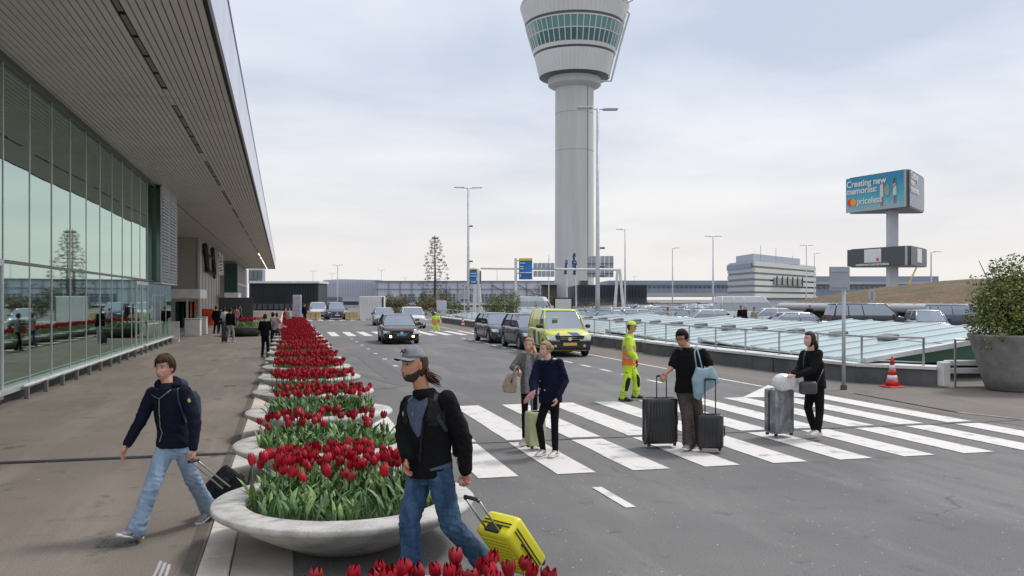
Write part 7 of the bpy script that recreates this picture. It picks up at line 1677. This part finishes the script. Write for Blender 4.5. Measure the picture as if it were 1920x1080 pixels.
patch([ST], [(1177, 632), (1181, 655)], M_REF, 'reflective_band', t, .016, .8, stroke=2.4); patch([ST], [(1175, 657), (1186, 653)], M_REF, 'reflective_band', t, .018, .8, stroke=2.6); patch([ST], [(1184, 671), (1193, 666)], M_REF, 'reflective_band', t, .018, .8, stroke=2.6)
kp = fabric('knee_pad', (.02, .022, .028)); patch([SR], [(1177, 706), (1184, 710), (1179, 733), (1171, 735), (1172, 718)], kp, 'knee_pad', t, .006, .8); patch([SR], [(1193, 700), (1200, 704), (1201, 726), (1195, 727)], kp, 'knee_pad', t, .006, .8)
for pl in ([(1160, 734), (1176, 738)], [(1186, 733), (1200, 734)], [(1160, 739), (1174, 742)], [(1187, 738), (1200, 739)]): patch([SR], pl, M_REF, 'reflective_band', t, .006, .8, stroke=2.6)
patch([SR], [(1172, 697), (1177, 700)], kp, 'pocket_flap', t, .006, .7, stroke=2.5)
gl = MB(); hand(gl, J['wrR'], UR * .3 - UZ, -UR, -UF, .5, 1.15); hand(gl, J['wrL'], UR * .3 - UZ, -UR, UF, .5, 1.15); gl.build('glove', fabric('glove', (.015, .015, .018)), t, smooth=True)
# --- worker in hi-vis, far
d_ = 60.0
J = dict(head=(816, 588.5, d_), shR=(822, 594.5, d_ - .02), shL=(811.5, 594.5, d_), elR=(825, 602.5, d_ - .05), wrR=(826, 608.5, d_ - .1), elL=(811, 602, d_ + .1), wrL=(812, 607, d_ + .1), hpR=(819, 607, d_), hpL=(814.5, 607, d_),
         knR=(821, 614, d_), akR=(823, 620.5, d_), knL=(814.5, 614, d_), akL=(814, 620.5, d_), toR=(825, 623, d_ + .1), toL=(815, 623, d_ - .1))
t, J, sf, HM, hs, fr = worker('distant traffic worker in yellow hi-vis suit walking over the far crossing', J, (.2, .9, 0), .02, .85, handR=((.1, 0, -1), (-1, 0, 0), (0, 1, 0), .4), handL=((0, 0, -1), (1, 0, 0), (0, 1, 0), .4))
patch([sf['top']], [(808, 599), (826, 599), (826, 609), (808, 609)], M_HVO, 'orange_panel', t, .01, .5)
for y in (601, 606): patch([sf['top']], [(808, y), (826, y)], M_REF, 'reflective_band', t, .014, .5, stroke=1)
# --- woman in black with the wrapped suitcase
J = dict(head=(1518, 636, 14.1), shR=(1508, 664, 14.28), shL=(1535, 663, 14.02), elR=(1500, 690, 14.2), wrR=(1487, 702, 14.05), elL=(1524, 694, 13.92), wrL=(1493, 704, 13.85),
         hpR=(1522, 722, 14.2), hpL=(1535, 722, 14.05), knR=(1515, 764, 14.15), akR=(1527, 806, 14.2), knL=(1537, 768, 14.05), akL=(1534, 807, 13.95), toR=(1515, 818, 14.1), toL=(1522, 822, 13.85))
t, J, sf, HM, hs, fr = person('dark-haired woman in black pushing a plastic-wrapped suitcase over the crossing', J, (-.92, -.36, .0),
    dict(skin=SK3, hairmat=H_DB, hair='bob', hairth=.016, brow=.9, top=J_BLK, legr=(.098, .068, .062, .048), trousers=J_BLK, armr=(.072, .062, .048), topad=.024, hemz=.06, topname='sweater', trname='leggings', trwr=.004, topwr=.007, shoe=SH_WH, sole=M_WHITE,
         handR=((-.9, -.1, -.2), (0, 0, -1), (0, -1, 0), .35), handL=((-.95, .1, -.1), (0, 0, -1), (0, 1, 0), .35), bulk=1.08, pitchL=.1), vox=.012, s=.98)
tubeset('hair_tail', H_DB, t, [(1524, 636, 14.1), (1530, 650, 14.12), (1530, 660, 14.12)], [.05, .045, .012], 8)
cb = thing('crossbody_bag', 'dark grey crossbody bag hanging at the front of the woman in black', 'bag', wp(1515, 726, 13.9), world=True); M_GB = mat('grey_leather', (.055, .058, .06), .45, var=.2, vscale=10)
c = wp(1515, 727, 13.86); mb = MB(); mb.cbox(c, (.28, .09, .20), Matrix.Rotation(-yaw - .1, 3, 'Z'), b=.03); organic('bag_body', mb, M_GB, cb, .011, (.004, 9, 9), 2)
patch([sf['top']], [(1511, 655), (1507, 672), (1506, 690)], M_GB, 'strap', cb, .009, .8, stroke=3); tubeset('strap', M_GB, cb, [(1530, 722, 13.85), (1538, 706, 13.85), (1544, 692, 13.95)], .008)
M_WRAP = mat('wrapped_case', (.30, .31, .33), .22, col2=(.12, .125, .14), vscale=9, metal=.35, bump=1, bscale=30, coat=.8, stretch=(1, 1, .5))
upright('tall silver suitcase wrapped in plastic film in front of the woman in black', 1444, 1502, 733, 823, 14.15, .30, R(24), M_WRAP, M_DKPL, 1500, 700, 3, tel=False)
wb = thing('wrapped_bundle', 'white plastic-wrapped bundle lying on top of the wrapped suitcase', 'bundle', wp(1468, 733, 14.1), world=True)
c = wp(1468, 717, 14.1) + UZ * .0; mb = MB(); mb.ball(c, (.17, .13, .145), Matrix.Rotation(-yaw, 3, 'Z'), 20, 14); mb.ball(c + UR * .12 + UZ * .01, (.13, .12, .125)); organic('bundle_body', mb, mat('white_film', (.80, .80, .79), .25, col2=(.60, .61, .63), vscale=7, bump=1, bscale=24, coat=.5), wb, .012, (.012, 10, 10), 2)
bpy.context.view_layer.update()
cbody = [o for o in cad.children if o.name.startswith('body')][0]; Mw = cbody.matrix_world
csurf = ([Mw @ v.co for v in cbody.data.vertices], [tuple(p.vertices) for p in cbody.data.polygons])
def patch_local(surf, poly, m, name, par, **k):
    o = patch([surf], poly, m, name, None, **k)
    if o: o.parent = par; o.matrix_parent_inverse = par.matrix_world.inverted()
patch_local(csurf, [(1058, 621), (1080, 621), (1098, 634), (1090, 637), (1076, 631)], M_STRB, 'hood_stripe', cad, th=.006, step=.7)
patch_local(csurf, [(1040, 629), (1048, 622), (1053, 636), (1044, 640)], M_STRB, 'hood_stripe', cad, th=.006, step=.7)
# --- people further off, built with the same care for pose but fewer folds
def stander(label, px, pyf, h, face, top, tro, hair, hairm, skin, u=0.0, arm='down', vox=.02, group=None, sleeve='long', walk=.12, w0=1.0, shoe=SH_BK, hem=.03, legz=0):
    g_ = gp(px, pyf) if pyf else None; return stand_at(label, g_, h, face, top, tro, hair, hairm, skin, arm, vox, group, sleeve, walk, w0, shoe, hem)
def stand_at(label, g_, h, face, top, tro, hair, hairm, skin, arm='down', vox=.02, group=None, sleeve='long', walk=.12, w0=1.0, shoe=SH_BK, hem=.03):
    k = h / 1.75; fd = Vector((math.sin(R(face)), math.cos(R(face)), 0)); rt = fd.cross(UZ); z = UZ * k
    # face: heading in degrees from world +Y towards +X
    J = dict(head=g_ + z * 1.63 + fd * .02, shR=g_ + z * 1.42 + rt * .17 * k, shL=g_ + z * 1.42 - rt * .17 * k, hpR=g_ + z * .90 + rt * .08, hpL=g_ + z * .90 - rt * .08, knR=g_ + z * .50 + rt * .085 + fd * (.04 + walk * .6), knL=g_ + z * .50 - rt * .085 + fd * .03,
             akR=g_ + z * .09 + rt * .09 + fd * walk, akL=g_ + z * .09 - rt * .09 - fd * walk, toR=g_ + rt * .12 + fd * (walk + .2), toL=g_ - rt * .12 + fd * (.2 - walk))
    if arm == 'down': J.update(elR=g_ + z * 1.12 + rt * .22 - fd * .04, elL=g_ + z * 1.12 - rt * .22 - fd * .04, wrR=g_ + z * .86 + rt * .22 + fd * .06, wrL=g_ + z * .86 - rt * .22 + fd * .06)
    elif arm == 'front': J.update(elR=g_ + z * 1.14 + rt * .22, elL=g_ + z * 1.14 - rt * .22, wrR=g_ + z * 1.16 + rt * .06 + fd * .25, wrL=g_ + z * 1.10 - rt * .08 + fd * .25)
    elif arm == 'lean': J.update(elR=g_ + z * 1.12 + rt * .21 + fd * .15, elL=g_ + z * 1.12 - rt * .21 + fd * .15, wrR=g_ + z * .95 + rt * .12 + fd * .38, wrL=g_ + z * .95 - rt * .12 + fd * .38)
    ff = (fd.dot(UR), fd.dot(UF), -.05); L3 = lambda v: (v.dot(UR), v.dot(UF), v.z)
    dn = L3(-UZ + fd * .1) if arm == 'down' else L3(fd)
    return person(label, J, ff, dict(skin=skin, hairmat=hairm, hair=hair, hairth=.016, top=top, trousers=tro, legr=(.085, .066, .060, .058), armr=(.064, .056, .045), sleeve=sleeve, topad=.018 * w0, hemz=hem, trwr=.004, topwr=.005, shoe=shoe, sole=M_DKPL, tf=fd, handR=(dn, L3(-rt), L3(fd if arm == 'down' else UZ), .4), handL=(dn, L3(rt), L3(fd if arm == 'down' else UZ), .4), bulk=w0), vox=vox, s=k, group=group)
C_GRY = fabric('grey_cloth', (.16, .16, .165)); C_WHT = fabric('white_cloth', (.55, .54, .53)); C_PNK = fabric('pink_cloth', (.50, .30, .30)); C_BEI = fabric('beige_cloth', (.40, .33, .25)); C_RED = fabric('red_cloth', (.35, .03, .04)); C_LIG = fabric('pale_trousers', (.42, .42, .44)); C_BLU = fabric('blue_cloth', (.05, .08, .16))
stander('person all in black standing at the left edge of the tulip row', 497, 670, 1.66, 15, J_BLK, J_BLK, 'short', H_BK, SK2, arm='front', vox=.014, walk=.07, w0=1.05)
stander('person in grey with dark hair standing just beyond the one in black', 512, 652, 1.62, -60, C_GRY, J_BLK, 'bob', H_BK, SK1, arm='front')
stander('bare-armed person in pale pink leaning over the far tulips', 519, 645, 1.55, 60, C_PNK, C_BLU, 'bob', H_BR, SK1, arm='lean', sleeve='short')
stander('person in red at the far end of the tulip row', 534, 622, 1.65, 90, C_RED, C_BLU, 'short', H_BK, SK1)
stander('person in white at the far end of the tulip row', 541, 618, 1.6, 60, C_WHT, J_BLK, 'bob', H_BR, SK3)
stander('person in dark clothes with an umbrella-like hat near the dark hall', 571, 606, 1.8, 160, J_NAVY, J_BLK, 'short', H_BK, SK1, w0=1.15)
stander('traveller in a dark coat nearest the white bins', 405, 626, 1.78, 20, J_BLK, J_BLK, 'short', H_BK, SK2)
stander('traveller in a white shirt between two dark-coated ones', 421, 629, 1.72, -30, C_WHT, C_BLU, 'bob', H_BR, SK3, arm='front')
stander('traveller in black jacket and pale trousers walking off with a black case', 432, 642, 1.78, 25, J_BLK, C_LIG, 'short', H_BK, SK1, shoe=SH_WH, walk=.16, vox=.016)
stander('slim traveller in dark clothes by the glass screen', 414, 622, 1.7, 0, J_NAVY, J_BLK, 'bob', H_BK, SK1)
stander('traveller in grey beside the smaller canopy', 449, 610, 1.75, 40, C_GRY, J_BLK, 'short', H_BK, SK2)
stander('traveller in black near the lone planter', 455, 609, 1.75, -20, J_BLK, J_BLK, 'short', H_BK, SK1)
stander('traveller in pink near the smaller canopy', 443, 611, 1.6, 10, C_PNK, C_LIG, 'bob', H_BR, SK3)
stander('traveller in navy at the right of the group by the lone planter', 464, 607, 1.72, 15, J_NAVY, J_BLK, 'short', H_BK, SK1)
upright('black case beside the traveller in pale trousers', 414, 426, 622, 643, 44.7, .3, R(10), M_BS, M_DKPL, 420, 600, 0)
def lotp(label, px, d, h, face, top, skin, hair, hm, **k):
    p = wp(px, 560, d); p.z = k.pop('z', 0); stand_at(label, p, h, face, top, C_BLU, hair, hm, skin, vox=.024, **k)
lotp('person in a dark maroon top left of the tall lamp mast', 1113, 64, 1.35, 160, fabric('maroon', (.10, .02, .03)), SK1, 'bob', H_DB)
lotp('person in dark clothes right of the tall lamp mast', 1131, 64, 1.3, 200, J_BLK, SK1, 'bob', H_BR)
lotp('person in black beside the white minibus door', 1389, 60, 1.78, 180, J_BLK, SK2, 'short', H_BK)
lotp('grey-haired person in a dark jacket in front of the minibus', 1397, 59, 1.82, 150, J_NAVY, SK3, 'short', mat('hair_grey', (.4, .39, .37), .6))
lotp('dark-haired person in a cream top in front of the minibus', 1414, 58, 1.68, 170, C_BEI, SK1, 'short', H_BK)
lotp('person in a white cap between the cars below the sedum roof', 1518, 62, 1.85, 180, J_BLK, SK2, 'short', C_WHT)
lotp('person in white among the cars left of the minibus', 1252, 60, 1.62, 120, C_BEI, SK1, 'short', H_BR)
lotp('person in dark clothes behind the parked grey car', 914, 62, 1.6, 180, J_BLK, SK2, 'short', H_BK)
lotp('person in white in front of the raised-roof van', 1006, 70, 1.75, 170, C_WHT, SK3, 'short', H_BR)
lotp('person in blue in front of the raised-roof van', 1018, 68, 1.6, 190, C_BLU, SK1, 'short', H_BK)
lotp('person in pale grey left of the display board', 1031, 66, 1.7, 180, C_LIG, SK1, 'bob', H_BL)
for o in bpy.data.objects:
    if '_o' in o: del o['_o']
